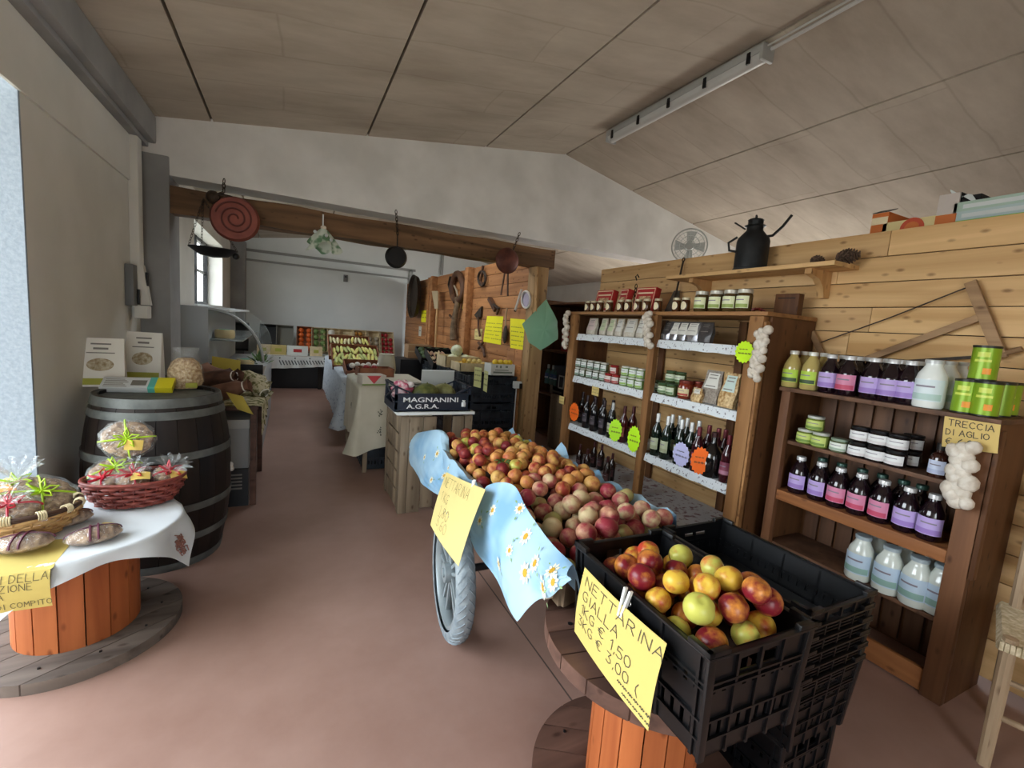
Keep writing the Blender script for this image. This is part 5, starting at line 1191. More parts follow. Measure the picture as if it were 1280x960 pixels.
for (px, X, rz, m, w, h, lab, tl) in ((886, 2.50, .1, M_GRAIN, .125, .20, 'packet of grey grain with tall white header, left of the pasta packet', .2), (909, 2.48, -.05, M_PASTA, .115, .20, 'packet of curled pasta with pale green header beside the right post', .16), (871, 2.45, .1, M_PASTA, .07, .085, 'small clear bag of dried mushrooms before the tomato jars', .1)):
    packet(lab, px, 498, X, w, h, m, M_LW if X != 2.48 else mat('pale_mint', (206, 224, 218), .6), 'dry goods in the right bay, third row', .055, .45 if h > .1 else .6, rz, tl)
# ==== fourth row: wine
z = ZA[3] + .024
gw = lambda c: glass_m(c, .08)
w1 = vessel('wine_bottle', 'x', 'bottle', winep(.036, .30), gw((26, 24, 26)), winel(.036, .30), lidm((40, 24, 30)), (.06, .14, .036), (60, 52, 58), (90, 80, 86), 1.1, 'dark wine bottles in the left bay')
xs = [(726, 2.56), (732, 2.47), (740.5, 2.56), (742, 2.46), (752, 2.55), (753.5, 2.46), (764, 2.56)]
row(w1, [Vector((X, atX(px, 530, X).y, z)) for px, X in xs], ['%s from the left of the dark wine bottles, left bay, fourth row' % ORD[k] for k in range(7)])
w2 = vessel('wine_bottle', 'x', 'bottle', winep(.036, .30), gw((24, 28, 26)), winel(.036, .30), lidm((206, 208, 206)), (.05, .13, .036), (206, 206, 186), (150, 150, 120), 1.15, 'white-capped wine bottles')
for k, (px, X, l) in enumerate(((764, 2.46, 'white-capped wine bottle behind the first lime starburst, left bay'), (804, 2.46, 'white-capped wine bottle touching the middle post in the left bay'))):
    if k == 0: row(w2, [Vector((X, atX(px, 535, X).y, z))], [l])
    else: dup(w2, (X, atX(px, 535, X).y, z), 0, l)
w3 = vessel('wine_bottle', 'x', 'bottle', winep(.036, .30), gw((64, 16, 20)), winel(.036, .30), lidm((70, 18, 22)), (.05, .13, .036), (120, 60, 50), (160, 90, 70), 1.1, 'red bottles in the left bay')
row(w3, [Vector((2.46, atX(779, 535, 2.46).y, z)), Vector((2.54, atX(790, 535, 2.54).y, z))], ['red liqueur bottle between the two lime starbursts in the left bay', 'red liqueur bottle behind the second lime starburst in the left bay'])
w4 = vessel('wine_bottle', 'x', 'bottle', winep(.037, .315), gw((22, 34, 26)), winel(.037, .315), lidm((222, 224, 222)), (.05, .135, .037), (176, 182, 150), (150, 156, 124), 1.2, 'white-capped bottles in the right bay')
row(w4, [Vector((X, atX(px, 548, X).y, z)) for px, X in ((820, 2.46), (833, 2.46), (838, 2.56), (847, 2.58), (850.5, 2.47), (857, 2.57), (863.5, 2.47), (872, 2.58))], ['%s from the left of the white-capped wine bottles, right bay' % ORD[k] for k in range(8)])
w5 = vessel('wine_bottle', 'x', 'bottle', winep(.038, .30), gw((56, 18, 26)), winel(.038, .30), lidm((112, 40, 50)), (.05, .13, .038), (126, 60, 80), (170, 120, 140), 1.2, 'dark red bottles in the right bay')
row(w5, [Vector((X, atX(px, 560, X).y, z)) for px, X in ((872, 2.46), (884, 2.6), (896, 2.58), (911, 2.47), (905, 2.6))], ['%s from the left of the dark red bottles at the right bay end' % ORD[k] for k in range(5)])
jug = vessel('wine_jug', 'big round dark bottle with a small white spot in the right bay', 'bottle', [(0, 0), (.055, 0), (.062, .01), (.064, .12), (.055, .17), (.025, .205), (.017, .23), (.017, .285), (0, .285)], gw((20, 18, 18)), [(.017, .26), (.021, .26), (.021, .29), (0, .29)], lidm((60, 30, 30)), None, loc=Vector((2.475, atX(890, 575, 2.475).y, z)))
MB().sheet(lambda u, v: Vector((-.0645 * math.cos(.2 * v * math.cos(2 * PI * u)), .0645 * math.sin(.2 * v * math.cos(2 * PI * u)), .09 + .014 * v * math.sin(2 * PI * u))), 14, 2).build('spot_label', lab_m((236, 236, 232)), jug, fix=False)
# starburst price cards
def burst(label, px, py, X, ry, rz_, c, yaw=0):
    p = atX(px, py, X); t = thing('starburst_price_card', label, 'price card', p, yaw, 'starburst price cards'); m = MB(); pts = []
    for k in range(64):
        a = 2 * PI * k / 64; q = 1 + .07 * math.cos(a * 16); pts.append((0, ry * q * math.cos(a), rz_ * q * math.sin(a)))
    m.prism(pts, (.0015, 0, 0)); m.build('card', mat('fluo_%d_%d_%d' % c, c, .6), t, smooth=0)
    surf = lambda u, v: Vector((-.0004, ry * (1 - 2 * u) * .62, rz_ * (2 * v - 1) * .62))
    lettering(t, surf, [('~~~', .06, .62, .05, .04), ('~~~~', .0, .24, .055, .07)], M_INK, .0022)
burst('orange starburst price card at the left end of the wine row', 717.5, 515, 2.40, .075, .085, (255, 112, 20)); burst('lime starburst price card, the left one of the pair on the wine row', 769, 538, 2.395, .055, .09, (190, 250, 30), .5)
burst('lime starburst price card, the right one next to the middle post', 792, 549, 2.385, .062, .10, (200, 255, 30), .1); burst('lilac starburst price card before the white-capped wine bottles', 851, 568, 2.40, .07, .082, (196, 196, 238)); burst('orange starburst price card leaning on the big round dark bottle', 875, 576, 2.39, .055, .088, (255, 112, 20), .7)
burst('lime starburst price card under the garlic braid on the right post', 930, 440, 2.37, .062, .062, (206, 250, 30), -.1)
# yellow shelf tickets
for (px, py, w, h, l) in ((744, 489, .10, .075, 'small ochre price ticket hanging from the third row in the left bay'), (702, 500, .085, .075, 'small ochre price ticket pinned to the left post of the two-bay shelf')):
    p = atX(px, py, 2.378); t = thing('price_ticket', l, 'price card', p); MB().box((0, -w / 2, -h / 2), (.0015, w / 2, h / 2)).build('card', mat('ticket', (214, 190, 118), .8), t, smooth=0)
    lettering(t, lambda u, v: Vector((-.0004, w * (.5 - u), h * (v - .5))), [('~~~', .1, .6, .05, .05), ('~~~', .1, .2, .06, .06)], M_INK, .002)
# ==== bottles on the platform
w6 = vessel('beer_bottle', 'x', 'bottle', winep(.03, .235), gw((38, 20, 18)), winel(.03, .235), lidm((70, 26, 30)), (.04, .1, .03), (74, 40, 44), (96, 60, 60), 1.2, 'small dark bottles on the low platform')
pts = [(723, 587), (732, 594), (750, 587), (757, 605), (763, 600), (741, 583)]
row(w6, [Vector((atZ(a, b_, .25).x, atZ(a, b_, .25).y, .2475)) for a, b_ in pts], ['%s of the small dark bottles on the grey platform cloth' % q for q in ('left rear', 'front left', 'middle', 'frontmost right', 'right rear', 'rearmost')])

# ==== shelf B
PUR = (22, 9, 17)
z = 1.2445
jb = vessel('juice_bottle', 'x', 'bottle', juicep(.046, .205), glass_m((176, 158, 96)), juicel(.046, .205), lidm((214, 214, 206)), (.03, .10, .046), (176, 206, 70), (60, 80, 50), 1.25, 'green-labelled juice bottles')
row(jb, [Vector((X, atX(px, 465, X).y, z)) for px, X in ((990, 2.56), (1014, 2.555), (1003, 2.67), (1028, 2.67))], ['cloudy pale juice bottle with green label, %s' % q for q in ('front left at the shelf end', 'front, second along the shelf top', 'behind the first at the shelf end', 'behind, next to the purple juices')])
def purple(lc, bc, grp, r=.048, h=.20, lid=(206, 206, 206), body=PUR): return vessel('juice_bottle', 'x', 'bottle', juicep(r, h), glass_m(body, .1), juicel(r, h), lidm(lid), (.028, .105, r), lc, bc, 1.2, grp)
LIL = (182, 160, 214); LIL2 = (150, 120, 190); PNK = (206, 130, 160); PNK2 = (190, 70, 100); GRYL = (150, 140, 160)
pl = purple(LIL, LIL2, 'purple juice bottles on the top of the brown shelf'); pp = purple(PNK, PNK2, 'purple juice bottles on the top of the brown shelf')
row(pl, [Vector((X, atX(px, 470, X).y, z)) for px, X in ((1037, 2.555), (1092, 2.555), (1115, 2.55), (1138, 2.56), (1052, 2.66), (1072, 2.66), (1086, 2.68), (1108, 2.665), (1126, 2.665), (1147, 2.665))], ['%s from the left of the lilac-labelled juices along the front of the shelf top' % q for q in ('first', 'second', 'third', 'fourth')] + ['%s from the left of the lilac-labelled juices in the back rank of the shelf top' % q for q in ORD[:6]])
row(pp, [Vector((2.545, atX(1060, 472, 2.545).y, z))], ['pink-labelled dark juice bottle in the front rank of the shelf top'])
mk = vessel('milk_bottle', 'x', 'bottle', milkp(.056, .212), glass_m((232, 236, 232), .15), milkl(.056, .212), lidm((196, 200, 200)), (.03, .125, .0562), (216, 228, 232), (178, 204, 198), 1.25, 'white milk bottles on the top of the brown shelf')
row(mk, [Vector((X, atX(px, 490, X).y, z)) for px, X in ((1162, 2.56), (1178, 2.65), (1192, 2.74))], ['white milk bottle on the shelf top, the front one', 'white milk bottle on the shelf top, second towards the wall', 'white milk bottle on the shelf top, nearest the wall'])
# lime tins
M_TIN = mat('lime_tin', (132, 168, 30), .35, metal=.2); M_TIND = mat('tin_dark', (40, 40, 34), .4, metal=.4)
def tin(label, loc):
    t = thing('oil_tin', label, 'tin', loc, 0, 'lime green tins on the brown shelf'); r, h = .043, .138
    MB().lathe([(0, 0), (r, 0), (r, h), (0, h)], 28).build('tin_body', M_TIN, t); MB().lathe([(0, h - .004), (r + .0015, h - .006), (r + .0015, h + .004), (r - .004, h + .002), (0, h + .001)], 28).build('tin_lid', M_TIND, t); MB().lathe([(r + .001, 0), (r + .001, .006), (r - .003, .0)], 28).build('tin_base', M_TIND, t)
    m = MB(); sleeve(m, [(r + .0008, .025), (r + .0008, .05)], .3, 10, PI + .4); m.mi = 1; sleeve(m, [(r + .0008, .075), (r + .0008, .085)], .6, 10); sleeve(m, [(r + .0008, .095), (r + .0008, .115)], .45, 10); m.build('print', [mat('tin_orange', (236, 150, 40), .4), mat('tin_yellow', (206, 220, 90), .4)], t, fix=False, smooth=60); return t
ty = [atX(px, 500, X).y for px, X in ((1207, 2.56), (1233, 2.55), (1254, 2.63))]
T0 = tin('lime green tin on the shelf top, lower left of the stacked group', (2.56, ty[0], z)); dup(T0, (2.55, ty[1], z), .1, 'lime green tin on the shelf top, lower right front of the stacked group')
dup(T0, (2.655, ty[2] + .02, z), -.2, 'lime green tin on the shelf top, lower back of the stacked group'); dup(T0, (2.76, ty[2] + .03, z), .3, 'lime green tin nearest the wall at the right end of the shelf top')
dup(T0, (2.57, (ty[0] + ty[1]) / 2, z + .143), .15, 'lime green tin standing on top of the other lime tins')
# second shelf
z = .947
jg = vessel('pesto_jar', 'x', 'jar', jarp(.043, .08), glass_m((104, 120, 50)), jarl(.043, .08), lidm((206, 208, 200)), (.01, .058, .043), (190, 204, 110), (110, 140, 60), 1.25, 'green pesto jars on the brown shelf')
a, b_ = atX(1007, 545, 2.57).y, atX(1026, 548, 2.565).y
row(jg, [Vector((2.57, a, z)), Vector((2.565, b_, z)), Vector((2.57, (a + b_) / 2, z + .081))], ['green jar at the left end of the second shelf, lower left of three', 'green jar at the left end of the second shelf, lower right of three', 'green jar standing on the two other green jars'])
j1 = vessel('pesto_jar', 'white-labelled green jar standing alone between the green jars and the black-lidded jars', 'jar', jarp(.042, .07), glass_m((96, 104, 76)), jarl(.042, .07), lidm((150, 170, 150)), (.01, .05, .042), (222, 226, 216), (160, 180, 160), 1.25, loc=Vector((2.57, atX(1050, 552, 2.57).y, z)))
jw = vessel('jam_jar', 'x', 'jar', jarp(.043, .076), glass_m((30, 22, 24)), jarl(.043, .076), lidm((30, 30, 32)), (.012, .056, .043), (226, 226, 226), (210, 206, 206), 1.25, 'black-lidded white-labelled jam jars')
sps, labs = [], []
for lv in range(2):
    for k, px in enumerate((1073, 1097, 1122)):
        y = atX(px, 560, 2.565).y; sps.append(Vector((2.565, y, z + .077 * lv))); labs.append('%s from the left of the black-lidded jam jars, %s layer, front' % (ORD[k], ('lower', 'upper')[lv]))
y = atX(1140, 560, 2.655).y; sps += [Vector((2.655, y, z)), Vector((2.655, y, z + .077))]; labs += ['black-lidded jam jar behind the others, lower layer', 'black-lidded jam jar behind the others, upper layer']
row(jw, sps, labs)
vessel('syrup_bottle', 'small brown bottle with blue-white label beside the hanging garlic braid', 'bottle', [(0, 0), (.03, 0), (.032, .005), (.032, .085), (.026, .1), (.012, .11), (.012, .125), (0, .125)], glass_m((52, 26, 20)), [(.0, .12), (.016, .12), (.016, .15), (0, .15)], lidm((28, 26, 26)), (.015, .075, .032), (206, 214, 236), (180, 190, 220), 1.2, loc=Vector((2.57, atX(1172, 585, 2.57).y, z)))
# third shelf
z = .6635
q1 = purple(LIL, LIL2, 'dark juice bottles on the third shelf', .047, .205); q2 = purple(PNK, PNK2, 'dark juice bottles on the third shelf', .047, .205); q3 = purple(GRYL, LIL2, 'dark juice bottles on the third shelf', .047, .205, (40, 70, 60))
row(q1, [Vector((2.575, atX(px, py, 2.575).y, z)) for px, py in ((998, 600), (1023, 608), (1133, 640), (1164, 650))], ['lilac-labelled juice bottle on the orange rail shelf, %s' % q for q in ('first from the left', 'second from the left', 'last but one from the left', 'at the right end by the post')])
row(q2, [Vector((2.575, atX(px, py, 2.575).y, z)) for px, py in ((1047, 615), (1073, 622), (1101, 632))], ['pink-labelled juice bottle on the orange rail shelf, %s of three' % q for q in ('left', 'middle', 'right')])
row(q3, [Vector((2.69, atX(px, 615, 2.69).y, z)) for px in (1022, 1047, 1074, 1100, 1128, 1152)], ['%s from the left of the juice bottles in the back rank of the third shelf' % q for q in ORD[:6]])
# fourth shelf
z = .347
mk2 = vessel('milk_bottle', 'x', 'bottle', milkp(.056, .222), glass_m((216, 222, 214), .15), milkl(.056, .222), lidm((176, 190, 196)), (.035, .135, .0562), (190, 210, 228), (140, 176, 166), 1.25, 'white milk bottles on the lowest shelf')
row(mk2, [Vector((X, atX(px, py, X).y, z)) for px, py, X in ((1074, 705, 2.575), (1110, 715, 2.575), (1145, 728, 2.575), (1093, 700, 2.69), (1129, 708, 2.69), (1163, 720, 2.69), (1176, 735, 2.60))], ['blue-white milk bottle on the lowest shelf, %s' % q for q in ('front left', 'front middle', 'front right', 'behind the front left one', 'behind the front middle one', 'behind the front right one', 'half hidden behind the right post')])

# ==== garlic
M_GARLIC = mat('garlic_skin', (198, 186, 170), .6, c2=(220, 212, 200), scale=40); M_GST = mat('garlic_stem', (196, 178, 140), .8)
def bulb_mb(s, M):
    return MB().lathe([(0, 0), (.012 * s, .0), (.024 * s, .008 * s), (.027 * s, .02 * s), (.02 * s, .033 * s), (.008 * s, .042 * s), (.004 * s, .06 * s), (0, .061 * s)], 18, M, fn=lambda a, z: 1 + .07 * abs(math.sin(a * 4)))
def braid(label, p, q, n, s, twin=1.0, seed=1, tail=True):
    rr = random.Random(seed); t = thing('garlic_braid', label, 'garlic', p); d = q - p; L_ = d.length
    MB().tube([Vector((0, .004 * math.sin(k), 0)) + d * (k / 10) for k in range(11)], .007, 6).build('plait', M_GST, t)
    for k in range(n):
        f = (k + .5) / n; side = (-1, .15, 1, -.3, .6)[k % 5] + rr.uniform(-.25, .25)
        o = d * f + Vector((-.016 * s - .002, side * .02 * s * twin, rr.uniform(-.006, .006)))
        dirv = Vector((-.8 + .25 * abs(side), side * .75, rr.uniform(-.55, .15))).normalized()
        M = Matrix.Translation(o + dirv * .02 * s) @ (-dirv).to_track_quat('Z', 'Y').to_matrix().to_4x4()
        bulb_mb(s * rr.uniform(.85, 1.18), M).build('garlic_bulb', M_GARLIC, t, smooth=60)
p, q = atX(710, 390, 2.37), atX(708, 436, 2.37); braid('short garlic braid hanging on the left post of the two-bay shelf', p, q, 14, .92, 1.4, 3)
p, q = atX(811, 390, 2.37), atX(812, 434, 2.37); braid('garlic braid hanging on the middle post of the two-bay shelf', p, q, 16, .9, 1.4, 4)
p, q = atX(957, 412, 2.365), atX(944, 474, 2.365); braid('plump garlic braid hanging on the right post beside the lime starburst', p, q, 26, .84, 1.7, 5)
p, q = atX(1208, 556, 2.44), atX(1198, 630, 2.44); braid('white garlic braid hanging below the garlic price sign on the brown shelf', p, q, 17, 1.1, 1.35, 6)
# garlic sign
f = [atX(1177, 558, 2.465), atX(1247, 567, 2.465), atX(1251, 531, 2.465), atX(1181, 520, 2.465)]
card('price_sign', f, 'ochre card with handwritten garlic price fixed to the brown shelf', (-.003, 0, 0), [('TRECCIA', .09, .72, .026, .034), ('DI AGLIO', .06, .42, .0245, .032), ('€ 6,00', .08, .10, .026, .036)], .0032, M_INK, mat('garlic_card', (206, 178, 108), .8))

# ==== the bracket shelf, milk can, pine cones, bow saw
t = thing('bracket_shelf', 'pine shelf on wooden brackets fixed high on the pine partition', 'shelf', (0, 0, 0))
MB().box((XW - .24, 1.52, 1.925), (XW - .002, 2.76, 1.95), .003).build('shelf_board', M_PINE, t)
for y in (1.66, 2.52):
    m = MB(); pts = [(XW - .002, y, 1.925), (XW - .2, y, 1.925), (XW - .2, y, 1.895), (XW - .12, y, 1.875), (XW - .07, y, 1.83), (XW - .05, y, 1.77), (XW - .002, y, 1.77)]; m.prism(pts, (0, .04, 0)); m.build('bracket', M_PINEZ, t)
M_CAN = mat('black_enamel_can', (30, 32, 34), .5, metal=.5, c2=(48, 50, 52), scale=12)
t = thing('milk_can', 'black metal milk can with funnel lid and raised handle on the bracket shelf', 'milk can', (XW - .125, 2.12, 1.9515), .5)
MB().lathe([(0, 0), (.102, 0), (.105, .005), (.105, .012), (.1, .016), (.1, .19), (.094, .21), (.06, .25), (.05, .262), (.05, .285), (.0, .285)], 36).build('can_body', M_CAN, t, smooth=40)
MB().lathe([(0, .283), (.056, .283), (.066, .292), (.046, .296), (.046, .325), (.05, .328), (.04, .335), (.0, .338)], 28).cyl((-.012, 0, .33), (-.012, .0, .36), .006, n=8).cyl((.012, 0, .33), (.012, 0, .36), .006, n=8).build('lid', M_CAN, t)
MB().tube([(.06, -.07, .235), (.07, -.10, .24), (.085, -.15, .30), (.10, -.19, .37)], .009, 8).build('raised_handle', M_CAN, t); MB().tube([(-.05, .085, .12), (-.055, .13, .13), (-.055, .14, .18), (-.05, .09, .215)], .008, 8).build('side_handle', M_CAN, t); MB().bar((-.04, .05, .265), (-.09, .11, .30), .012, .006).build('latch', M_CAN, t)
M_CONE = mat('pine_cone_scale', (62, 46, 36), .8, c2=(96, 74, 58), scale=60)
def cone(label, y, s, rot):
    t = thing('pine_cone', label, 'pine cone', (XW - .11, y, 1.952 + .034 * s), 0, 'pine cones on the bracket shelf'); t.rotation_euler = rot; m = MB()
    for L_ in range(9):
        f = L_ / 8; rr = .042 * s * math.sin(PI * (.18 + .74 * f)); z0 = (-.045 + .09 * f) * s
        for k in range(9):
            a = 2 * PI * (k + .5 * (L_ % 2)) / 9; c = Vector((rr * .75 * math.cos(a), rr * .75 * math.sin(a), z0)); m.ball(c, .0105 * s, 6, 4, (1.3, .9, .5), Matrix.Rotation(a, 4, 'Z') @ Matrix.Rotation(-.5, 4, 'Y'))
    m.ball((0, 0, 0), .028 * s, 8, 6, (1, 1, 1.4)); m.build('cone_scales', M_CONE, t); MB().cyl((0, 0, -.055 * s), (0, 0, -.04 * s), .005, n=6).build('stalk', M_CONE, t)
cone('large open pine cone at the right end of the bracket shelf', atX(1060, 322, 2.76).y, 1.05, (1.4, .3, .4)); cone('smaller pine cone between the milk can and the large cone', atX(1022, 327, 2.76).y, .8, (1.6, -.2, 1.4))
M_OLDW = mat_wood('grey_old_wood', (124, 94, 66), (170, 136, 100), axis=1, grain=16, island=.15, bump=.4); X = XW - .03
t = thing('bow_saw', 'old wooden bow saw frame hung on the pine partition above the brown shelf', 'saw', (0, 0, 0)); P_ = lambda a, b_: atX(a, b_, X)
MB().bar(P_(1213, 352), P_(1252, 448), .045, .022, .005, up=(1, 0, 0)).build('saw_arm', M_OLDW, t); MB().bar(P_(1075, 452), P_(1232, 394), .034, .02, .005, up=(1, 0, 0)).build('stretcher', M_OLDW, t); MB().bar(P_(1015, 415), P_(1030, 448), .035, .02, .004, up=(1, 0, 0)).build('saw_arm', M_OLDW, t)
MB().tube([P_(1026, 428), P_(1110, 398), P_(1212, 358)], .0035, 6).build('cord', M_IRON, t); MB().bar(P_(1075, 455), P_(1258, 444), .014, .006, 0, up=(1, 0, 0)).build('saw_blade', M_IRON, t); MB().cyl(P_(1250, 443), P_(1278, 436), .012, n=8).build('saw_grip', M_OLDW, t)
# ==== the rush chair at the right edge
M_CHW = mat_wood('bleached_chair_wood', (142, 118, 92), (186, 160, 130), axis=2, grain=12, island=.1); M_RUSH = mat('rush', (176, 158, 124), .8, c2=(214, 198, 168), scale=50, bump=.5)
t = thing('rush_chair', 'weathered wooden chair with a rush seat at the right edge by the partition', 'chair', (2.431, .148, 0), .3); hs_ = .46
for (x, y, zt_) in ((0, .41, .50), (0, 0, .50), (.36, .39, .96), (.36, .02, .96)):
    m = MB(); lean = .02 if zt_ > .6 else 0; m.tube([(x, y, 0), (x, y, .3), (x + lean * .5, y, .5)] + ([(x + .06, y, .96)] if zt_ > .6 else []), [.019, .022, .021] + ([.018] if zt_ > .6 else []), 10); m.build('leg', M_CHW, t)
for zr in (.16, .30):
    MB().tube([(0, .41, zr), (.36, .39, zr)], .011, 8).build('rung', M_CHW, t); MB().tube([(0, 0, zr), (.36, .02, zr)], .011, 8).build('rung', M_CHW, t); MB().tube([(0, 0, zr + .04), (0, .41, zr + .04)], .011, 8).build('rung', M_CHW, t)
s = MB()
for k in range(34):
    f = k / 33; h_ = .5 - abs(f - .5)
    s.tube([(-.03 + .0 * f, -.02 + .45 * f, hs_ - .004), (-.024, -.02 + .45 * f, hs_ + .02), (.18 * (h_ * 2) + .0, -.02 + .45 * (f * .4 + .3) * 1.0 if h_ > .2 else -.02 + .45 * f, hs_ + .017)], .0085, 5)
    s.tube([(.385, -.01 + .42 * f, hs_ - .004), (.38, -.01 + .42 * f, hs_ + .02), (.18, .2 + (f - .5) * .2, hs_ + .017)], .0085, 5)
    s.tube([(-.02 + .4 * f, -.025, hs_ - .004), (-.02 + .4 * f, -.02, hs_ + .02), (.18 + (f - .5) * .15, .2, hs_ + .017)], .0085, 5); s.tube([(-.02 + .4 * f, .435, hs_ - .004), (-.02 + .4 * f, .43, hs_ + .02), (.18 + (f - .5) * .15, .2, hs_ + .017)], .0085, 5)
s.build('rush_seat', M_RUSH, t, 'pale woven rush seat', kind='stuff')
for zr in (.62, .76, .9): MB().box((.385 + (zr - .5) * .09, .02, zr), (.397 + (zr - .5) * .09, .39, zr + .07), .004).build('back_slat', M_CHW, t)
# ================================================================ THE FAR HALF, BEAM HANGINGS, WALL TOPS
M_PAL = mat_wood('grey_pallet_wood', (112, 98, 82), (158, 140, 118), axis=2, grain=12, island=.18, rough=.8); M_WHITE = mat('white_laminate', (214, 220, 220), .4)
# stand knocked together from pallet boards
t = thing('pallet_stand', 'stand of grey pallet boards between the cart and the cloth-covered table', 'stand', (.745, 3.29, 0)); W_, D_, Z_ = .56, .56, .752
for (x, y) in ((0, 0), (W_ - .06, 0), (0, D_ - .06), (W_ - .06, D_ - .06)): MB().box((x, y, 0), (x + .06, y + .06, Z_), .005).build('post', M_PAL, t)
for k, (x0, x1) in enumerate(((.062, .165), (.17, .27), (.40, .49))): MB().box((x0, .004, .03 if k else .0), (x1, .022, Z_ - .005), .003).build('front_board', M_PAL, t)
for k in range(5): MB().box((.004, .062, .02 + .148 * k), (.022, D_ - .062, .15 + .148 * k), .003).build('side_board', M_PAL, t)
MB().box((.02, .03, Z_), (W_ - .02, D_ - .02, Z_ + .016), .002).build('top', M_PAL, t)
t = thing('white_shelf_board', 'white laminated board lying on the pallet stand under the lettered crate', 'board', (.70, 3.24, .77)); MB().box((0, 0, 0), (.60, .44, .022), .003).build('laminate', M_WHITE, t); MB().box((.002, -.001, .002), (.598, .001, .02)).build('edge_band', mat('edge_white', (226, 230, 230), .4), t)
# the lettered crate
MC = Vector((.975, 3.45, .7935)); t = thing('plastic_crate', 'navy plastic crate lettered in white standing on the white board', 'crate', MC)
M_NAVY = mat('navy_plastic', (26, 36, 52), .4); m = MB(); w, d, h = .29, .19, .19
m.box((-w, -d, 0), (w, d, .008)); m.box((-w, -d, 0), (w, -d + .008, .135)); m.box((-w, d - .008, 0), (w, d, .135))
for s_ in (-1, 1):
    for y in (-d, d - .02): m.box((s_ * w - (.02 if s_ > 0 else 0), y, 0), (s_ * w + (0 if s_ > 0 else .02), y + .02, h))
    m.box((s_ * w - .004, -d, h - .012), (s_ * w + .004, d, h)); m.box((s_ * w - .004, -d, 0), (s_ * w + .004, d, .05)); m.bar((s_ * w, -d, .05), (s_ * w, d, h - .01), .006, .012); m.bar((s_ * w, d, .05), (s_ * w, -d, h - .01), .006, .012)
    for yy in (-d + .004, d - .004): m.bar((s_ * (w - .01), yy, h - .006), (s_ * (w - .12), yy, .135), .008, .012)
for z in (.008, .07, .128): m.box((-w - .002, -d - .004, z), (w + .002, -d, z + .008))
m.build('crate_body', M_NAVY, t, smooth=0)
def print_text(txt, size, loc, parent, m, name='lettering', sx=1.35, bold=.012):
    cu = bpy.data.curves.new('t', 'FONT'); cu.body = txt; cu.size = size; cu.extrude = .0004; cu.offset = bold * size; cu.align_x = 'LEFT'
    o = bpy.data.objects.new('t', cu); COL.objects.link(o); dg = bpy.context.evaluated_depsgraph_get(); me = bpy.data.meshes.new_from_object(o.evaluated_get(dg)); bpy.data.objects.remove(o)
    me.transform(Matrix.Translation(loc) @ Matrix.Rotation(PI / 2, 4, 'X') @ Matrix.Diagonal((sx, 1, 1, 1)))
    me.materials.clear(); me.materials.append(m); q = bpy.data.objects.new(name, me); COL.objects.link(q); q.parent = parent; KIDS.setdefault(parent.name, []).append(q); return q
M_WPR = mat('white_print', (226, 230, 232), .5)
print_text('MAGNANINI', .05, (-.235, -d - .0048, .072), t, M_WPR, sx=1.5, bold=.012); print_text('A.G.R.A.', .046, (-.205, -d - .0048, .024), t, M_WPR, sx=1.5, bold=.012)
MB().lathe([(0, 0), (.016, 0), (.018, .03), (.012, .05), (0, .05)], 12, Matrix.Translation((.235, -d - .001, .035)), sy=.25).build('emblem', M_WPR, t, 'small white emblem')
# things in it
M_MEL = mat('green_melon', (72, 82, 40), .5, c2=(132, 134, 74), scale=14)
def lump(name, label, cat, loc, r, sc, m, rot=(0, 0, 0), group=None, stalk=True, sm=None):
    t = thing(name, label, cat, loc, 0, group); t.rotation_euler = rot
    prof = [(r * math.sin(PI * k / 14), -r * math.cos(PI * k / 14)) for k in range(15)]; prof[0] = (0, -r); prof[-1] = (0, r)
    MB().lathe(prof, 20, Matrix.Diagonal((sc[0], sc[1], sc[2], 1)), fn=lambda a, z: 1 + .025 * math.cos(a * 8)).build('skin', m, t, smooth=180)
    if stalk: MB().cyl((0, 0, r * sc[2] * .97), (0, .004, r * sc[2] * 1.12), r * .08, r * .05, 6).build('stalk', sm or mat('stalk_green', (104, 108, 60), .8), t)
    return t
lump('melon', 'dark green melon lying in the lettered navy crate', 'melon', MC + Vector((-.02, -.02, .105)), .085, (1.35, 1, 1), M_MEL, (.2, 0, .3))
lump('melon', 'mottled olive melon in the right half of the lettered navy crate', 'melon', MC + Vector((.15, .06, .1)), .08, (1.2, .95, 1), mat('olive_melon', (112, 112, 66), .5, c2=(150, 150, 100), scale=18), (.2, .1, -.4))
t = thing('tissue_paper', 'crumpled pink and white tissue paper bulging from the lettered navy crate', 'paper', MC + Vector((-.2, .0, .13))); MB().ball((0, 0, 0), .095, 28, 18, (.85, 1, .75)).build('tissue', mat_print('pink_tissue', (230, 206, 210), (206, 96, 128), (22, 22, 22), .42, .58), t, smooth=60)
for v in t.children if False else KIDS[t.name]:
    for q in v.data.vertices: q.co *= 1 + .16 * math.sin(q.co.x * 90) * math.sin(q.co.y * 80 + 1) + .08 * math.sin(q.co.z * 130)
MB().ball((.05, -.05, .05), .03, 10, 6, (1, .4, .8)).build('tissue_fold', mat('white_tissue', (232, 224, 226), .8), t)
t = thing('flat_carton', 'grey-white card sheet standing behind the lettered navy crate', 'carton', (.98, 3.668, .793)); MB().box((0, 0, 0), (.28, .008, .27), .001).build('card', mat('grey_card', (176, 180, 178), .7), t); MB().box((0, -.004, .262), (.28, .0, .27)).build('fold', M_WHITE, t)
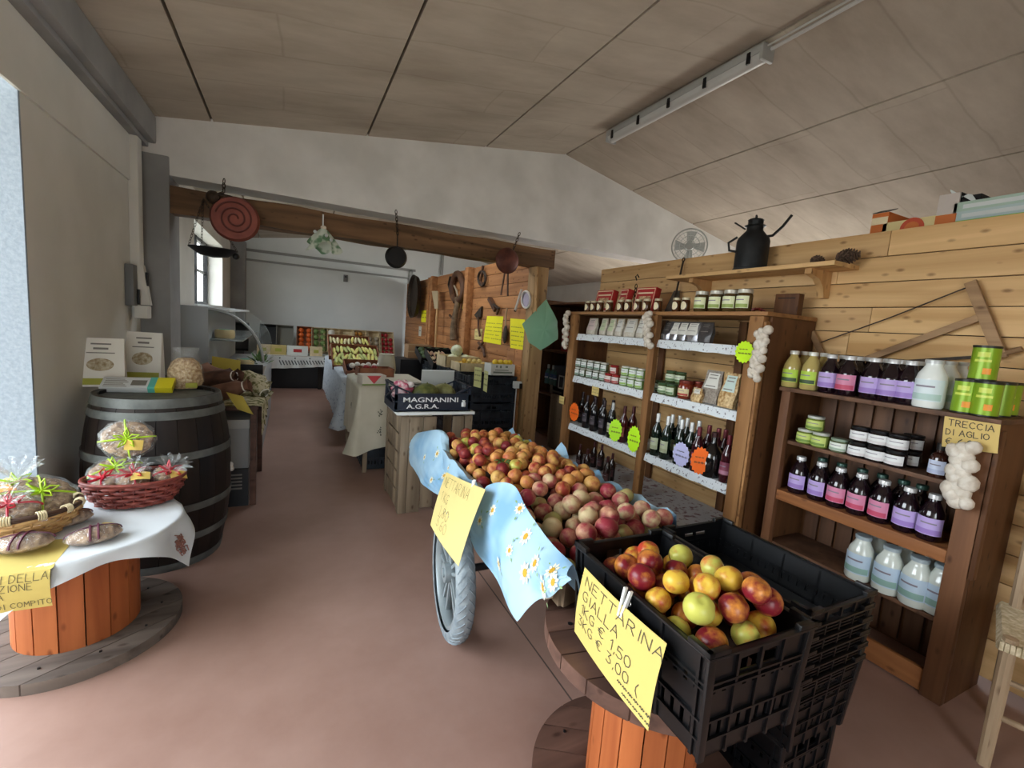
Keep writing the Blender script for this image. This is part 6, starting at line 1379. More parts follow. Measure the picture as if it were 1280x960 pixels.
# ---- table with the cream cloth
def table(label, x0, x1, y0, y1, z):
    t = thing('market_table', label, 'table', (0, 0, 0)); MB().box((x0, y0, z - .025), (x1, y1, z), .003).build('tabletop', M_PAL, t)
    for x in (x0 + .04, x1 - .08):
        for y in (y0 + .06, y1 - .1): MB().box((x, y, 0), (x + .04, y + .04, z - .025), .003).build('leg', M_PAL, t)
def cover(label, x0, x1, y0, y1, z, drop, m, fold=.012, seed=0, motifs=None, corner=.12):
    """cloth over a table: top, aisle side and front side hang as ONE surface"""
    P = [(x1 - .02, y1), (x0, y1), (x0, y0), (x1 - .02, y0)]; L_ = [y1 - y0 + 0 for _ in (0,)]
    def f(u, v):
        # u runs round far-left -> near-left -> near-right ; v 0 table centre line .. .35 edge .. 1 hem
        s = u * ((y1 - y0) + (x1 - x0)); 
        if s < (y1 - y0): e = Vector((x0, y1 - s, z)); n = Vector((-1, 0, 0)); k = s - (y1 - y0)
        else: e = Vector((x0 + s - (y1 - y0), y0, z)); n = Vector((0, -1, 0)); k = s - (y1 - y0)
        cz = math.exp(-(k / .10) ** 2)
        if v < .35: c = Vector((x1 - .02, max(min(e.y, y1), y0 + .0), z)); c = Vector((x1 - .02, e.y if n.x else y0 + .3, z)); return c.lerp(e, v / .35) + Vector((0, 0, .003))
        q = (v - .35) / .65; nn = (n + Vector((-1, -1, 0)) * .6 * cz).normalized()
        return e + nn * (.010 + q * (fold * (1 + math.sin(s * 34 + seed)) + corner * cz * q)) + Vector((0, 0, .003 - q * (drop + .05 * cz + .015 * math.sin(s * 6 + seed))))
    m_ = MB().sheet(f, 90, 22, .0015); o = m_.build('tablecloth', m, None, label, 'tablecloth', smooth=80)
    if motifs:
        g = MB()
        for (u, v, r) in motifs:
            for k in range(10): 
                a = R.uniform(0, 6.28); q = R.uniform(.2, 1) * r; p = f(u + q * math.cos(a) * .35, v + q * math.sin(a) * .9); p2 = f(u + (q * math.cos(a) + .012) * .35, v + q * math.sin(a) * .9 + .012); g.tube([p + Vector((-.003, -.004, 0)), p2 + Vector((-.003, -.004, 0))], .004, 4)
        g.build('motif', mat('green_motif', (98, 104, 92), .8), o, 'grey-green printed motif')
    return o
table('table under the cream printed cloth behind the pallet stand', .59, 1.25, 4.25, 5.2, .835)
M_CREAM = mat('cream_cloth', (196, 192, 174), .85, c2=(212, 208, 192), scale=4)
cover('cream cloth with grey-green motifs on the table behind the pallet stand', .575, 1.25, 4.235, 5.2, .838, .56, M_CREAM, .01, 1, [(.70, .62, .05), (.70, .82, .05), (.30, .65, .05), (.82, .6, .05), (.82, .72, .05), (.82, .84, .05), (.82, .94, .05)])
table('long table under the pale blue cloth beyond the cream-covered table', .56, 1.2, 5.42, 8.2, .77)
for (y, zz_) in ((6.75, .0), (7.7, .07)): MB().box((.6, y - .2, .778), (1.1, y + .25, .80 + zz_)).build('tray_riser', mat('black_tray', (24, 25, 28), .5), None, 'low black riser under the %s courgette tray on the long table' % ('nearer' if y < 7 else 'farther'), 'riser')
cover('pale blue-grey cloth hanging from the long far table along the aisle', .545, 1.2, 5.41, 8.2, .773, .55, mat_print('pale_blue_print', (190, 198, 206), (150, 160, 176), (30, 30, 30), .56, .66), .016, 2)
t = thing('fruit_carton', 'printed carton with a watermelon picture on the front corner of the cream cloth', 'carton', (.70, 4.30, .8425), .15)
MB().box((-.11, -.03, 0), (.11, .14, .09), .002).build('carton_body', mat('carton_white', (206, 200, 190), .7), t); MB().prism([(-.07, -.0312, .085), (.06, -.0312, .085), (-.005, -.0312, .012)], (0, -.0008, 0)).build('melon_picture', mat('melon_red', (206, 74, 82), .6), t, 'red watermelon slice print'); MB().box((-.11, -.0315, .0), (.11, -.0305, .010)).build('green_print', mat('print_green', (120, 150, 70), .6), t, 'green printed strip')
def wooden_tray(label, loc, w, d, h, m, rot=(0, 0, 0), grp=None, nm='produce_tray', slats=True):
    t = thing(nm, label, 'tray', loc, 0, grp); t.rotation_euler = rot
    MB().box((-w / 2, -d / 2, 0), (w / 2, d / 2, .01)).build('tray_base', m, t, smooth=0)
    for y in (-d / 2, d / 2 - .01): MB().box((-w / 2, y, .008), (w / 2, y + .01, h)).build('tray_side', m, t, smooth=0)
    for x in (-w / 2, w / 2 - .01): MB().box((x, -d / 2, .008), (x + .01, d / 2, h)).build('tray_end', m, t, smooth=0)
    return t
M_BROWNBOX = mat('brown_tray_wood', (120, 72, 48), .7, c2=(150, 96, 66), scale=12); M_PALEBOX = mat('pale_tray_wood', (196, 176, 136), .7, c2=(214, 196, 160), scale=12); M_BLKBOX = mat('black_tray', (24, 25, 28), .5)
def produce(nm, label, cat, grp, p, r, sc, m, rot): 
    key = (nm, m.name)
    if key not in PM:
        mb = MB(); prof = [(r * math.sin(PI * k / 10), -r * math.cos(PI * k / 10)) for k in range(11)]; prof[0] = (0, -r); prof[-1] = (0, r); mb.lathe(prof, 14, Matrix.Diagonal((sc[0], sc[1], sc[2], 1))); o = mb.build(nm, m, None, smooth=180); PM[key] = o.data
    else: o = bpy.data.objects.new(nm, PM[key]); COL.objects.link(o)
    o.location = p; o.rotation_euler = rot; return tag(o, label, cat, grp)
PM = {}
def fill(T, w, d, h, n, nm, label, cat, grp, r, sc, mats, seed, layers=2, spin=True, z0=.012):
    """lay n pieces in rows inside a tray whose frame is T"""
    rr = random.Random(seed); nx = max(1, int((w - .03) / (2.02 * r * sc[0]))); ny = max(1, int((d - .03) / (2.02 * r * sc[1]))); k = 0
    for L_ in range(layers):
        for j in range(ny):
            for i in range(nx):
                if k >= n: return
                x = (i - (nx - 1) / 2 + (.25 if L_ else 0) * (1 if i < nx - 1 else 0)) * (w - .03) / nx; y = (j - (ny - 1) / 2 + (0 if spin else rr.uniform(-.16, .16))) * (d - .03) / ny; p = T @ Vector((x, y, z0 + r * sc[2] + L_ * r * sc[2] * 1.75))
                produce(nm, label, cat, grp, p, r, sc, mats[rr.randrange(len(mats))], (T.to_euler().x + rr.uniform(-.15, .15), rr.uniform(-.15, .15), rr.uniform(0, 6.2) if spin else T.to_euler().z + rr.uniform(-.45, .45))); k += 1
def frame(o):
    return Matrix.Translation(o.location) @ o.rotation_euler.to_matrix().to_4x4()
C_ = lambda n, c, r=.45, c2=None: mat(n, c, r, c2=c2, scale=30) if c2 else mat(n, c, r)
# on the cream cloth and the long table
o = wooden_tray('brown wooden tray of tomatoes and onions at the back of the cream cloth', (.82, 5.0, .8425), .36, .24, .09, M_BROWNBOX, (0, 0, .05)); fill(frame(o), .36, .24, .09, 14, 'tomato', 'red tomato in the brown tray on the cream cloth', 'tomato', 'tomatoes on the cream cloth', .034, (1, 1, .85), [C_('tomato_red', (146, 34, 36), .35)], 1)
o = wooden_tray('brown tray of aubergines and white onions on the near end of the long table', (.84, 5.75, .78), .5, .42, .10, M_BROWNBOX, (.25, 0, 0)); fill(frame(o), .5, .3, .1, 8, 'aubergine', 'dark aubergine in the brown tray on the long table', 'aubergine', 'aubergines on the long table', .05, (.9, 1.5, .9), [C_('aubergine', (36, 22, 36), .25)], 2, 1, False)
for k in range(7): produce('white_onion', 'white onion lying on the aubergines on the long table', 'onion', 'white onions on the long table', (.66 + .062 * k, 5.58 + .03 * (k % 2), .885 + .01 * (k % 2)), .034, (1, 1, .9), C_('onion_white', (226, 222, 212), .4), (.3 * k, .2, k))
o = wooden_tray('brown tray of yellow courgettes tilted on the middle of the long table', (.84, 6.75, .86), .64, .55, .07, M_BROWNBOX, (.5, 0, 0)); fill(frame(o), .64, .55, .07, 44, 'courgette', 'yellow-green courgette in the tilted tray on the long table', 'courgette', 'courgettes on the long table', .026, (.9, 3.2, .9), [C_('courgette_yellow', (222, 216, 110), .45, (236, 232, 160)), C_('courgette_pale', (196, 204, 130), .45)], 3, 3, False)
o = wooden_tray('brown tray of pale courgettes with flowers at the far end of the long table', (.86, 7.7, .93), .64, .55, .07, M_BROWNBOX, (.6, 0, 0)); fill(frame(o), .64, .55, .07, 40, 'courgette', 'pale courgette in the farthest tray on the long table', 'courgette', 'pale courgettes on the long table', .028, (.9, 3.0, .9), [C_('courgette_white', (222, 216, 170), .5), C_('courgette_yellow', (222, 216, 110), .45)], 4, 3, False)
t = thing('paper_sack', 'upright cream paper sack at the wall side of the long table', 'sack', (1.06, 5.62, .779)); MB().lathe([(0, 0), (.10, 0), (.11, .06), (.10, .2), (.085, .25), (.08, .25), (.09, .1), (0, .08)], 24, fn=lambda a, z: 1 + .05 * math.sin(a * 5 + z * 30)).build('sack_paper', M_CREAM, t, smooth=60); MB().tube([(.087 * math.cos(x), .087 * math.sin(x), .25) for x in [2 * PI * k / 20 for k in range(20)]], .008, 5, closed=True).build('rolled_rim', M_CREAM, t)
crate('black crate standing on the floor under the cream-covered table', (.92, 4.60, 0), .56, .4, .3, 0, M_BPB, None, .008)
# ---- black crate row against the tool wall
for k in range(5):
    for L_ in range(3):
        y = 4.88 + .41 * k; lab = '%s black crate from the post along the tool wall, %s of its stack' % (ORD[k], ('bottom', 'middle', 'top')[L_])
        if k == 0 and L_ == 0:
            c0 = crate(lab, (2.08, y, .302 * L_), .56, .39, .288, 0, M_BPB, 'black crates along the tool wall', .008); MB().box((-.2805, -.07, .13), (-.2785, .07, .19)).build('label', mat('faded_label', (96, 104, 112), .6), c0, 'faded grey label')
        else: dup(c0, (2.08, y, .302 * L_), 0, lab)
zt = .302 * 3
t = thing('lemon_carton', 'white printed carton of lemons on the nearest black crate stack', 'carton', (2.20, 4.80, zt), 0)
MB().box((-.15, -.09, 0), (.15, .11, .008)).box((-.15, -.09, 0), (.15, -.082, .135)).box((-.15, .102, 0), (.15, .11, .135)).box((-.15, -.082, 0), (-.142, .102, .135)).box((.142, -.082, 0), (.15, .102, .135)).build('carton_body', mat('carton_pale', (214, 216, 210), .7), t, smooth=0)
k = MB(); k.box((-.12, -.0915, .03), (.12, -.0902, .05)).box((-.10, -.0915, .062), (.07, -.0902, .072)).box((.03, -.0915, .095), (.06, -.0902, .118)).box((-.09, -.0915, .095), (-.07, -.0902, .12)).box((-.04, -.0915, .09), (-.02, -.0902, .12)); k.build('print', mat('grey_green_print', (120, 130, 118), .7), t)
fill(frame(t), .3, .2, .1, 12, 'lemon', 'yellow lemon heaped in the white printed carton', 'lemon', 'lemons in the carton', .032, (1, 1.2, 1), [C_('lemon', (228, 192, 50), .4)], 5, 2, True, .065)
o = wooden_tray('pale tray of yellow plums on the second black crate stack', (2.02, 5.25, zt), .42, .34, .10, M_PALEBOX, (0, 0, 0)); fill(frame(o), .42, .34, .1, 34, 'yellow_plum', 'yellow plum in the pale tray on the black crates', 'plum', 'yellow plums on the black crates', .030, (1, 1, 1), [C_('plum_yellow', (222, 176, 52), .4), C_('plum_pale', (220, 196, 120), .4)], 6, 2, True, .04)
o = wooden_tray('pale slatted tray of round melons on the third black crate stack', (2.0, 5.72, zt), .46, .4, .14, M_PALEBOX, (0, 0, 0))
for k, (x, y, z_) in enumerate(((-.1, -.08, .09), (.08, -.06, .09), (-.02, .1, .09), (-.02, .0, .21))): lump('melon', 'pale round melon in the slatted tray on the black crates, %s' % ('front left', 'front right', 'at the back', 'topmost')[k], 'melon', (2.0 + x, 5.72 + y, zt + z_), .078, (1, 1, .95), mat('pale_melon', (196, 200, 166), .5, c2=(222, 224, 200), scale=20), (.3, .2, k))
o = wooden_tray('black tray of borlotti beans tilted on the farther black crates', (2.02, 6.25, zt), .54, .5, .1, M_BLKBOX, (.35, 0, 0)); fill(frame(o), .54, .5, .1, 40, 'bean_pod', 'red-flecked bean pod in the black tray along the tool wall', 'bean', 'bean pods along the tool wall', .015, (1, 4.5, 1), [C_('pod_red', (150, 96, 80), .5, (206, 180, 150)), C_('pod_cream', (196, 176, 140), .5)], 7, 2, False, .05)
o = wooden_tray('black tray of dark greens on the farthest black crates', (2.02, 6.85, zt), .54, .42, .1, M_BLKBOX, (.35, 0, 0)); fill(frame(o), .54, .42, .1, 14, 'cabbage', 'dark green cabbage in the farthest black tray', 'cabbage', 'cabbages along the tool wall', .062, (1, 1, .9), [C_('cabbage', (50, 66, 40), .6, (84, 104, 62))], 8, 1)
t = thing('flat_carton', 'brown cardboard box on the shelf end beside the tool wall corner', 'carton', (1.9, 7.4, .86)); MB().box((-.2, -.14, 0), (.2, .14, .22), .003).build('carton_body', mat('kraft_card', (150, 116, 82), .8), t); MB().box((-.2, -.1415, .10), (.2, -.1402, .12)).build('tape', mat('tape', (176, 148, 108), .4), t); MB().box((-.35, -.3, -.86), (.35, .3, -.01)).build('crate_plinth', M_BLKBOX, t, 'black crate plinth below')
for (px, py, l) in ((597, 471, 'pale yellow price card hanging before the plum tray, the left one'), (607, 476, 'pale yellow price card hanging before the lemon carton, the right one')):
    p = atX(px, py, 1.785); m = MB(); t = thing('price_ticket', l, 'price card', p, .25 if px < 600 else -.1); m.box((0, -.065, -.11), (.0015, .065, .10)); m.build('card', mat('pale_yellow_card', (206, 206, 140), .8), t, smooth=0)
    lettering(t, lambda u, v: Vector((-.0005, .065 * (1 - 2 * u), .1 * (2 * v - 1))), [('~~~~', .1, .75, .045, .04), ('~~~', .12, .5, .05, .04), ('~~~~', .1, .2, .045, .05)], M_INK, .003)
# ---- signs and tools on the tool wall
def tw(px, py, dx=.0): return atX(px, py, XT - .004 - dx)
M_FLUO = mat('fluo_yellow_card', (250, 240, 20), .7)
def wsign(label, pts, lines, w=.004, m=None):
    return card('price_sign', [tw(*p) for p in pts], label, (-.006, 0, 0), lines, w, M_INK, m or M_FLUO)
sc_ = [('~~~', .06, .84, .02, .016), ('~~~~~ ~~~', .06, .70, .02, .016), ('~~~~ ~~~~~', .06, .56, .018, .016), ('~~~~ ~~~~', .06, .42, .02, .016), ('~~~~~ ~~', .06, .28, .02, .016), ('~~~ ~~~~~~', .06, .14, .02, .016)]
wsign('fluorescent yellow handwritten sheet between the tools, left of the iron ladle', [(604, 427), (626, 431), (629, 395.5), (609, 395)], sc_[1:]); wsign('fluorescent yellow handwritten sheet half behind the green bag, right of the iron ladle', [(638, 437), (662.5, 441), (664, 400), (638, 398)], sc_[1:])
wsign('small fluorescent yellow sheet between the two middle posts of the tool wall', [(578, 386), (586.5, 386.5), (587, 369), (581, 369)], [('~~~', .1, .7, .07, .03), ('~~~', .1, .45, .07, .03), ('~~', .2, .15, .07, .04)], .006); wsign('small fluorescent yellow sheet at the far end of the tool wall', [(526.5, 402.5), (535, 403), (535, 388), (527, 388)], [('~~~', .1, .7, .07, .03), ('~~', .2, .3, .07, .05)], .008)
wsign('pale ochre card low on the tool wall beside the lemons', [(593, 424), (602, 425), (603, 411), (594, 411)], [('~~~', .1, .6, .07, .05), ('~~', .2, .2, .07, .06)], .005, M_CARD2)
t = thing('cream_card', 'tiny cream card below the far yellow sheet on the tool wall', 'card', tw(525, 414)); MB().box((-.001, -.1, -.1), (.002, .1, .1)).build('card', M_CREAM, t); MB().box((-.002, -.06, .0), (-.001, .06, .02)).build('print', M_PRINT, t)
M_COP = mat('aged_copper', (84, 46, 36), .55, metal=.4, c2=(112, 62, 48), scale=14); M_WOODD = mat_wood('dark_handle', (70, 44, 30), (104, 70, 48), axis=2, grain=12)
def rod(mb, pts, r, n=7): return mb.tube([tw(x, y, .032) for x, y in pts], r, n)
def tool(label, nm, cat, parts, anchor):
    t = thing(nm, label, cat, (0, 0, 0))
    for (pn, m, mb) in parts: mb.build(pn, m, t, smooth=50)
    return t
tool('iron ladle with a leaf-shaped bowl hung between the two large yellow sheets', 'iron_ladle', 'ladle', [('handle', mat('pale_handle', (176, 146, 110), .5), rod(MB(), [(634, 385), (632.5, 396), (632, 408)], .010)), ('bowl', M_IRON, MB().ball(tw(631.5, 418, .03), .085, 16, 10, (.28, .62, 1.35)))], None)
tool('wooden plane with angled iron hung above the left yellow sheet', 'wood_plane', 'plane', [('body', M_WOODD, MB().bar(tw(612, 373, .03), tw(620, 388, .03), .06, .05, .008)), ('iron', M_IRON, MB().bar(tw(617, 380, .05), tw(624, 386, .05), .03, .02)), ('handle', M_WOODD, MB().bar(tw(621, 393, .03), tw(624, 384, .03), .03, .03))], None)
tool('old hatchet hung left of the wooden plane on the tool wall', 'hatchet', 'hatchet', [('head', M_IRON, MB().prism([tw(595, 394, .0), tw(604, 383, .0), tw(603, 396, .0), tw(599, 399, .0)], (-.03, 0, 0))), ('handle', M_WOODD, rod(MB(), [(598, 396), (598, 410), (600, 420)], .016))], None)
tool('dark harness rings hung high between the right post and the copper pan', 'harness_strap', 'harness', [('ring', M_IRON, MB().tube([tw(602.5 + 4.6 * math.cos(x), 348 + 9 * math.sin(x), .03) for x in [2 * PI * k / 20 for k in range(20)]], .018, 7, closed=True)), ('strap', M_WOODD, rod(MB(), [(604, 332), (603, 340), (601, 352), (604, 356)], .02))], None)
tool('pair of dark crossed irons hung low on the tool wall below the ochre card', 'iron_tongs', 'tongs', [('arm', M_WOODD, rod(MB(), [(598, 428), (604, 436), (606, 446)], .02)), ('arm', M_WOODD, rod(MB(), [(604, 428), (598, 436)], .018))], None)
tool('wooden horse collar with iron hames hung on the far middle of the tool wall', 'horse_collar', 'horse collar', [('collar', M_WOODD, MB().tube([tw(572 + 7 * math.cos(x) * (1 + .2 * math.sin(x)), 359 + 17 * math.sin(x), .05) for x in [2 * PI * k / 26 for k in range(26)]], .05, 8, closed=True)), ('hame', M_IRON, rod(MB(), [(563, 346), (561, 356), (565, 372), (568, 378)], .022)), ('hame', mat('bone', (176, 160, 136), .6), rod(MB(), [(566, 354), (571, 364), (572, 370)], .014))], None)
tool('tall rough branch with cut stubs leaning on the tool wall under the horse collar', 'branch', 'branch', [('bark', mat('bark', (92, 74, 54), .9, c2=(130, 106, 80), scale=16), MB().tube([tw(567, 425, .07), tw(567, 410, .07), tw(569, 395, .07), tw(572, 380, .07), tw(571, 372, .07)], [.06, .055, .05, .045, .03], 9)), ('stub', M_WOODD, rod(MB(), [(568, 400), (562, 394)], .02))], None)
tool('broad wooden winnowing shovel leaning at the far posts of the tool wall', 'wooden_shovel', 'shovel', [('handle', M_PINEZ, MB().tube([tw(544.5, 435, .12), tw(546, 398, .12), tw(547, 385, .12)], .025, 8)), ('blade', mat('pale_blade', (192, 172, 136), .7), MB().prism([tw(544.5, 386, .12), tw(541, 364, .12), tw(548, 364, .12), tw(548, 386, .12)], (-.02, 0, 0)))], None)
tool('large dark round pan hung at the far end of the tool wall', 'round_pan', 'pan', [('pan_disc', M_IRON, MB().lathe([(0, .02), (.40, .02), (.43, .08), (.44, .08), (.41, 0), (0, 0)], 36, Matrix.Translation(tw(520, 371, .10)) @ Matrix.Rotation(-PI / 2, 4, 'Y'))), ('handle', M_IRON, rod(MB(), [(523, 349), (522, 356)], .025))], None)
t = tool('oval plaque with lilac face and white rim on a pale board by the post', 'oval_plaque', 'plaque', [('frame', mat('white_rim', (222, 216, 208), .5), MB().tube([tw(657.5 + 5.4 * math.cos(x), 374.5 + 10.5 * math.sin(x), .045) for x in [2 * PI * k / 28 for k in range(28)]], .012, 8, closed=True)), ('dial', mat('lilac_dial', (176, 166, 186), .6), MB().prism([tw(657.5 + 5 * math.cos(x), 374.5 + 10 * math.sin(x), .02) for x in [2 * PI * k / 24 for k in range(24)]], (-.015, 0, 0)))], None)
tool('white stick leaning beside the oval plaque on the tool wall', 'white_stick', 'stick', [('stick', mat('white_rim', (222, 216, 208)), rod(MB(), [(644, 388), (652, 362)], .014)), ('tip', M_IRON, rod(MB(), [(643.6, 389), (644.2, 387)], .016))], None)
t = thing('pale_board', 'pale bare pine board fixed high beside the front post', 'board', (0, 0, 0)); MB().prism([tw(663, 390), tw(671, 391), tw(673, 333), tw(663, 335)], (-.012, 0, 0)).build('board_wood', M_PINEZ, t, smooth=0); MB().cyl(tw(668, 345, .012), tw(668, 345, .018), .006, n=8).build('nail', M_IRON, t)
t = thing('power_strip', 'white power box with hanging cable beside the foot of the front post', 'power strip', (0, 0, 0)); c = atY(650, 482, 4.64)
MB().box((c.x - .09, 4.60, c.z - .03), (c.x + .05, 4.655, c.z + .05), .005).build('box_shell', M_WHITE, t); MB().box((c.x - .03, 4.585, c.z - .03), (c.x + .0, 4.60, c.z + .03), .003).build('plug', M_BLACKM, t); MB().tube([(c.x - .07, 4.59, c.z - .03), (c.x - .075, 4.58, c.z - .3), (c.x - .07, 4.58, .02), (c.x - .2, 4.55, .01)], .007, 6).build('cable', M_WHITE, t)
# ---- hangings from the beam and lintel (in front of the beam)
YH = YB - .06
def chain(mb, p, q, r=.006, pitch=.03):
    p, q = Vector(p), Vector(q); n = max(2, int((q - p).length / pitch)); d = (q - p).normalized(); a = d.orthogonal().normalized(); b_ = d.cross(a)
    for k in range(n):
        c = p.lerp(q, (k + .5) / n); s_ = a if k % 2 else b_; L_ = (q - p).length / n * .68
        mb.tube([c + d * L_ * math.cos(x) + s_ * L_ * .5 * math.sin(x) for x in [2 * PI * j / 10 for j in range(10)]], r * .6, 5, closed=True)
    return mb
p = atY(294, 274, YH - .02); t = thing('copper_mould', 'round copper mould with a spiral ridge hanging by a chain from the lintel', 'mould', p)
RT = Matrix.Rotation(PI / 2, 4, 'X'); rad = .172
MB().lathe([(0, .03), (rad * .92, .03), (rad, 0), (rad + .004, .0), (rad * .93, .036), (0, .036)], 40, RT).build('copper_pan', mat('red_copper', (124, 64, 54), .55, metal=.3, c2=(146, 80, 66), scale=10), t)
MB().tube([((.02 + .115 * f) * math.cos(f * 15.5), -.036, (.02 + .115 * f) * math.sin(f * 15.5)) for f in [k / 90 for k in range(91)]], .007, 6).build('spiral_ridge', mat('dark_copper', (96, 44, 36), .5, metal=.3), t)
pc = atY(280, 224, YH); chain(MB(), pc - p, (pc.x - p.x, 0, rad + .02)).build('chain', M_IRON, t); MB().ball((pc.x - p.x - .07, -.01, rad - .03), .05, 10, 8).tube([(pc.x - p.x, 0, rad + .02), (pc.x - p.x - .04, -.01, rad), (-.02, -.01, rad - .01)], .012, 6).build('hook', M_IRON, t)
p = atY(267, 315, YH + .02); t = thing('balance_pan', 'black oval balance pan hanging on chains from the left end of the beam', 'balance pan', p)
MB().lathe([(0, -.045), (.10, -.03), (.165, .018), (.172, .02), (.172, .028), (.11, -.012), (0, -.027)], 32, sy=.8).build('pan_dish', M_BLACKM, t)
tp_ = atY(254, 252, YH + .02) - p; m = MB(); [chain(m, (.165 * math.cos(a), .13 * math.sin(a), .025), (tp_.x, 0, tp_.z + .02), .0028, .022) for a in (.1, 2.2, 3.3)]; m.build('chain', M_IRON, t); MB().ball((.16, -.06, -.02), .026, 10, 8).build('weight', M_BLACKM, t)
p = atY(404, 300, YH); t = thing('cloth_bundle', 'pale green and white cloth bundle tied on a white cord under the beam', 'cloth', p)
def bun(u, v): a = 2 * PI * u; r = (.012 + .115 * v ** .8) * (1 + .28 * math.sin(a * 5 + v * 2) * v); return Vector((r * math.cos(a), r * .6 * math.sin(a), .10 - .17 * v + .045 * math.sin(a * 3) * v))
MB().sheet(bun, 50, 14, .002).build('cloth_folds', mat_print('green_white_cloth', (212, 222, 208), (112, 150, 116), (9, 9, 9), .5, .58), t, smooth=60); MB().ball((0, 0, .105), .025, 10, 8, (1, 1, .7)).build('knot', mat('cream_knot', (222, 210, 190), .8), t)
tc = atY(404, 268, YH); MB().cyl((tc.x - p.x, 0, .11), (tc.x - p.x, 0, tc.z - p.z), .006, n=8).build('cord', M_WHITE, t)
for k, (dx, dz) in enumerate(((-.07, .05), (.06, -.0), (.02, .03))): MB().ball((dx, -.07, dz), .014, 8, 6).build('button', M_WHITE, t)
p = atY(496, 321, YH); t = thing('frying_pan', 'small black frying pan hanging on a chain under the middle of the beam', 'pan', p)
MB().lathe([(0, 0), (.078, 0), (.098, -.035), (.103, -.035), (.083, .006), (0, .006)], 36, RT).build('pan_dish', M_BLACKM, t); tc = atY(495, 263, YH); chain(MB(), (tc.x - p.x, 0, tc.z - p.z), (0, 0, .2)).build('chain', M_IRON, t); MB().bar((0, .0, .09), (0, 0, .21), .02, .006).build('handle', M_BLACKM, t)
p = atY(634, 326, YH); t = thing('warming_pan', 'reddish copper warming pan hanging upside down at the right end of the beam', 'pan', p)
MB().lathe([(0, -.03), (.09, -.028), (.128, 0), (.134, .0), (.13, .008), (.09, .03), (0, .034)], 36, RT).build('copper_pan', M_COP, t); tc = atY(655, 292, YH); chain(MB(), (.12, 0, tc.z - p.z), (.06, .0, .12)).build('chain', M_IRON, t)
for dx in (-.035, .035): MB().bar((dx * .5, 0, -.12), (dx * 1.15, .01, -.36), .026, .008).build('handle', M_WOODD, t)
# green bag on the front post
p = atY(676, 408, 4.42); t = thing('green_bag', 'pale green translucent plastic bag hanging from the front post', 'bag', p, .0)
pts = [atY(683, 374, 4.44) - p, atY(697, 402, 4.40) - p, atY(697.5, 424, 4.38) - p, atY(676, 438, 4.38) - p, atY(661, 428, 4.38) - p, atY(653, 405, 4.40) - p]
cpt = sum((q for q in pts), Vector()) / 6
def bagf(s_): return lambda u, v: (lambda k, f: (cpt.lerp(pts[k % 6].lerp(pts[(k + 1) % 6], f), v) + Vector((0, s_ * .035 * (1 - v ** 2) + .006 * math.sin(u * 40) * v, 0))))(int(u * 6) if u < 1 else 5, u * 6 - int(u * 6) if u < 1 else 1)
m = MB(); m.sheet(bagf(-1), 36, 8); m.sheet(bagf(1), 36, 8); m.build('bag_film', mat('green_film', (150, 205, 172), .35, alpha=.72), t, smooth=60)
MB().tube([pts[0], pts[0] + Vector((.01, .05, .1))], .004, 5).build('bag_cord', M_IRON, t)
# ---- store behind the doorway: rack with boxes
t = thing('store_rack', 'dark rack of shelves seen through the gap between the post and the wall shelf', 'shelf', (0, 0, 0)); M_DK = M_SHD
for y in (4.1, 5.7):
    for x in (3.2, 3.62): MB().box((x, y, 0), (x + .04, y + .04, 1.86), .003).build('post', M_DK, t)
MB().box((3.665, 4.1, .02), (3.68, 5.74, 1.9), .002).build('added_backing', M_DK, t); MB().box((3.2, 5.745, .02), (3.66, 5.76, 1.9), .002).build('end_panel', M_DK, t)  # back and end panels added to hide the lit floor beyond
for z in (.02, .58, 1.18, 1.82): MB().box((3.2, 4.1, z), (3.66, 5.74, z + .025), .003).build('rack_shelf', M_DK, t)
def store_box(label, px, py, w, d, h, m, zf, nm='storage_box', extra=None):
    c = atX(px, py, 3.25); t = thing(nm, label, 'box', (3.40, c.y, zf)); MB().box((-.14, -w / 2, 0), (.16, w / 2, h), .003).build('box_body', m, t); MB().box((-.1415, -w * .4, h * .3), (-.1402, w * .4, h * .5)).build('label', extra or M_PRINT, t)
    return t
store_box('red box on the dark store rack behind the short garlic braid', 712, 390, .30, .3, .30, M_RB, 1.2055); store_box('grey flat box under the red one on the dark store rack', 700, 425, .34, .3, .12, mat('grey_card2', (150, 144, 136), .7), .6055 + .0)
for k, px in enumerate((684, 690, 695)):
    c = atX(px, 480, 3.28); t = vessel('green_bottle', '%s of the pale green water bottles on the store rack' % ('left', 'middle', 'right')[k], 'bottle', winep(.045, .27), glass_m((90, 130, 130)), winel(.045, .27), lidm((200, 210, 206)), (.08, .15, .045), (70, 100, 150), (200, 210, 220), 1.2, 'water bottles on the store rack', loc=Vector((3.28, c.y, .7265)))
t = thing('storage_box', 'navy box with a white-edged panel on the store rack', 'box', (3.42, atX(703, 480, 3.3).y - .02, .606)); MB().box((-.16, -.2, 0), (.16, .2, .40), .004).build('box_body', M_NAVY, t); k = MB(); [k.box(a, b_) for a, b_ in (((-.1615, -.08, .1), (-.1602, .06, .12)), ((-.1615, -.08, .26), (-.1602, .06, .28)), ((-.1615, -.08, .1), (-.1602, -.06, .28)), ((-.1615, .04, .1), (-.1602, .06, .28)))]; k.build('panel', M_WHITE, t)
for k, (px, w) in enumerate(((692, .30), (710, .16))):
    c = atX(px, 515, 2.95); t = thing('pallet_board', 'grey pallet boards standing upright in the gap, %s one' % ('wide left', 'narrow right')[k], 'board', (2.98 + .03 * k, c.y, 0)); MB().box((0, -w / 2, 0), (.025, w / 2, .68), .003).build('plank', M_PAL, t); MB().cyl((-.002, 0, .6), (.0, 0, .6), .006, n=8).build('nail', M_IRON, t)
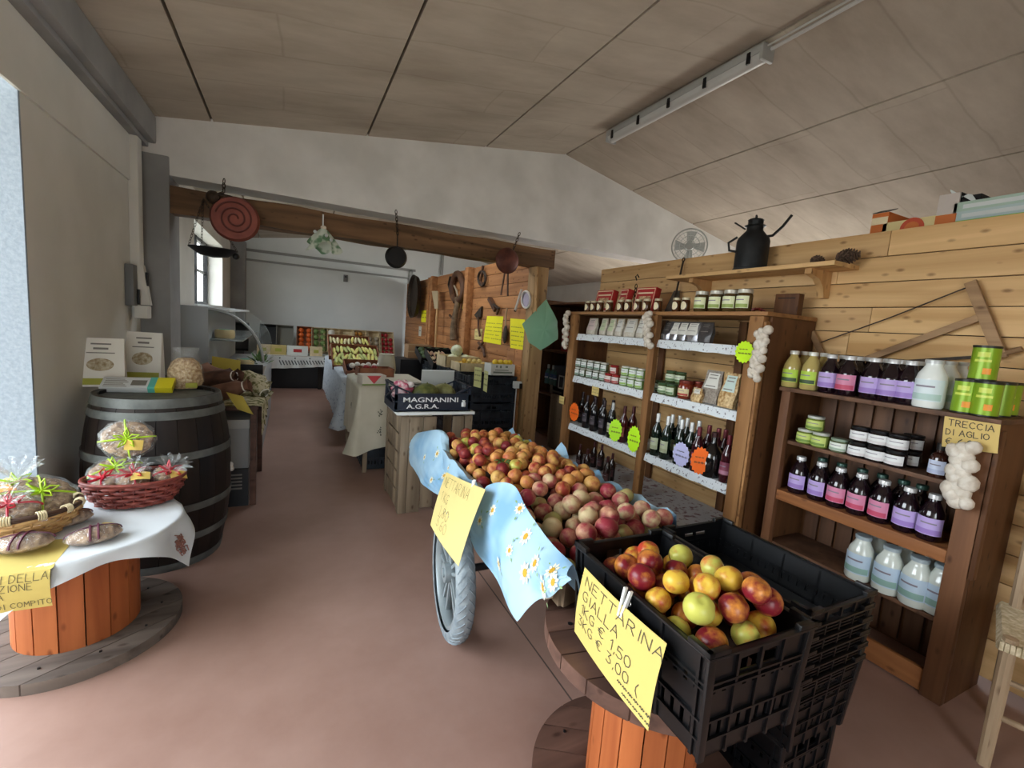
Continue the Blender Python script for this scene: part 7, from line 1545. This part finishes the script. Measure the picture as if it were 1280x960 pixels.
t = thing('loft_shelf', 'high storage shelf behind the top of the pine partition', 'shelf', (0, 0, 0)); MB().box((XW + .13, .5, 2.03), (XW + .62, 2.1, 2.055), .003).build('shelf_board', M_PAL, t)
for y in (.55, 1.98): 
    for x in (XW + .14, XW + .56): MB().box((x, y, 0), (x + .05, y + .05, 2.03), .003).build('post', M_PAL, t)
zl = 2.056; M_ORC = mat('orange_print', (206, 112, 50), .6); M_YLC = mat('pale_yellow_carton', (226, 206, 150), .6)
def toppy(nm, label, cat, px, py, w, d, h, m, X=3.08):
    c = atX(px, py, X); t = thing(nm, label, cat, (X + d / 2 - .04, c.y, zl)); MB().box((-d / 2, -w / 2, 0), (d / 2, w / 2, h), .003).build('carton_body', m, t); return t
t = toppy('fruit_carton', 'orange-ended carton at the left end of the boxes above the partition', 'carton', 1106, 268, .085, .25, .215, M_ORC); MB().box((-.1265, -.04, .15), (-.1252, .04, .19)).build('print', M_CRM, t); MB().prism([(-.127, -.042, .215), (-.127, .042, .215), (-.02, .055, .25), (-.02, -.03, .25)], (0, 0, .004)).build('open_flap', M_BLACKM, t)
t = toppy('fruit_carton', 'long pale yellow carton with a round red emblem above the partition', 'carton', 1146, 277, .29, .25, .155, M_YLC); MB().cyl((-.1255, -.0, .105), (-.128, 0, .105), .055, n=24).build('emblem', mat('emblem_red', (196, 76, 44), .6), t, 'round red emblem'); MB().cyl((-.128, 0, .105), (-.1295, 0, .105), .034, n=20).build('emblem_centre', M_ORC, t)
t = toppy('fruit_carton', 'white and orange carton with a dark side above the partition', 'carton', 1190, 255, .085, .22, .255, mat('carton_white2', (206, 196, 190), .6)); MB().box((-.1115, -.0425, .09), (-.1102, .0425, .15)).build('orange_band', M_ORC, t); MB().box((-.1, -.0445, 0), (.11, -.0430, .255)).build('dark_side', M_BLACKM, t)
t = toppy('black_sack', 'black plastic sack bunched beside the white and orange carton', 'sack', 1208, 260, .13, .24, .235, M_BLACKM, 3.1); MB().sheet(lambda u, v: Vector((-.125, -.06 + .12 * u, .18 + .10 * u + .03 * v * math.sin(u * 6))), 8, 2, .004).build('white_edge', M_WHITE, t)
for k in range(3):
    t = toppy('pack_bundle', 'flat pale green pack above the partition, %s of the pile at the photo edge' % ('bottom', 'middle', 'top')[k], 'pack', 1262, 262, .40, .24, .05, mat('pack_green_%d' % k, ((130, 196, 90), (186, 206, 206), (176, 200, 186))[k], .6)); t.location.z = zl + .062 + .045 * k; MB().box((-.1215, -.12, .015), (-.1205, .16, .035)).build('print', M_WHITE, t)
    if k == 0: MB().box((-.12, -.2, -.06), (.12, .2, -.002)).build('carton_body', M_WHITE, t)
# fan behind the partition
c = atX(862, 308, 4.1); t = thing('pedestal_fan', 'pale grey caged fan showing above the left end of the pine partition', 'fan', (c.x, c.y, 0)); d = Vector((-.75, -.66, 0)).normalized(); a = Vector((-d.y, d.x, 0)); M_FAN = mat('fan_grey', (206, 210, 208), .5); cc = Vector((0, 0, c.z)); m = MB()
for rr in (.06, .11, .16, .19): m.tube([cc + d * (.05 - rr * .1) + a * rr * math.cos(x) + Vector((0, 0, rr * math.sin(x))) for x in [2 * PI * k / 32 for k in range(32)]], .004 if rr < .19 else .009, 6, closed=True)
for k in range(24): x = 2 * PI * k / 24; m.tube([cc + d * .05 + (a * math.cos(x) + Vector((0, 0, math.sin(x)))) * .03, cc + d * .03 + (a * math.cos(x) + Vector((0, 0, math.sin(x)))) * .19], .0022, 4)
m.build('cage', M_FAN, t); m = MB().cyl(cc - d * .1, cc + d * .045, .045, n=16); m.build('motor', M_FAN, t)
for k in range(4): x = 2 * PI * k / 4; u_ = a * math.cos(x) + Vector((0, 0, math.sin(x))); v_ = -a * math.sin(x) + Vector((0, 0, math.cos(x))); MB().prism([cc + u_ * .04 - v_ * .02, cc + u_ * .16 - v_ * .07 + d * .02, cc + u_ * .165 + v_ * .05, cc + u_ * .04 + v_ * .03], d * .003).build('blade', M_FAN, t)
MB().cyl((0, 0, .03), (0, 0, c.z - .05), .016, n=12).build('pole', M_FAN, t); MB().cyl((0, 0, 0), (0, 0, .035), .2, n=28).build('base', M_FAN, t)
# ---- refrigerated counter by the left wall
t = thing('display_counter', 'grey refrigerated counter with curved glass beyond the column on the left', 'counter', (0, 0, 0)); M_CNT = mat('counter_grey', (166, 170, 172), .4); y0, y1 = 5.2, 7.6; xa, xb = XL + .06, -.24
MB().box((xa, y0, 0), (xb, y1, .80), .01).build('plinth', M_CNT, t); MB().box((xa, y0, .80), (xa + .29, y1, 1.44), .01).build('back_cabinet', M_CNT, t)
gx = lambda a_: Vector((xa + .29 + (xb - xa - .29) * math.sin(a_) , 0, .92 + .50 * math.cos(a_)))
MB().sheet(lambda u, v: Vector((gx(v * PI / 2).x, y0 + (y1 - y0) * u, gx(v * PI / 2).z)), 4, 16, .006).build('curved_glass', mat_clear('counter_glass', (222, 232, 230), .12, .05), t)
MB().tube([Vector((gx(k * PI / 24).x, y0, gx(k * PI / 24).z)) for k in range(13)], .014, 6).build('glass_edge', M_PIPE, t); MB().box((xa + .29, y0 + .02, 1.405), (xa + .46, y1, 1.43), .004).build('top_deck', M_WHITE, t); MB().box((xa + .3, y0 + .02, 1.12), (xb - .18, y1, 1.135), .002).build('inner_shelf', mat('grey_glass_shelf', (120, 130, 130), .2), t); MB().box((xa + .3, y0 - .005, .80), (xb, y0 + .02, .90), .004).build('end_panel', M_BLACKM, t)
for k, (x, y, z, m, l) in enumerate(((-.6, 5.5, 1.136, mat('cheese', (206, 186, 140), .6), 'round cheese on the upper shelf of the glass counter'), (-.55, 5.45, .801, mat('cheese2', (150, 130, 100), .6), 'darker round cheese on the floor of the glass counter'), (-.45, 5.9, .801, mat('cheese', (206, 186, 140)), 'pale round cheese farther back in the glass counter'))):
    q = thing('cheese_wheel', l, 'cheese', (x, y, z)); MB().lathe([(0, 0), (.085, 0), (.09, .02), (.09, .07), (.08, .085), (0, .085)], 28).build('rind', m, q); MB().cyl((0, 0, .085), (0, 0, .087), .05, n=20).build('label', mat('mint_label', (70, 180, 150), .5), q, 'mint green label')
q = thing('leafy_pot', 'small green leafy plant at the front corner of the glass counter', 'plant', (-.27, 5.30, .802)); MB().lathe([(0, 0), (.04, 0), (.055, .08), (0, .08)], 18).build('pot', M_WHITE, q); m = MB()
for k in range(46):
    a = R.uniform(0, 6.28); e = R.uniform(.2, 1.3); L_ = R.uniform(.08, .16); dv = Vector((math.cos(a) * math.sin(e), math.sin(a) * math.sin(e), math.cos(e))); b0 = Vector((0, 0, .08)) + dv * L_ * .6; sd = dv.cross(Vector((0, 0, 1))).normalized() * .018
    m._f([m.bm.verts.new(b0), m.bm.verts.new(b0 + dv * L_ * .25 + sd), m.bm.verts.new(b0 + dv * L_ * .55), m.bm.verts.new(b0 + dv * L_ * .25 - sd)])
m.build('leaves', mat('leaf_mid', (72, 110, 66), .5, c2=(130, 160, 96), scale=20), q, kind='stuff')
# ---- the produce bed along the far wall
t = thing('produce_bench', 'long low bench with a white cloth and rows of produce at the far wall', 'bench', (0, 0, 0))
MB().box((-.62, 9.4, .60), (1.7, 10.62, .64), .004).build('bench_top', M_PAL, t)
for x in (-.55, .5, 1.6):
    for y in (9.5, 10.5): MB().box((x, y, 0), (x + .06, y + .06, .6), .003).build('leg', M_DARKGAP, t)
MB().box((-.5, 9.62, .0), (1.6, 10.6, .40), .003).build('under_shade', M_BLKBOX, t, 'dark block standing in for the shade below the bench')  # black block in place of the shade under the bench
def skirt(u, v):
    x = -.63 + 2.3 * u
    if v < .4: return Vector((x, 10.3 - .915 * v / .4, .643))
    e = (v - .4) / .6; return Vector((x, 9.385 - .02 * e * (1 + math.sin(u * 60)), .643 - .24 * e * (.85 + .15 * math.sin(u * 5 + 1))))
o = MB().sheet(skirt, 80, 14, .002).build('bench_cloth', mat('bench_white', (206, 208, 204), .85), None, 'white cloth with a dark zigzag border hanging from the far produce bench', 'tablecloth', smooth=70)
g = MB()
for k in range(30):
    u0 = .20 + .022 * k; a_, b_ = skirt(u0, .62), skirt(u0 + .016, .84); off = Vector((0, -.004, 0)); g.tube([a_ + off, b_ + off], .009, 4)
    if k % 5 == 0: g.tube([skirt(u0, .5) + off, skirt(u0 + .008, .52) + off], .014, 4)
g.build('border_print', mat('dark_print', (72, 74, 76), .8), o, 'dark zigzag border')
specs = [(300, 'black', 0, None), (336, 'black', 0, None), (356, 'grey', 0, None), (381, 'brown', 12, ('orange', 'orange', C_('orange_skin', (206, 96, 36), .5), .05)), (399, 'pale', 8, ('lettuce', 'lettuce', C_('lettuce', (84, 110, 56), .6, (130, 150, 84)), .06)), (414, 'pale', 4, ('cauliflower', 'cauliflower', C_('caul', (214, 210, 196), .7), .075)), (433, 'pale', 14, ('potato', 'potato', C_('potato', (176, 146, 92), .6), .042)), (450, 'pale', 14, ('yellow_pepper', 'pepper', C_('pepper_y', (196, 140, 60), .35), .045)), (466, 'pale', 8, ('turnip', 'turnip', C_('turnip', (160, 150, 130), .6), .05)), (482, 'pale', 14, ('red_pepper', 'pepper', C_('pepper_r', (166, 34, 44), .35), .045))]
mm_ = {'black': M_BLKBOX, 'grey': mat('grey_crate', (120, 118, 108), .7), 'brown': M_BROWNBOX, 'pale': M_PALEBOX}
for k, (px, mk_, n, pr) in enumerate(specs):
    c = atY(px, 425, 10.3); lab = '%s crate, %s from the left along the far wall%s' % ({'black': 'black', 'grey': 'grey', 'brown': 'brown', 'pale': 'pale wooden'}[mk_], ORD[k], (', holding ' + pr[1]) if pr else ', standing on edge')
    o = wooden_tray(lab, (c.x, 10.25, .885), .31, .54, .12, mm_[mk_], (1.12, 0, 0), 'tilted crates along the far wall')
    if pr: fill(frame(o), .31, .54, .12, n, pr[0], '%s in the tilted crate at the far wall' % pr[0].replace('_', ' '), pr[1], pr[0].replace('_', ' ') + 's at the far wall', pr[3], (1, 1, .95), [pr[2]], 20 + k, 2, True, .02)
for k, (px, w, m) in enumerate(((330, .22, M_PALEBOX), (348, .27, mat('box_ochre', (196, 176, 110), .7)), (372, .36, mat('carton_pale', (214, 216, 210))), (395, .22, M_PALEBOX))):
    c = atY(px, 437, 9.6); t = thing('low_carton', '%s low carton on the front edge of the far bench' % ('leftmost pale', 'ochre', 'white red-printed', 'small pale')[k], 'carton', (c.x, 9.62, .646)); MB().box((-w / 2, -.12, 0), (w / 2, .12, .17), .003).build('carton_body', m, t); MB().box((-w * .2, -.1215, .06), (w * .2, -.1202, .12)).build('print', M_RB if k == 2 else M_OLIVE, t)
t = thing('wall_thermostat', 'tiny grey thermostat high on the far wall', 'thermostat', atY(432, 348, YF - .012)); MB().box((-.045, -.025, -.075), (.045, .012, .075), .006).build('case', mat('switch_grey', (108, 110, 110)), t); MB().box((-.02, -.028, .02), (.02, -.024, .045)).build('dial', M_BLACKM, t)
